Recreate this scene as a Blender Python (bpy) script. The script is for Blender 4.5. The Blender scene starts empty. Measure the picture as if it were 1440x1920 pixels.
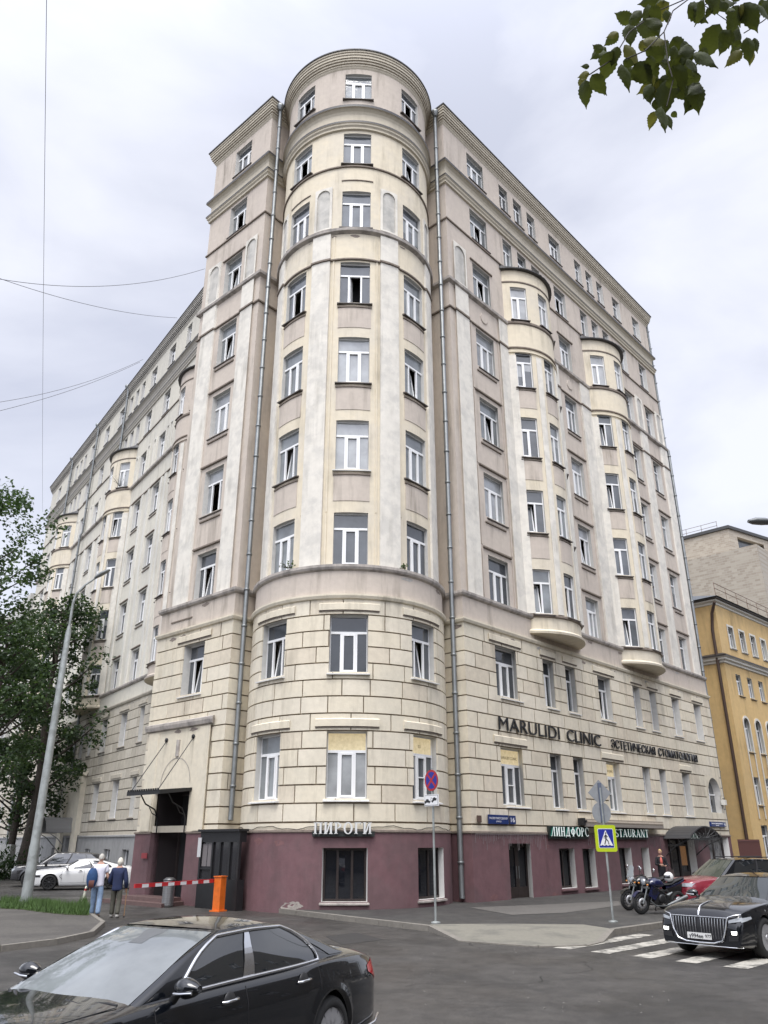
import bpy, math, random
from math import sin, cos, tan, radians, degrees, atan2, pi, hypot, sqrt, asin
from mathutils import Vector, Matrix
random.seed(7)
S = bpy.context.scene
COL = S.collection
# ------------------------------------------------------------------ camera
CAMH = 2.15
cam = bpy.data.cameras.new('camera'); camo = bpy.data.objects.new('camera', cam); COL.objects.link(camo)
camo.location = (0, 0, CAMH); camo.rotation_euler = (radians(90 + 22.75), 0, 0)
cam.sensor_fit = 'VERTICAL'; cam.sensor_height = 36; cam.lens = 36 * 1476 / 1920
cam.clip_start = 0.05; cam.clip_end = 4000
S.camera = camo
S.view_settings.view_transform = 'Standard'; S.view_settings.look = 'None'
S.view_settings.exposure = 1.23; S.view_settings.gamma = 1
# ------------------------------------------------------------------ light
SUN_EL, SUN_AZ = radians(64), radians(190)   # behind the camera, veiled by cloud
W = bpy.data.worlds.new('World'); S.world = W; W.use_nodes = True
nt = W.node_tree; N = nt.nodes; L = nt.links; N.clear()
wo = N.new('ShaderNodeOutputWorld'); bg = N.new('ShaderNodeBackground'); L.new(bg.outputs[0], wo.inputs[0])
sky = N.new('ShaderNodeTexSky'); sky.sky_type = 'NISHITA'; sky.sun_disc = False
sky.sun_elevation = SUN_EL; sky.sun_rotation = SUN_AZ
tc = N.new('ShaderNodeTexCoord')
mp = N.new('ShaderNodeMapping'); mp.inputs['Scale'].default_value = (1.0, 1.0, 2.0); mp.inputs['Location'].default_value = (3.1, .4, .7)
L.new(tc.outputs['Generated'], mp.inputs[0])
n1 = N.new('ShaderNodeTexNoise'); n1.inputs['Scale'].default_value = 2.3; n1.inputs['Detail'].default_value = 7; n1.inputs['Roughness'].default_value = .5; n1.inputs['Distortion'].default_value = .35
L.new(mp.outputs[0], n1.inputs['Vector'])
cr = N.new('ShaderNodeValToRGB'); L.new(n1.outputs['Fac'], cr.inputs[0])
cr.color_ramp.elements[0].position = .37; cr.color_ramp.elements[0].color = (.268, .277, .322, 1)
cr.color_ramp.elements[1].position = .63; cr.color_ramp.elements[1].color = (.385, .390, .424, 1)
sd = Vector((sin(SUN_AZ) * cos(SUN_EL), cos(SUN_AZ) * cos(SUN_EL), sin(SUN_EL)))
dp = N.new('ShaderNodeVectorMath'); dp.operation = 'DOT_PRODUCT'; dp.inputs[1].default_value = sd
nrm = N.new('ShaderNodeVectorMath'); nrm.operation = 'NORMALIZE'; L.new(tc.outputs['Generated'], nrm.inputs[0]); L.new(nrm.outputs[0], dp.inputs[0])
mr = N.new('ShaderNodeMapRange'); mr.inputs['From Min'].default_value = .35; mr.inputs['From Max'].default_value = 1; mr.inputs['To Min'].default_value = 1; mr.inputs['To Max'].default_value = 3.2; mr.interpolation_type = 'SMOOTHSTEP'
L.new(dp.outputs['Value'], mr.inputs[0])
sc_ = N.new('ShaderNodeVectorMath'); sc_.operation = 'SCALE'; L.new(cr.outputs[0], sc_.inputs[0]); L.new(mr.outputs[0], sc_.inputs['Scale'])
sk = N.new('ShaderNodeVectorMath'); sk.operation = 'SCALE'; sk.inputs['Scale'].default_value = .012; L.new(sky.outputs[0], sk.inputs[0])
ad = N.new('ShaderNodeVectorMath'); ad.operation = 'ADD'; L.new(sc_.outputs[0], ad.inputs[0]); L.new(sk.outputs[0], ad.inputs[1])
L.new(ad.outputs[0], bg.inputs[0]); bg.inputs[1].default_value = 1.0
sl = bpy.data.lights.new('sun', 'SUN'); sl.energy = 1.15; sl.angle = radians(28); sl.color = (1, .965, .91)
so = bpy.data.objects.new('sun', sl); COL.objects.link(so); so.rotation_euler = sd.to_track_quat('Z', 'Y').to_euler()
# ------------------------------------------------------------------ frame of the corner
AX = radians(-2.6)
def v2(a): return Vector((sin(a), cos(a)))
n0 = v2(AX); p0 = Vector((cos(AX), -sin(AX)))
dR = v2(AX + radians(44.9)); dL = v2(AX - radians(44.9)); nR = Vector((dR.y, -dR.x)); nL = Vector((-dL.y, dL.x))
if nR.dot(n0) > 0: nR = -nR
if nL.dot(n0) > 0: nL = -nL
CR = n0 * 31.52 + p0 * 4.71; CL = n0 * 31.52 - p0 * 4.71
TC = n0 * 32.43; TR = 3.98
aL2 = atan2(-1137, 1600.5); d2 = v2(aL2); C2 = Vector((-15.2, 50.1)); n2 = Vector((d2.y, -d2.x))
if n2.dot(Vector((0, 1))) > 0: n2 = -n2
EL = CL + dL * 5.5
# pixel of the photograph -> point on the ground, used only to measure while laying out
F_, TH = 1476., atan2(619., 1476.)
def ray(x, y):
    u = (x - 720) / F_; v = (960 - y) / F_
    return Vector((u, cos(TH) - v * sin(TH), sin(TH) + v * cos(TH)))
def gnd(x, y, z=0.):
    r = ray(x, y); t = (CAMH - z) / -r.z
    return Vector((r.x * t, r.y * t, z))
def atY(x, y, Y):
    r = ray(x, y); return Vector((r.x / r.y * Y, Y, CAMH + r.z / r.y * Y))
# ------------------------------------------------------------------ naming
def tag(o, label=None, cat=None, group=None, kind=None):
    if label: o['label'] = label
    if cat: o['category'] = cat
    if group: o['group'] = group
    if kind: o['kind'] = kind
    return o
def thing(name, label, cat, loc=(0, 0, 0), rz=0, group=None):
    o = bpy.data.objects.new(name, None); COL.objects.link(o); o.location = loc; o.rotation_euler = (0, 0, rz)
    o.empty_display_size = .2
    return tag(o, label, cat, group)
def copy_tree(o, parent=None):
    c = o.copy(); COL.objects.link(c); c.parent = parent
    for ch in [x for x in o.children]: copy_tree(ch, c)
    return c
# ------------------------------------------------------------------ mesh builder
class MB:
    def __init__(s): s.v = []; s.f = []; s.m = []; s.s = []
    def quad(s, a, b, c, d, m=0): s.poly([a, b, c, d], m)
    def poly(s, pts, m=0, sm=False):
        i = len(s.v); s.v += [tuple(p) for p in pts]; s.f.append(tuple(range(i, i + len(pts)))); s.m.append(m); s.s.append(sm)
    def grid(s, rows, m=0, sm=True, closed=False, mf=None):
        i = len(s.v); nr = len(rows); nc = len(rows[0])
        for r in rows: s.v += [tuple(p) for p in r]
        for a in range(nr - 1):
            for b in range(nc if closed else nc - 1):
                b2 = (b + 1) % nc
                s.f.append((i + a * nc + b, i + a * nc + b2, i + (a + 1) * nc + b2, i + (a + 1) * nc + b)); s.m.append(mf(a, b) if mf else m); s.s.append(sm)
    def box(s, c, d, m=0, rz=0, M=None):
        R = M or Matrix.Rotation(rz, 3, 'Z'); c = Vector(c)
        P = [c + R @ Vector((x * d[0] / 2, y * d[1] / 2, z * d[2] / 2)) for x in (-1, 1) for y in (-1, 1) for z in (-1, 1)]
        i = len(s.v); s.v += [tuple(p) for p in P]
        for f in ((0, 1, 3, 2), (4, 6, 7, 5), (0, 4, 5, 1), (2, 3, 7, 6), (0, 2, 6, 4), (1, 5, 7, 3)):
            s.f.append(tuple(i + k for k in f)); s.m.append(m); s.s.append(False)
    def tube(s, pts, r, m=0, n=8, cap=True, sm=True):
        pts = [Vector(p) for p in pts]; rr = r if isinstance(r, (list, tuple)) else [r] * len(pts)
        rows = []; up = Vector((0, 0, 1)); pu = None
        for k, p in enumerate(pts):
            t = (pts[min(k + 1, len(pts) - 1)] - pts[max(k - 1, 0)]).normalized()
            if pu is None:
                a = up if abs(t.z) < .9 else Vector((1, 0, 0)); pu = (a - t * a.dot(t)).normalized()
            else: pu = (pu - t * pu.dot(t)).normalized()
            w = t.cross(pu)
            rows.append([p + (pu * cos(2 * pi * j / n) + w * sin(2 * pi * j / n)) * rr[k] for j in range(n)])
        s.grid(rows, m, sm, closed=True)
        if cap: s.poly(rows[0][::-1], m); s.poly(rows[-1], m)
    def lathe(s, c, axis, prof, m=0, n=20, sm=True, mf=None):
        c = Vector(c); axis = Vector(axis).normalized(); a = Vector((0, 0, 1)) if abs(axis.z) < .9 else Vector((1, 0, 0))
        u = (a - axis * a.dot(axis)).normalized(); w = axis.cross(u)
        s.grid([[c + axis * h + (u * cos(2 * pi * j / n) + w * sin(2 * pi * j / n)) * r for j in range(n)] for r, h in prof], m, sm, closed=True, mf=mf)
    def prism(s, poly, z0, z1, m=0, mt=None):
        n = len(poly); s.poly([(p[0], p[1], z1) for p in poly], m if mt is None else mt); s.poly([(p[0], p[1], z0) for p in poly][::-1], m)
        for i in range(n):
            a, b = poly[i], poly[(i + 1) % n]; s.quad((a[0], a[1], z0), (b[0], b[1], z0), (b[0], b[1], z1), (a[0], a[1], z1), m)
    def build(s, name, mats, parent=None, merge=False):
        me = bpy.data.meshes.new(name); me.from_pydata(s.v, [], s.f)
        ms = mats if isinstance(mats, (list, tuple)) else [mats]
        for x in ms: me.materials.append(x)
        me.polygons.foreach_set('material_index', s.m); me.polygons.foreach_set('use_smooth', s.s)
        me.update()
        if merge:
            import bmesh
            b = bmesh.new(); b.from_mesh(me); bmesh.ops.remove_doubles(b, verts=b.verts, dist=.0008); bmesh.ops.recalc_face_normals(b, faces=b.faces); b.to_mesh(me); b.free()
        o = bpy.data.objects.new(name, me); COL.objects.link(o); o.parent = parent
        return o
# ------------------------------------------------------------------ materials
MATS = {}
def mat(name, col, rough=.6, metal=0, nz=0, nscale=8, bump=0, streak=0, blotch=0, spec=None, ior=None, emit=None, estr=0, col2=None, blotch_scale=.35, coat=0, alpha=None, wetmap=0, trans=0, nz2=None):
    if name in MATS: return MATS[name]
    m = bpy.data.materials.new(name); m.use_nodes = True; t = m.node_tree; P = t.nodes['Principled BSDF']; NW = t.nodes.new; LK = t.links.new
    P.inputs['Roughness'].default_value = rough; P.inputs['Metallic'].default_value = metal
    P.inputs['Base Color'].default_value = (*col, 1)
    if ior: P.inputs['IOR'].default_value = ior
    if spec is not None: P.inputs['Specular IOR Level'].default_value = spec
    if coat: P.inputs['Coat Weight'].default_value = coat; P.inputs['Coat Roughness'].default_value = .03
    if alpha is not None: P.inputs['Alpha'].default_value = alpha
    if trans: P.inputs['Transmission Weight'].default_value = trans
    if emit: P.inputs['Emission Color'].default_value = (*emit, 1); P.inputs['Emission Strength'].default_value = estr
    if nz or streak or blotch or bump:
        g = NW('ShaderNodeNewGeometry'); cur = None
        def mixc(fac, a, b, mode='MIX'):
            x = NW('ShaderNodeMix'); x.data_type = 'RGBA'; x.blend_type = mode
            LK(fac, x.inputs[0]) if not isinstance(fac, float) else setattr(x.inputs[0], 'default_value', fac)
            for k, q in ((6, a), (7, b)):
                if isinstance(q, tuple): x.inputs[k].default_value = (*q, 1)
                else: LK(q, x.inputs[k])
            return x.outputs[2]
        def noise(scale, detail=5, vec=(1, 1, 1), rough_=.55, loc=0):
            mpn = NW('ShaderNodeMapping'); mpn.inputs['Scale'].default_value = vec; mpn.inputs['Location'].default_value = (loc, loc * 1.7, loc * .3); LK(g.outputs['Position'], mpn.inputs[0])
            nn = NW('ShaderNodeTexNoise'); nn.inputs['Scale'].default_value = scale; nn.inputs['Detail'].default_value = detail; nn.inputs['Roughness'].default_value = rough_; LK(mpn.outputs[0], nn.inputs['Vector']); return nn.outputs['Fac']
        def ramp(f, a, b, x=0., y=1.):
            q = NW('ShaderNodeMapRange'); q.inputs[1].default_value = a; q.inputs[2].default_value = b; q.inputs[3].default_value = x; q.inputs[4].default_value = y; LK(f, q.inputs[0]); return q.outputs[0]
        cur = tuple(col)
        if blotch:
            c2 = col2 or tuple(c * .78 for c in col)
            cur = mixc(ramp(noise(blotch_scale, 6, loc=3.3, rough_=.62), .47, .60, 0, blotch), cur, c2)
        if nz:
            cur = mixc(ramp(noise(nscale, 6), .3, .7), mixc(1.0, cur, (1 - nz,) * 3, 'MULTIPLY'), mixc(1.0, cur, (1 + nz,) * 3, 'MULTIPLY'))
        if nz2:
            cur = mixc(ramp(noise(nz2[1], 7, rough_=.7, loc=7.), .36, .64), mixc(1.0, cur, (1 - nz2[0],) * 3, 'MULTIPLY'), mixc(1.0, cur, (1 + nz2[0],) * 3, 'MULTIPLY'))
        if streak:
            a = ramp(noise(2.2, 6, (1, 1, .10), .65, 5.), .50, .72); b = ramp(noise(.5, 3, loc=9.), .38, .62)
            mm = NW('ShaderNodeMath'); mm.operation = 'MULTIPLY'; LK(a, mm.inputs[0]); LK(b, mm.inputs[1])
            m3 = NW('ShaderNodeMath'); m3.operation = 'MULTIPLY'; LK(mm.outputs[0], m3.inputs[0]); m3.inputs[1].default_value = streak
            cur = mixc(m3.outputs[0], cur, tuple(c * k for c, k in zip(col, (.50, .49, .47))))
        if not isinstance(cur, tuple): LK(cur, P.inputs['Base Color'])
        if bump:
            bn = NW('ShaderNodeBump'); bn.inputs['Strength'].default_value = bump; bn.inputs['Distance'].default_value = .02; LK(noise(nscale * 3.2, 5), bn.inputs['Height']); LK(bn.outputs[0], P.inputs['Normal'])
        if wetmap:
            LK(ramp(noise(.45, 4, loc=1.), .4, .62, rough, rough - wetmap), P.inputs['Roughness'])
    MATS[name] = m; return m
# ------------------------------------------------------------------ plan paths
class Path:
    def __init__(s, pts):
        s.p = [Vector((p[0], p[1])) for p in pts]; n = len(s.p); s.u = [0.]
        sn = []
        for i in range(n - 1):
            d = s.p[i + 1] - s.p[i]; s.u.append(s.u[-1] + d.length); d.normalize(); sn.append(Vector((d.y, -d.x)))
        s.n = sn; s.mt = [sn[0]]
        for i in range(1, n - 1):
            a, b = sn[i - 1], sn[i]; s.mt.append((a + b) / max(.25, 1 + a.dot(b)))
        s.mt.append(sn[-1])
    def seg(s, u):
        import bisect
        return min(max(bisect.bisect_right(s.u, u) - 1, 0), len(s.p) - 2)
    def __call__(s, u, z, off=0.):
        i = s.seg(u); t = (u - s.u[i]) / (s.u[i + 1] - s.u[i])
        a = s.p[i] + s.mt[i] * off; b = s.p[i + 1] + s.mt[i + 1] * off; q = a.lerp(b, t)
        return Vector((q.x, q.y, z))
    def brk(s, u0, u1): return [u for u in s.u if u0 + 1e-5 < u < u1 - 1e-5]
    def tan(s, u):
        d = s.p[s.seg(u) + 1] - s.p[s.seg(u)]; return d.normalized()
def uniq(l):
    l = sorted(l); o = [l[0]]
    for x in l[1:]:
        if x - o[-1] > 1e-5: o.append(x)
    return o
def pwall(mb, P, u0, u1, z0, z1, holes=(), off=0., m=0):
    hs = [h for h in holes if h[1] > u0 and h[0] < u1 and h[3] > z0 and h[2] < z1]
    us = [u0, u1] + P.brk(u0, u1); zs = [z0, z1]
    for h in hs: us += [min(max(h[0], u0), u1), min(max(h[1], u0), u1)]; zs += [min(max(h[2], z0), z1), min(max(h[3], z0), z1)]
    us = uniq(us); zs = uniq(zs)
    for a, b in zip(us, us[1:]):
        cu = (a + b) / 2; j = 0
        while j < len(zs) - 1:
            def inh(k):
                cz = (zs[k] + zs[k + 1]) / 2
                return any(h[0] < cu < h[1] and h[2] < cz < h[3] for h in hs)
            if inh(j): j += 1; continue
            k = j
            while k + 1 < len(zs) - 1 and not inh(k + 1): k += 1
            mb.quad(P(a, zs[j], off), P(b, zs[j], off), P(b, zs[k + 1], off), P(a, zs[k + 1], off), m); j = k + 1
def reveal(mb, P, h, off, depth, m=0, sill=True):
    a, b, z0, z1 = h; us = [a] + P.brk(a, b) + [b]; o2 = off - depth
    mb.quad(P(a, z0, o2), P(a, z0, off), P(a, z1, off), P(a, z1, o2), m); mb.quad(P(b, z0, off), P(b, z0, o2), P(b, z1, o2), P(b, z1, off), m)
    for x, y in zip(us, us[1:]):
        mb.quad(P(x, z1, o2), P(x, z1, off), P(y, z1, off), P(y, z1, o2), m)
        if sill: mb.quad(P(x, z0, off), P(x, z0, o2), P(y, z0, o2), P(y, z0, off), m)
def pbox(mb, P, u0, u1, z0, z1, o0, o1, m=0, ends=True):
    us = [u0] + P.brk(u0, u1) + [u1]
    for a, b in zip(us, us[1:]):
        mb.quad(P(a, z0, o1), P(b, z0, o1), P(b, z1, o1), P(a, z1, o1), m)
        mb.quad(P(a, z1, o1), P(b, z1, o1), P(b, z1, o0), P(a, z1, o0), m)
        mb.quad(P(a, z0, o0), P(b, z0, o0), P(b, z0, o1), P(a, z0, o1), m)
    if ends:
        mb.quad(P(u0, z0, o0), P(u0, z0, o1), P(u0, z1, o1), P(u0, z1, o0), m); mb.quad(P(u1, z0, o1), P(u1, z0, o0), P(u1, z1, o0), P(u1, z1, o1), m)
def sweep(mb, P, u0, u1, prof, m=0, ms=None):
    us = [u0] + P.brk(u0, u1) + [u1]
    for k in range(len(prof) - 1):
        (oa, za), (ob, zb) = prof[k], prof[k + 1]; mm = ms[k] if ms else m
        for a, b in zip(us, us[1:]): mb.quad(P(a, za, oa), P(b, za, oa), P(b, zb, ob), P(a, zb, ob), mm)
    for u in (u0, u1): mb.poly([P(u, z, o) for o, z in prof], m)
def blocks(mb, P, u0, u1, zl, holes, o0, o1, step, m=0, g=.028, seed=1, fixed=()):
    """rusticated courses: one raised slab per stone, trimmed round the openings"""
    rnd = random.Random(seed)
    for k in range(len(zl) - 1):
        za, zb = zl[k] + g, zl[k + 1] - g * .2
        js = []; u = u0 + step * (.5 if k % 2 else 1.) + rnd.uniform(-.1, .1)
        while u < u1 - .25: js.append(u); u += step * rnd.choice((1, 1, 1, .8, 1.15, 1.25))
        js = [j for j in js if min([abs(j - b) for b in fixed] + [9]) > .3]
        ed = [u0] + js + [u1]
        for a, b in zip(ed, ed[1:]):
            a2, b2 = a + g * .5, b - g * .5
            rects = [(a2, b2, za, zb)]
            for h in holes:
                nr_ = []
                for r in rects:
                    if h[1] <= r[0] or h[0] >= r[1] or h[3] <= r[2] or h[2] >= r[3]: nr_.append(r); continue
                    if h[0] > r[0]: nr_.append((r[0], h[0], r[2], r[3]))
                    if h[1] < r[1]: nr_.append((h[1], r[1], r[2], r[3]))
                    x0, x1 = max(r[0], h[0]), min(r[1], h[1])
                    if h[2] > r[2]: nr_.append((x0, x1, r[2], h[2]))
                    if h[3] < r[3]: nr_.append((x0, x1, h[3], r[3]))
                rects = nr_
            mk = rnd.choice((m, m, m + 1, m + 2)) if m == 0 else m
            for r in rects:
                if r[1] - r[0] > .03 and r[3] - r[2] > .02: pbox(mb, P, r[0], r[1], r[2], r[3], o0, o1 + (.004 if mk == 1 else 0), mk)
# ------------------------------------------------------------------ building materials
M_CREAM = mat('cream_stone', (.665, .60, .47), .85, nz=.06, nscale=5, bump=.25, streak=.75, blotch=.5, col2=(.58, .54, .44))
M_CREAM2 = mat('cream_stucco', (.68, .605, .465), .9, nz=.05, nscale=4, bump=.2, streak=.8, blotch=.55, col2=(.60, .55, .46))
M_GREI = mat('greige_stucco', (.535, .470, .400), .9, nz=.05, nscale=4, bump=.2, streak=1.0, blotch=.5, col2=(.48, .42, .365))
M_WHITE = mat('white_stucco', (.69, .655, .58), .9, nz=.07, nscale=3, bump=.25, streak=.75, blotch=.8, col2=(.575, .55, .495), blotch_scale=1.3)
M_GROOVE = mat('stone_joint', (.22, .175, .125), .95, nz=.15, nscale=6)
M_LINE = mat('dirt_and_shade_line', (.20, .165, .135), .9, nz=.2, nscale=9, bump=.3)  # dark ledge lines; also the painted shade under lower window lintels
M_LEDGE = mat('ledge_stucco', (.43, .39, .35), .9, nz=.1, nscale=6, bump=.3, streak=.9, blotch=.9, col2=(.25, .23, .21), blotch_scale=1.6)
M_CORN = mat('cornice_stucco', (.55, .495, .39), .9, nz=.05, nscale=5, streak=.5)
M_MAR = mat('maroon_plinth', (.15, .078, .084), .75, nz=.12, nscale=3, bump=.25, streak=.6, blotch=.75, col2=(.125, .075, .078), blotch_scale=.6)
M_ROOF = mat('roof_metal', (.035, .032, .032), .5, nz=.2, nscale=4)
M_REV = mat('reveal_plaster', (.50, .49, .46), .9, nz=.07, nscale=5, blotch=.4)
M_CHIP = mat('bare_render', (.30, .27, .24), .9, nz=.15, nscale=12)
M_REVW = mat('white_reveal', (.62, .61, .58), .85, nz=.05)
M_FRAME = mat('white_frame', (.80, .80, .79), .35)
M_DFRAME = mat('brown_frame', (.028, .020, .018), .4)
M_SILLD = mat('sill_metal_dark', (.085, .07, .06), .5, nz=.2)
M_SILLW = mat('sill_white', (.62, .61, .58), .6, nz=.06)
M_DARK = mat('dark_interior', (.012, .012, .013), .9)
M_PIPE = mat('zinc_pipe', (.20, .21, .21), .42, metal=.6, nz=.15, nscale=3)
def glass(name, c, rough=.04, ior=1.75): return mat(name, c, rough, ior=ior, nz=.35, nscale=.9, bump=.12)
G = [glass('glass_dark', (.028, .032, .036)), glass('glass_grey', (.075, .082, .09)), glass('glass_curtain', (.20, .215, .22)), glass('glass_pale', (.33, .34, .345)), glass('glass_mid', (.12, .13, .14))]
G_SHOP = mat('shop_glass', (.008, .009, .012), .03, ior=1.6)
G_WARM = mat('lit_glass', (.34, .31, .22), .1, ior=1.5, emit=(1., .80, .46), estr=.20, nz=.3)
WC = {}
def win_mesh(w, h, lights, var, g, fm, warm, sill):
    key = (round(w, 2), round(h, 2), lights, var, g, fm.name, warm, sill)
    if key in WC: return WC[key]
    F = MB(); Pn = MB(); t = .055; zt = h * .70
    def fb(x0, x1, z0, z1, y0=-.035, y1=.04): F.box(((x0 + x1) / 2, (y0 + y1) / 2, (z0 + z1) / 2), (x1 - x0, y1 - y0, z1 - z0))
    fb(-w / 2, -w / 2 + t, 0, h); fb(w / 2 - t, w / 2, 0, h); fb(-w / 2 + t, w / 2 - t, 0, t); fb(-w / 2 + t, w / 2 - t, h - t, h)
    xs = {3: [-w * .195, w * .195], 2: [0.0], 1: []}[lights]
    if lights > 1: fb(-w / 2 + t, w / 2 - t, zt - .045, zt + .045)
    for x in xs: fb(x - .038, x + .038, t, zt - .045)
    cells = [-w / 2 + t] + xs + [w / 2 - t]; act = {3: 1, 2: 0, 1: 0}[lights]
    zb = (zt - .045) if lights > 1 else h - t
    for i in range(len(cells) - 1):
        a, b = cells[i] + (.038 if i else 0), cells[i + 1] - (.038 if i < len(cells) - 2 else 0)
        gap = i == act and var in ('tilt', 'open', 'gap')
        if i == act and lights > 1:
            if not gap:
                for q in ((a, a + .065, t, zb), (b - .065, b, t, zb), (a + .065, b - .065, t, t + .065), (a + .065, b - .065, zb - .065, zb)): fb(*q, -.06, .0)
            if var == 'bar': fb(a, b, (t + zb) / 2 - .02, (t + zb) / 2 + .02, -.05, 0)
        if not gap:
            if var == 'blind':
                zm = t + (zb - t) * (.45, .7, .3)[i % 3]; Pn.quad((a, .01, t), (b, .01, t), (b, .01, zm), (a, .01, zm), 0); Pn.quad((a, .01, zm), (b, .01, zm), (b, .01, zb), (a, .01, zb), 3)
            elif var == 'cur' and i != act:
                xm = (a + b) / 2 + (.12 if i else -.12) * (b - a); Pn.quad((a, .01, t), (xm, .01, t), (xm, .01, zb), (a, .01, zb), 3 if i == 0 else 0); Pn.quad((xm, .01, t), (b, .01, t), (b, .01, zb), (xm, .01, zb), 0 if i == 0 else 3)
            else: Pn.quad((a, .01, t), (b, .01, t), (b, .01, zb), (a, .01, zb), 0)
        elif var == 'tilt':
            sh = .22; hh = zb - t
            def tl(x, y, z): return (x, y + (z - t) / hh * sh + .03, z)
            for (x0, x1, z0, z1) in ((a + .02, a + .08, t, zb), (b - .08, b - .02, t, zb), (a, b, t, t + .06), (a, b, zb - .06, zb)):
                F.poly([tl(x0, 0, z0), tl(x1, 0, z0), tl(x1, 0, z1), tl(x0, 0, z1)]); F.poly([tl(x0, .04, z0), tl(x0, 0, z0), tl(x0, 0, z1), tl(x0, .04, z1)]); F.poly([tl(x1, 0, z0), tl(x1, .04, z0), tl(x1, .04, z1), tl(x1, 0, z1)])
            Pn.quad(tl(a + .06, .02, t), tl(b - .06, .02, t), tl(b - .06, .02, zb), tl(a + .06, .02, zb), 0)
        elif var == 'open':
            F.box((a + .07, .25, (t + zb) / 2), (.05, .42, zb - t), rz=radians(-14)); 
        if gap: Pn.box(((a + b) / 2, .7, (t + zb) / 2), (b - a + .5, .02, zb - t + .5), 1); 
    if lights > 1: Pn.quad((-w / 2 + t, .01, zt + .045), (w / 2 - t, .01, zt + .045), (w / 2 - t, .01, h - t), (-w / 2 + t, .01, h - t), 2 if warm else 0)
    S_ = None
    if sill:
        S_ = MB(); d = .16 if sill == 1 else .30
        S_.v += []; x = w / 2 + .07
        S_.quad((-x, -d - .12, -.07), (x, -d - .12, -.07), (x, -.03, .01), (-x, -.03, .01)); S_.quad((-x, -d - .12, -.11), (x, -d - .12, -.11), (x, -d - .12, -.07), (-x, -d - .12, -.07)); S_.quad((x, -.03, -.11), (-x, -.03, -.11), (-x, -d - .12, -.11), (x, -d - .12, -.11))
        S_.poly([(-x, -.03, -.11), (-x, -.03, .01), (-x, -d - .12, -.07), (-x, -d - .12, -.11)]); S_.poly([(x, -.03, .01), (x, -.03, -.11), (x, -d - .12, -.11), (x, -d - .12, -.07)])
    WC[key] = (F, Pn, S_); return WC[key]
ME = {}
def inst(key, mb, name, mats, parent):
    if key in ME:
        o = bpy.data.objects.new(name, ME[key]); COL.objects.link(o); o.parent = parent; return o
    o = mb.build(name, mats, parent); ME[key] = o.data; return o
def window(P, uc, z0, z1, w, off, parent, lights=3, var='shut', g=0, fm=None, warm=False, sill=1, sillm=None, split=True, name='window'):
    fm = fm or M_FRAME; h = z1 - z0
    key = (round(w, 2), round(h, 2), lights, var, g if isinstance(g, int) else g.name, fm.name, warm, sill)
    F, Pn, Sb = win_mesh(w, h, lights, var, key[4], fm, warm, sill)
    gm = G[g] if isinstance(g, int) else g; sm = sillm or M_SILLD
    p = P(uc, z0, off); t = (P(uc + w / 2, 0, off) - P(uc - w / 2, 0, off)); rz = atan2(t.y, t.x)
    if split:
        o = inst(('f',) + key, F, name, [fm], parent); o.location = p; o.rotation_euler = (0, 0, rz)
        inst(('p', gm.name) + key, Pn, 'pane', [gm, M_DARK, G_WARM, G[2]], o)
        if Sb: inst(('s', sm.name) + key, Sb, 'sill', [sm], o)
    else:
        k2 = ('a', gm.name, sm.name) + key
        if k2 not in ME:
            A = MB(); A.v = F.v + Pn.v + Sb.v; n1_, n2_ = len(F.v), len(F.v) + len(Pn.v)
            A.f = F.f + [tuple(i + n1_ for i in f) for f in Pn.f] + [tuple(i + n2_ for i in f) for f in Sb.f]
            A.m = [0] * len(F.f) + [i + 1 for i in Pn.m] + [5] * len(Sb.f); A.s = [False] * len(A.f)
        else: A = None
        o = inst(k2, A, name, [fm, gm, M_DARK, G_WARM, G[3], sm], parent); o.location = p; o.rotation_euler = (0, 0, rz)
    return o
ROWS = {2: (3.52, 5.75), 3: (7.82, 9.96), 4: (11.98, 14.15), 5: (16.05, 18.3), 6: (20.15, 22.42), 7: (24.25, 26.5), 8: (28.55, 30.72), 9: (32.5, 34.45), 10: (36.85, 38.6)}
OFU = -.22
PROF = dict(
    cap=[(-.06, 10.50), (.07, 10.56), (.11, 10.66), (.11, 10.72), (-.04, 10.76)],
    ledge=[(-.04, 11.66), (.05, 11.72), (.09, 11.80), (.09, 11.90), (-.23, 11.96)],
    mold1=[(-.23, 34.62), (-.12, 34.66), (-.12, 34.78), (-.05, 34.86), (-.05, 34.94), (.0, 34.99), (.0, 35.09), (-.2, 35.12)],
    mold2=[(-.2, 35.68), (-.14, 35.86), (-.03, 35.98), (.04, 36.0), (.04, 36.15), (-.23, 36.2)],
    string=[(-.23, 32.2), (-.15, 32.22), (-.15, 32.29), (-.23, 32.31)],
    sill8=[(-.23, 28.12), (-.05, 28.22), (-.03, 28.36), (-.23, 28.5)],
    str7=[(-.23, 26.58), (-.14, 26.61), (-.14, 26.68), (-.23, 26.7)],
    corn=[(-.23, 38.92), (-.18, 39.0), (-.15, 39.08), (-.12, 39.10), (-.12, 39.20), (-.06, 39.22), (-.06, 39.33), (.0, 39.35), (.0, 39.46), (.05, 39.48), (.05, 39.62), (.09, 39.64), (.09, 39.76), (.13, 39.78), (.13, 39.9)],
    ccap=[(.13, 39.9), (.18, 39.9), (.18, 39.97), (-.4, 40.16), (-.6, 40.16)])
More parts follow.
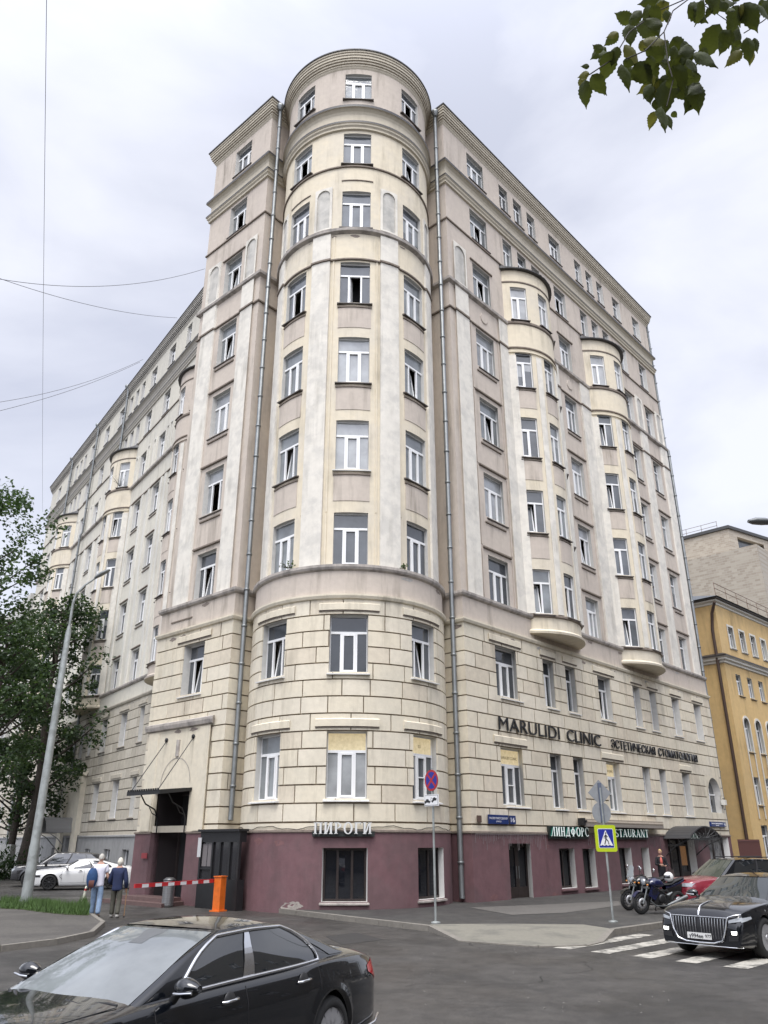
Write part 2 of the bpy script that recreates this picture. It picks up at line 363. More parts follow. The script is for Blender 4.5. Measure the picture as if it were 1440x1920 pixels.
def arch_panel(mb, P, u0, u1, z0, z1, o0, o1, m, brd=.2):
    """raised strip with a round-headed niche sunk into it"""
    a, b = u0 + brd, u1 - brd; uc = (a + b) / 2; r = (b - a) / 2; zc = z1 - brd - r
    pbox(mb, P, u0, a, z0, z1, o0, o1, m); pbox(mb, P, b, u1, z0, z1, o0, o1, m)
    pbox(mb, P, a, b, z0, z0 + brd * .7, o0, o1, m); n = 10
    for i in range(n):
        t0, t1 = pi - pi * i / n, pi - pi * (i + 1) / n
        x0, x1 = uc + r * cos(t0), uc + r * cos(t1); y0, y1 = zc + r * sin(t0), zc + r * sin(t1)
        mb.quad(P(x0, y0, o1), P(x1, y1, o1), P(x1, z1, o1), P(x0, z1, o1), m); mb.quad(P(x0, y0, o0), P(x1, y1, o0), P(x1, y1, o1), P(x0, y0, o1), m)
    mb.quad(P(a, z1, o1), P(b, z1, o1), P(b, z1, o0), P(a, z1, o0), m)
def bay(parent, C, d, n, ac, w=2.25, p=1.22, walls=None, seed=0, ang=(-38, 0, 38), ww=.94):
    """bowed oriel over rows 4-8: C origin of the wall plane, d along it (left to right), n outward"""
    wm = walls or M_CREAM2; R = (w * w + p * p) / (2 * p); c = C + d * ac + n * (OFU + p - R); h = asin(w / R) + .03
    K = 34; pts = [c + (d * sin(t) + n * cos(t)) * R for t in [-h + 2 * h * i / K for i in range(K + 1)]]
    B = Path(pts); U = B.u[-1]; ua = lambda deg: (radians(deg) + h) * R
    e = bpy.data.objects.new('bay', None); COL.objects.link(e); e.parent = parent
    rnd = random.Random(seed); mb = MB(); holes = []
    for r in range(4, 9):
        for a in ang: holes.append((ua(a) - ww / 2, ua(a) + ww / 2, *ROWS[r]))
    pwall(mb, B, 0, U, 11.15, 31.9, holes, 0, 0)
    for q in holes: reveal(mb, B, q, 0, .2, 3)
    for rr in (4, 5, 6, 7):
        zb_ = ROWS[rr][1]; zt_ = ROWS[rr + 1][0] if rr < 7 else 0
        for a in ang:
            if rr < 7:
                pbox(mb, B, ua(a) - ww / 2 - .05, ua(a) + ww / 2 + .05, zb_ + .55, zt_ - .25, 0, .02, 2); sweep(mb, B, ua(a) - ww / 2 - .08, ua(a) + ww / 2 + .08, [(0, zt_ - .25), (.05, zt_ - .22), (.05, zt_ - .17), (0, zt_ - .15)], 4)
    a1 = (ang[0] + ang[1]) / 2
    for a in (a1, -a1): pbox(mb, B, ua(a) - .17, ua(a) + .17, 11.97, 26.2, 0, .05, 1)
    for a in (-degrees(h) + 2, degrees(h) - 2): 
        lo, hi = sorted((ua(a), ua(a * .83))); lo = max(lo, .01); hi = min(hi, U - .01); pbox(mb, B, lo, hi, 11.97, 26.2, 0, .05, 1)
    sweep(mb, B, 0, U, [(0, 11.0), (.14, 11.02), (.16, 11.12), (.05, 11.22), (0, 11.24)], 0)
    sweep(mb, B, 0, U, [(0, 11.78), (.08, 11.82), (.08, 11.9), (0, 11.96)], 4)
    for q in (26.35, 26.62): sweep(mb, B, .1, U - .1, [(0, q), (.07, q + .03), (.07, q + .1), (0, q + .12)], 4 if q > 26.5 else 0)
    sweep(mb, B, 0, U, [(0, 28.2), (.07, 28.26), (.07, 28.38), (0, 28.45)], 4)
    sweep(mb, B, 0, U, [(0, 31.0), (.04, 31.03), (.04, 31.1), (0, 31.12)], 4)
    mb.build('bay_wall', [wm, M_WHITE, M_GREI, M_REV, M_LINE], e)
    # curved underside and the little tin roof
    m2 = MB(); us = [0] + B.brk(0, U) + [U]; a0, b0 = B(0, 11.0, 0), B(U, 11.0, 0)
    for i in range(len(us) - 1):
        q0, q1 = B(us[i], 11.0, .14), B(us[i + 1], 11.0, .14); s0, s1 = (a0.lerp(b0, us[i] / U), a0.lerp(b0, us[i + 1] / U))
        m2.quad(s0, s1, q1, q0, 0)
    m2.build('bay_base', [M_CREAM2], e)
    m3 = MB()
    rj = random.Random(seed + 5)
    for i in range(len(us) - 1):
        q0, q1 = B(us[i], 31.93 + rj.uniform(-.02, .02), .21 + rj.uniform(-.02, .02)), B(us[i + 1], 31.93, .21)
        s0, s1 = a0.lerp(b0, us[i] / U), a0.lerp(b0, us[i + 1] / U); s0.z = s1.z = 32.5
        t0, t1 = Vector((q0.x, q0.y, 31.95)), Vector((q1.x, q1.y, 31.95)); q0.z = q1.z = 31.88
        m3.quad(t0, t1, s1, s0); m3.quad(q0, q1, t1, t0); w0, w1 = B(us[i], 31.86, 0), B(us[i + 1], 31.86, 0); m3.quad(w0, w1, q1, q0)
    m3.build('bay_roof', [M_ROOF], e)
    for r in range(4, 9):
        for a in ang:
            v = rnd.choice(['shut', 'cur', 'shut', 'tilt', 'blind', 'tilt']) if r < 8 else 'shut'
            window(B, ua(a), ROWS[r][0], ROWS[r][1], ww, -.17, e, 2, v, rnd.choice([1, 1, 4, 2]) if r < 8 else 3, sill=1, split=False)
    return e
# ------------------------------------------------------------------ the corner building
BLD = thing('apartment_building', 'ten storey cream and greige corner apartment block with rounded corner tower', 'building', (CL.x, CL.y, 0))
BLD.location = (0, 0, 0)
ER = CR + dR * 25.75; HID = Vector((-7.0, 38.5))
arc = [TC + (p0 * sin(t) - n0 * cos(t)) * TR for t in [radians(-87.5 + 175 * i / 56) for i in range(57)]]
P = Path([HID, EL, CL] + arc + [CR, ER, ER - nR * 13])
uEL, uCL, uA0, uA1, uCR, uER = P.u[1], P.u[2], P.u[3], P.u[59], P.u[60], P.u[61]
UE = P.u[-1]
uL_ = lambda a: uCL - a
uT_ = lambda deg: uA0 + (deg + 87.5) / 175 * (uA1 - uA0)
uR_ = lambda a: uCR + a
WT = TR * radians(20.4)   # tower window width
low, up, wins = [], [], []
rnd = random.Random(3)
singles = [(uL_(2.62), 1.55, 3), (uT_(-47.3), 1.46, 3), (uT_(0), 1.44, 3), (uT_(47.3), 1.46, 3), (uR_(2.98), 1.6, 3), (uR_(11.85), 1.4, 3), (uR_(20.55), 1.15, 2), (uR_(23.75), 1.2, 2)]
for k, (uc, w, li) in enumerate(singles):
    for r in range(2, 11):
        if k == 0 and r == 2: continue
        if k == 7 and r == 2: continue
        z0, z1 = ROWS[r]
        if r < 4: low.append((uc - w / 2, uc + w / 2, z0, z1))
        else: up.append((uc - w / 2, uc + w / 2, z0, z1))
        wins.append((uc, w, li, r, k))
for ac in (7.45, 16.5):
    for s in (-1.0, 1.0):
        for r in (2, 3): low.append((uR_(ac + s) - .47, uR_(ac + s) + .47, *ROWS[r])); wins.append((uR_(ac + s), .94, 2, r, 20))
    for s in (-1.6, 0, 1.6):
        for r in (9, 10): up.append((uR_(ac + s * .97) - .46, uR_(ac + s * .97) + .46, *ROWS[r])); wins.append((uR_(ac + s * .97), .92, 2, r, 21))
ARC_H = (uR_(23.35), uR_(25.45), 3.9, 5.7)
low.append((uR_(23.3), uR_(25.5), 3.75, 5.85))
PORT = (uL_(4.35), uL_(1.92), .12, 4.02)
low.append((PORT[0], PORT[1], 2.45, 4.02))
# --- plinth
pl = [(uT_(-10.8), uT_(10.8), .36, 1.97), (uT_(38.5), uT_(61), .36, 1.97), (uR_(2.35), uR_(3.9), .02, 2.1), (uR_(6.1), uR_(7.35), .36, 1.9), (uR_(8.05), uR_(9.15), .32, 1.88), (uR_(11.45), uR_(12.7), .36, 1.9), (uR_(13.75), uR_(14.6), .5, 1.9), (uR_(16.9), uR_(20.3), .02, 2.3), (uR_(22.3), uR_(25.3), .35, 2.4), (PORT[0], PORT[1], .12, 2.5)]
mb = MB(); pwall(mb, P, 0, UE, -.4, 2.5, pl, .03, 0)
for q in pl: reveal(mb, P, q, .03, .42 if q[0] > uA1 else .3, 1 if q[0] > uT_(30) else (3 if q[0] < uCL else 1))
for a_, b_ in ((0, PORT[0]), (PORT[1], UE)): sweep(mb, P, a_, b_, [(.03, 2.44), (.075, 2.46), (.075, 2.52), (-.02, 2.55)], 2)
# chipped render low on the plinth
for u, z, s in [(uT_(-26), .22, .34), (uT_(-23.4), .25, .26)]:
    mb.poly([P(u + s * cos(a) * (1 + .25 * sin(3 * a + u)), z + s * .36 * sin(a) * (1 + .3 * cos(5 * a + z)), .034) for a in [k * pi / 9 for k in range(18)]], 4)
for i in range(26):
    u = rnd.uniform(uT_(-50), uR_(16)); s = rnd.uniform(.05, .28); z = rnd.choice((rnd.uniform(.03, .3), rnd.uniform(.3, 2.2)))
    if any(h[0] - .3 < u < h[1] + .3 for h in pl): continue
    mb.poly([P(u + s * cos(a) * rnd.uniform(.5, 1.2), z + s * .4 * sin(a) * rnd.uniform(.5, 1.2), .0335) for a in [2 * pi * k / 12 for k in range(12)]], 5)
mb.build('plinth', [M_MAR, M_REVW, M_LINE, M_MAR, M_CHIP, mat('maroon_scuff', (.17, .085, .085), .8, nz=.2, nscale=9)], BLD)
# --- rusticated lower floors
mb = MB(); pwall(mb, P, 0, UE, 2.5, 10.56, low, -.055, 0)
for q in low:
    if q[2] > 2.5: reveal(mb, P, q, -.055, .33, 1)
mb.build('stone_joints', [M_GROOVE, M_REV], BLD)
zl = [2.76 + .598 * k for k in range(14)]
excl = low + [(uL_(5.2), uL_(.85), 2.5, 6.62)]
mb = MB(); pbox(mb, P, 0.01, UE - .01, 2.5, 2.74, -.06, 0, 0)
fx = [P.u[1], uCL, uA0, uA1, uCR, uER]
blocks(mb, P, 0.02, UE - .02, zl, excl, -.06, 0, 1.28, 0, g=.042, seed=4, fixed=fx)
for (uc, w, li, r, k) in wins:
    if r < 4 and not (r == 2 and k in (20,)):
        z1 = ROWS[r][1]; e = .42 if w > 1.2 else .2
        sweep(mb, P, uc - w / 2 - e, uc + w / 2 + e, [(-.01, z1 + .15), (.06, z1 + .16), (.06, z1 + .40), (.0, z1 + .44)], 0, ms=[3, 0, 0]); pbox(mb, P, uc - w / 2 - e, uc + w / 2 + e, z1 + .11, z1 + .15, 0, .03, 3)  # dark underside and strip paint the shadow below each lintel
sweep(mb, P, 0, UE, PROF['cap'], 0)
mb.build('stone_blocks', [M_CREAM, mat('cream_stone_pale', (.68, .62, .50), .85, nz=.06, nscale=5, bump=.25, streak=.8, blotch=.5), mat('cream_stone_dark', (.63, .56, .44), .85, nz=.07, nscale=5, bump=.25, streak=.85, blotch=.6), M_LINE], BLD)
# --- portal surround on the left facet
mb = MB()
pwall(mb, P, uL_(5.1), uL_(.9), 2.52, 6.5, [(PORT[0], PORT[1], 2.4, 4.02)], .06, 0)
for a, b in ((5.1, 5.1001), (.9, .9001)): mb.quad(P(uL_(a), 2.52, -.06), P(uL_(a), 2.52, .06), P(uL_(a), 6.5, .06), P(uL_(a), 6.5, -.06), 0)
reveal(mb, P, (PORT[0], PORT[1], 2.5, 4.02), .06, .12, 0, False)
sweep(mb, P, uL_(5.25), uL_(.75), [(.05, 6.42), (.16, 6.48), (.2, 6.62), (.2, 6.72), (-.02, 6.8)], 1)
pbox(mb, P, uL_(1.55), uL_(.9), 2.55, 6.4, .06, .1, 0); pbox(mb, P, uL_(5.1), uL_(4.4), 2.55, 6.4, .06, .1, 0)
uc = uL_(2.95); rr = .98
for i in range(16):
    t0, t1 = pi * i / 16, pi * (i + 1) / 16
    q = lambda t, k: P(uc + (rr + k) * cos(t), 4.3 + (rr + k) * sin(t), .075)
    mb.quad(q(t0, 0), q(t1, 0), q(t1, .03), q(t0, .03), 1)
pbox(mb, P, uc - .09, uc + .09, 5.35, 6.0, .06, .12, 1)
mb.build('portal_surround', [M_CREAM, M_LEDGE, M_LINE], BLD)
# --- band, ledge and mouldings
mb = MB()
pwall(mb, P, 0, UE, 10.7, 11.75, (), -.035, 0)
sweep(mb, P, 0, UE, PROF['ledge'], 1)
pbox(mb, P, uL_(4.6), uL_(3.0), 11.15, 11.2, -.035, 0, 2)
mb.build('storey_band', [M_GREI, M_LEDGE, M_LINE], BLD)
mb = MB()
sweep(mb, P, 0, UE, PROF['mold1'], 0, ms=[0, 0, 0, 0, 0, 1, 1]); sweep(mb, P, 0, UE, PROF['mold2'], 0, ms=[0, 0, 0, 1, 1])
pwall(mb, P, 0, UE, 35.1, 35.75, (), -.19, 0)
mb.build('upper_moulding', [M_CORN, M_ROOF], BLD)
CMS = [0, 0, 0, 0, 1, 0, 1, 0, 1, 0, 1, 0, 1, 0]  # darker colour on the undersides of the cornice steps
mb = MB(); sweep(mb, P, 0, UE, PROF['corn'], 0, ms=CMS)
mb.build('cornice', [M_CORN, mat('dark_soffit', (.40, .345, .27), .9, nz=.15)], BLD)
mb = MB(); sweep(mb, P, 0, UE, PROF['ccap'], 0)
roofpts = [HID, EL, CL] + arc[::4] + [CR, ER, ER - nR * 13, Vector((4, 56)), Vector((-2, 50))]
mb.poly([(p.x, p.y, 40.12) for p in roofpts], 0)
o = mb.build('roof', [M_ROOF], BLD)
mb = MB()
tail = [ER - nR * 13, Vector((4, 56)), Vector((-2, 50)), HID]
for a, b in zip(tail, tail[1:]): mb.quad((a.x, a.y, -.3), (b.x, b.y, -.3), (b.x, b.y, 40.0), (a.x, a.y, 40.0), 0)
mb.build('rear_wall', [M_GREI], BLD)
# --- upper walls
mb = MB()
segs = [(0, uA0, 11.9, 40.1, 0), (uA1, UE, 11.9, 40.1, 0), (uA0, uA1, 11.9, 36.1, 1), (uA0, uA1, 36.1, 40.1, 0)]
for a, b, z0, z1, m in segs: pwall(mb, P, a, b, z0, z1, up, OFU, m)
for q in up: reveal(mb, P, q, OFU, .25, 2)
mb.build('upper_wall', [M_GREI, M_CREAM2, M_REV], BLD)
# --- pilasters with niches
mb = MB()
pil = [(uL_(4.95), uL_(3.8), 1), (uL_(1.5), uL_(.5), 1), (uT_(-75), uT_(-62), 1), (uT_(-31), uT_(-17.5), 1), (uT_(17.5), uT_(31), 1), (uT_(62), uT_(75), 1), (uR_(.5), uR_(1.6), 1), (uR_(4.35), uR_(5.3), 0), (uR_(9.6), uR_(10.55), 0), (uR_(13.1), uR_(14.3), 0), (uR_(18.6), uR_(19.4), 1), (uR_(21.55), uR_(22.55), 1), (uR_(24.75), uR_(25.7), 1)]
for a, b, ni in pil:
    pbox(mb, P, a, b, 11.95, 26.6, OFU, OFU + .1, 0); pbox(mb, P, a, b, 26.7, 28.15, OFU, OFU + .1, 0)
    if ni: arch_panel(mb, P, a, b, 28.5, 31.05, OFU, OFU + .07, 0, .12); pbox(mb, P, a + .1, b - .1, 28.55, 31.0, OFU, OFU + .012, 1)
mb.build('pilasters', [M_WHITE, mat('niche_stucco', (.52, .50, .455), .9, nz=.1, nscale=3, bump=.3, streak=.8, blotch=.9, col2=(.40, .39, .36), blotch_scale=1.2)], BLD)
mb = MB()
# thin strings, stepping round the pilasters
sweep(mb, P, 0, UE, PROF['string'], 0); sweep(mb, P, 0, UE, PROF['str7'], 0)
for a, b, ni in pil: sweep(mb, P, a - .04, b + .04, [(OFU + .08, 26.57), (OFU + .16, 26.6), (OFU + .16, 26.69), (OFU + .08, 26.71)], 0)
sweep(mb, P, 0, UE, PROF['sill8'], 1)
# lintel bars, sub-sill bars, window strips
for (uc, w, li, r, k) in wins:
    z0, z1 = ROWS[r]
    tower = k in (1, 2, 3)
    if r in (4, 5, 6, 7) and k < 8:
        if not tower:
            if r < 7 or k > 5:
                sweep(mb, P, uc - w / 2 - .34, uc + w / 2 + .34, [(OFU, z1 + .22), (OFU + .09, z1 + .25), (OFU + .09, z1 + .32), (OFU, z1 + .34)], 0)
            if r > 4: sweep(mb, P, uc - w / 2 - .05, uc + w / 2 + .05, [(OFU, z0 - .36), (OFU + .06, z0 - .34), (OFU + .06, z0 - .28), (OFU, z0 - .26)], 0)
            for s in (-1, 1): pbox(mb, P, uc + s * (w / 2 + .42) - .05, uc + s * (w / 2 + .42) + .05, z0 - (0 if r == 4 else 1.5), z1 + .2, OFU, OFU + .035, 2)
        else:
            for s in (-1, 1): pbox(mb, P, uc + s * (w / 2 + .33) - .035, uc + s * (w / 2 + .33) + .035, z0 - (0 if r == 4 else 1.86), z1 if r < 7 else z1 + 1.5, OFU, OFU + .035, 3)
            if r < 7:
                zn = ROWS[r + 1][0]; pbox(mb, P, uc - w / 2 - .05, uc + w / 2 + .05, z1 + .5, zn - .28, OFU, OFU + .02, 2)
                sweep(mb, P, uc - w / 2 - .08, uc + w / 2 + .08, [(OFU, zn - .29), (OFU + .06, zn - .27), (OFU + .06, zn - .21), (OFU, zn - .19)], 0)
    if r == 8 and not tower and k < 8: sweep(mb, P, uc - w / 2 - .2, uc + w / 2 + .25, [(OFU, z1 + .06), (OFU + .08, z1 + .08), (OFU + .08, z1 + .14), (OFU, z1 + .16)], 0)
sweep(mb, P, uT_(-11), uT_(12), [(OFU, 31.35), (OFU + .04, 31.37), (OFU + .04, 31.41), (OFU, 31.43)], 0); sweep(mb, P, uT_(-58), uT_(-36), [(OFU, 31.0), (OFU + .04, 31.02), (OFU + .04, 31.06), (OFU, 31.08)], 0)
# round medallions beside the bays
for a in (3.0, 11.9):
    uc = uR_(a); 
    for i in range(14):
        t0, t1 = 2 * pi * i / 14, 2 * pi * (i + 1) / 14
        q = lambda t, rr, o: P(uc + rr * cos(t), 27.45 + rr * sin(t), o)
        mb.quad(q(t0, .34, OFU), q(t1, .34, OFU), q(t1, .29, OFU + .05), q(t0, .29, OFU + .05), 2); mb.quad(q(t0, .29, OFU + .05), q(t1, .29, OFU + .05), q(t1, 0, OFU + .05), q(t0, 0, OFU + .05), 2)
mb.build('stucco_trim', [M_LINE, M_LEDGE, M_GREI, M_CREAM2], BLD)
# broken plaster under the ledges
mb = MB(); rp = random.Random(77)
for zc, of, n in ((11.68, -.035, 16), (10.5, 0.0, 14), (28.12, OFU, 16), (26.55, OFU, 8), (6.45, .06, 3)):
    for i in range(n):
        u = rp.uniform(uEL + .2, uER - .5); s = rp.uniform(.06, .30)
        if zc < 7: u = rp.uniform(uL_(4.8), uL_(1.2))
        c = [P(min(u + s * cos(a) * rp.uniform(.6, 1.2), UE - .1), zc - .07 - s * .16 + s * .34 * sin(a) * rp.uniform(.5, 1.2), of + .006) for a in [2 * pi * k / 11 for k in range(11)]]
        mb.poly(c, rp.choice((0, 0, 1)))
mb.build('broken_plaster', [mat('bare_plaster', (.24, .20, .17), .95, nz=.3, nscale=14), mat('old_patch', (.40, .38, .35), .95, nz=.15, nscale=9)], BLD)
# --- windows
SP = {(2, 7): ('open', 1), (2, 6): ('shut', 3), (2, 5): ('shut', 3), (2, 4): ('shut', 1), (2, 3): ('shut', 0), (2, 2): ('shut', 3), (2, 8): ('shut', 4), (2, 9): ('shut', 4), (2, 10): ('shut', 2),
      (1, 7): ('gap', 4), (1, 6): ('shut', 2), (1, 5): ('tilt', 2), (1, 4): ('shut', 2), (1, 3): ('tilt', 1), (1, 2): ('shut', 2), (1, 9): ('gap', 2), (3, 7): ('shut', 2), (3, 6): ('tilt', 2), (3, 5): ('shut', 2), (3, 3): ('tilt', 1), (3, 2): ('bar', 1), (3, 9): ('tilt', 2), (3, 10): ('gap', 1),
      (0, 9): ('gap', 2), (0, 8): ('tilt', 2), (0, 7): ('tilt', 2), (0, 6): ('shut', 3), (0, 5): ('gap', 3), (0, 4): ('tilt', 1), (0, 3): ('tilt', 1), (4, 10): ('shut', 2), (4, 9): ('tilt', 2), (4, 8): ('tilt', 2), (4, 7): ('shut', 3), (4, 6): ('tilt', 2), (4, 5): ('shut', 3), (4, 4): ('shut', 1), (4, 3): ('shut', 1), (4, 2): ('bar', 1),
      (5, 6): ('shut', 3), (5, 5): ('tilt', 3), (5, 4): ('shut', 3), (5, 3): ('tilt', 1), (5, 2): ('bar', 2)}
for (uc, w, li, r, k) in wins:
    v, g = SP.get((k, r), (rnd.choice(['shut', 'cur', 'tilt', 'shut', 'blind', 'cur', 'tilt']), rnd.choice([1, 1, 2, 4]) if r > 3 else rnd.choice([0, 1])))
    off = (OFU - .22) if r > 3 else -.36
    if k in (1, 2, 3): off += .02
    dp_ = 1 if r > 3 else 2
    window(P, uc, ROWS[r][0], ROWS[r][1], w - .01, off, BLD, li, v, g, warm=(r == 2 and k in (3, 4, 5, 2)), sill=dp_, sillm=M_SILLW if r < 4 or (r == 4 and k > 3) or (k == 2 and r == 5) else M_SILLD)
# arched window at the far right of the second storey
uc = uR_(24.4)
mb = MB(); r_ = .95
pts = [(-r_, 3.75)] + [(-r_ * cos(t), 4.75 + r_ * sin(t)) for t in [pi * i / 14 for i in range(15)]] + [(r_, 3.75)]
for (x0, y0), (x1, y1) in zip(pts, pts[1:]): mb.quad(P(uc + x0 * 1.0, y0, -.33), P(uc + x0, y0, .02), P(uc + x1, y1, .02), P(uc + x1, y1, -.33), 1)
for (x0, y0), (x1, y1) in zip(pts[1:-1], pts[2:-1]):
    mb.quad(P(uc + x0 * 1.18, 4.75 + (y0 - 4.75) * 1.18, .02), P(uc + x0, y0, .02), P(uc + x1, y1, .02), P(uc + x1 * 1.18, 4.75 + (y1 - 4.75) * 1.18, .02), 0)
    mb.quad(P(uc + x0, 4.75, -.30), P(uc + x0, y0, -.30), P(uc + x1, y1, -.30), P(uc + x1, 4.75, -.30), 2)
mb.quad(P(uc - r_, 3.75, -.30), P(uc + r_, 3.75, -.30), P(uc + r_, 4.75, -.30), P(uc - r_, 4.75, -.30), 2)
for (x0, y0), (x1, y1) in zip(pts[1:-1], pts[2:-1]): mb.quad(P(uc + x0, y0, .004), P(uc + x1, y1, .004), P(uc + x1, 5.86, .004), P(uc + x0, 5.86, .004), 0)
for s in (-1, 1):
    xa, xb = sorted((s * r_, s * 1.11)); pbox(mb, P, uc + xa, uc + xb, 3.75, 5.86, -.05, .004, 0)
pbox(mb, P, uc - .04, uc + .04, 3.75, 5.65, -.3, -.24, 3); pbox(mb, P, uc - r_, uc + r_, 4.72, 4.8, -.3, -.25, 3)
mb.build('arched_window', [M_CREAM, M_REV, G[1], M_FRAME], BLD)
# bays
bay(BLD, CR, dR, nR, 7.42, seed=11); bay(BLD, CR, dR, nR, 16.45, seed=12)
# --- basement windows and doors
def shopwin(q, nv, off=-.24, m=M_DFRAME, name='basement_window', dark=True):
    a, b, z0, z1 = q; mb = MB(); w = b - a
    for (x0, x1, y0, y1) in [(a, a + .07, z0, z1), (b - .07, b, z0, z1), (a + .07, b - .07, z0, z0 + .08), (a + .07, b - .07, z1 - .08, z1)] + [(a + w * (i + 1) / (nv + 1) - .04, a + w * (i + 1) / (nv + 1) + .04, z0 + .08, z1 - .08) for i in range(nv)]:
        pbox(mb, P, x0, x1, y0, y1, off - .03, off + .03, 0)
    o = mb.build(name, [m], BLD)
    mb = MB(); us = [a] + P.brk(a, b) + [b]
    for x, y in zip(us, us[1:]): mb.quad(P(x, z0, off - .01), P(y, z0, off - .01), P(y, z1, off - .01), P(x, z1, off - .01))
    mb.build('pane', [G_SHOP], o)
    mb = MB(); sweep(mb, P, a - .05, b + .05, [(.02, z0 - .1), (.12, z0 - .09), (.12, z0 - .04), (off, z0 + .01)], 0); mb.build('sill', [M_MAR if q[0] > uCR else M_LEDGE], o)
    return o
shopwin(pl[0], 2, -.2); shopwin(pl[1], 1, -.2)
for i in (3, 4, 5, 6): shopwin(pl[i], 1, -.35)
def shopdoor(q, off=-.35):
    a, b, z0, z1 = q; mb = MB(); mid = (a + b) / 2
    for x0, x1 in ((a, mid - .005), (mid + .005, b)):
        for r in ((x0, x0 + .12, z0, z1), (x1 - .12, x1, z0, z1), (x0 + .12, x1 - .12, z0, z0 + .5), (x0 + .12, x1 - .12, z1 - .15, z1)): pbox(mb, P, *r, off - .03, off + .03, 0)
    o = mb.build('door', [M_DFRAME], BLD)
    mb = MB(); mb.quad(P(a, z0, off), P(b, z0, off), P(b, z1, off), P(a, z1, off)); mb.build('pane', [G_SHOP], o)
    mb = MB(); 
    for s in (-.09, .09): mb.tube([P(mid + s, z0 + .8, off + .07), P(mid + s, z0 + 1.25, off + .07)], .015)
    mb.build('handle', [M_PIPE], o)
shopdoor(pl[2])
# right entrance: dark glazed recess with a warm lit pane
q = pl[7]; mb = MB(); a, b, z0, z1 = q
mb.quad(P(a, z0, -.36), P(b, z0, -.36), P(b, z1, -.36), P(a, z1, -.36), 1)
for x in (a, a + 1.05, a + 2.2, b - .1): pbox(mb, P, x, x + .1, z0, z1, -.35, -.28, 0)
pbox(mb, P, a + .1, b - .1, z1 - .35, z1 - .25, -.34, -.29, 0); pbox(mb, P, a + 2.3, b - .1, .02, .7, -.34, -.29, 0)
mb.quad(P(a + 2.35, 1.0, -.33), P(a + 3.2, 1.0, -.33), P(a + 3.2, 1.95, -.33), P(a + 2.35, 1.95, -.33), 2)
mb.build('entrance', [M_DFRAME, G_SHOP, mat('warm_interior', (.10, .05, .03), .5, nz=.5, nscale=7, emit=(1, .5, .2), estr=.05)], BLD)
q = pl[8]; mb = MB(); a, b, z0, z1 = q
mb.quad(P(a, z0, -.3), P(b, z0, -.3), P(b, z1, -.3), P(a, z1, -.3), 1)
for x in (a, (a + b) / 2 - .05, b - .1): pbox(mb, P, x, x + .1, z0, z1, -.29, -.22, 0)
mb.build('poster_window', [M_DFRAME, mat('poster', (.20, .20, .20), .3, nz=.8, nscale=3.5)], BLD)
# left portal: door leaves deep in the dark recess
mb = MB(); a, b = PORT[0], PORT[1]; o_ = -.95
mb.quad(P(a, .12, o_), P(b, .12, o_), P(b, 4.02, o_), P(a, 4.02, o_), 1)
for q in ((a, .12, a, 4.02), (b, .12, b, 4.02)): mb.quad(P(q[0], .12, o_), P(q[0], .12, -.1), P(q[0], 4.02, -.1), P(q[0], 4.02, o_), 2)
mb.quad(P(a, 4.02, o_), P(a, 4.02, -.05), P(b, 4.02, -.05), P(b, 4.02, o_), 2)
for x in (a + .05, (a + b) / 2 - .05, b - .15): pbox(mb, P, x, x + .1, .12, 2.6, o_ + .01, o_ + .07, 0)
pbox(mb, P, a + .05, b - .05, 2.6, 2.75, o_ + .01, o_ + .09, 0); pbox(mb, P, a + .05, b - .05, 3.9, 4.0, o_ + .01, o_ + .06, 0)
o = mb.build('portal_door', [M_DFRAME, M_DARK, mat('maroon_recess_shade', (.014, .009, .009), .8)], BLD)  # recess jambs and top painted near black, shade put into the colour
mb = MB(); mb.tube([P((a + b) / 2 + .15, .7, o_ + .15), P((a + b) / 2 + .15, 2.0, o_ + .15)], .02); mb.build('handle', [M_PIPE], o)
# steps before the portal
mb = MB(); pbox(mb, P, uL_(4.6), uL_(1.7), -.05, .13, .03, 1.3, 0); pbox(mb, P, uL_(4.3), uL_(1.9), .0, .26, .03, .95, 0)
mb.build('steps', [mat('step_stone', (.12, .075, .068), .6, nz=.15)], BLD)
# --- drainpipes
def drain(pth, u, zt=40.0, zb=.3, o=.22, o2=None, parent=BLD, jog=28.3, r=.1):
    mb = MB(); o2 = o if o2 is None else o2
    pts = [pth(u, zt + .1, o2 + .12), pth(u, zt - .5, o2), pth(u, jog + .3, o2), pth(u, jog, o), pth(u, zb + .4, o), pth(u, zb, o + .06)]
    mb.tube(pts, r, 0, 10)
    mb.lathe(pth(u, zt, o2 + .14), (0, 0, 1), [(.09, -.25), (.2, -.02), (.2, .12), (.16, .12)], 0, 12)
    z = zb + 1.2
    while z < zt - 1:
        c = pth(u, z, o if z < jog else o2); mb.lathe(c, (0, 0, 1), [(.1, -.05), (.125, -.04), (.125, .04), (.1, .05)], 0, 10)
        mb.tube([c, pth(u, z, -.1)], .014, 0, 5); z += 1.55
    mb.build('drainpipe', [M_PIPE], parent)
class Off:                                    # a vertical run placed freely in plan
    def __init__(s, p, n): s.p = p; s.n = n
    def __call__(s, u, z, off=0): q = s.p + s.n * off; return Vector((q.x, q.y, z))
gl = Off(arc[0].lerp(CL, .42), -n0); gr = Off(arc[-1].lerp(CR, .42), -n0)
drain(gl, 0, 39.6, 2.9, .22, .12); drain(gr, 0, 39.6, .25, .22, .12)
drain(Off(ER + dR * .14, nR), 0, 39.7, .3, -.12, -.3)
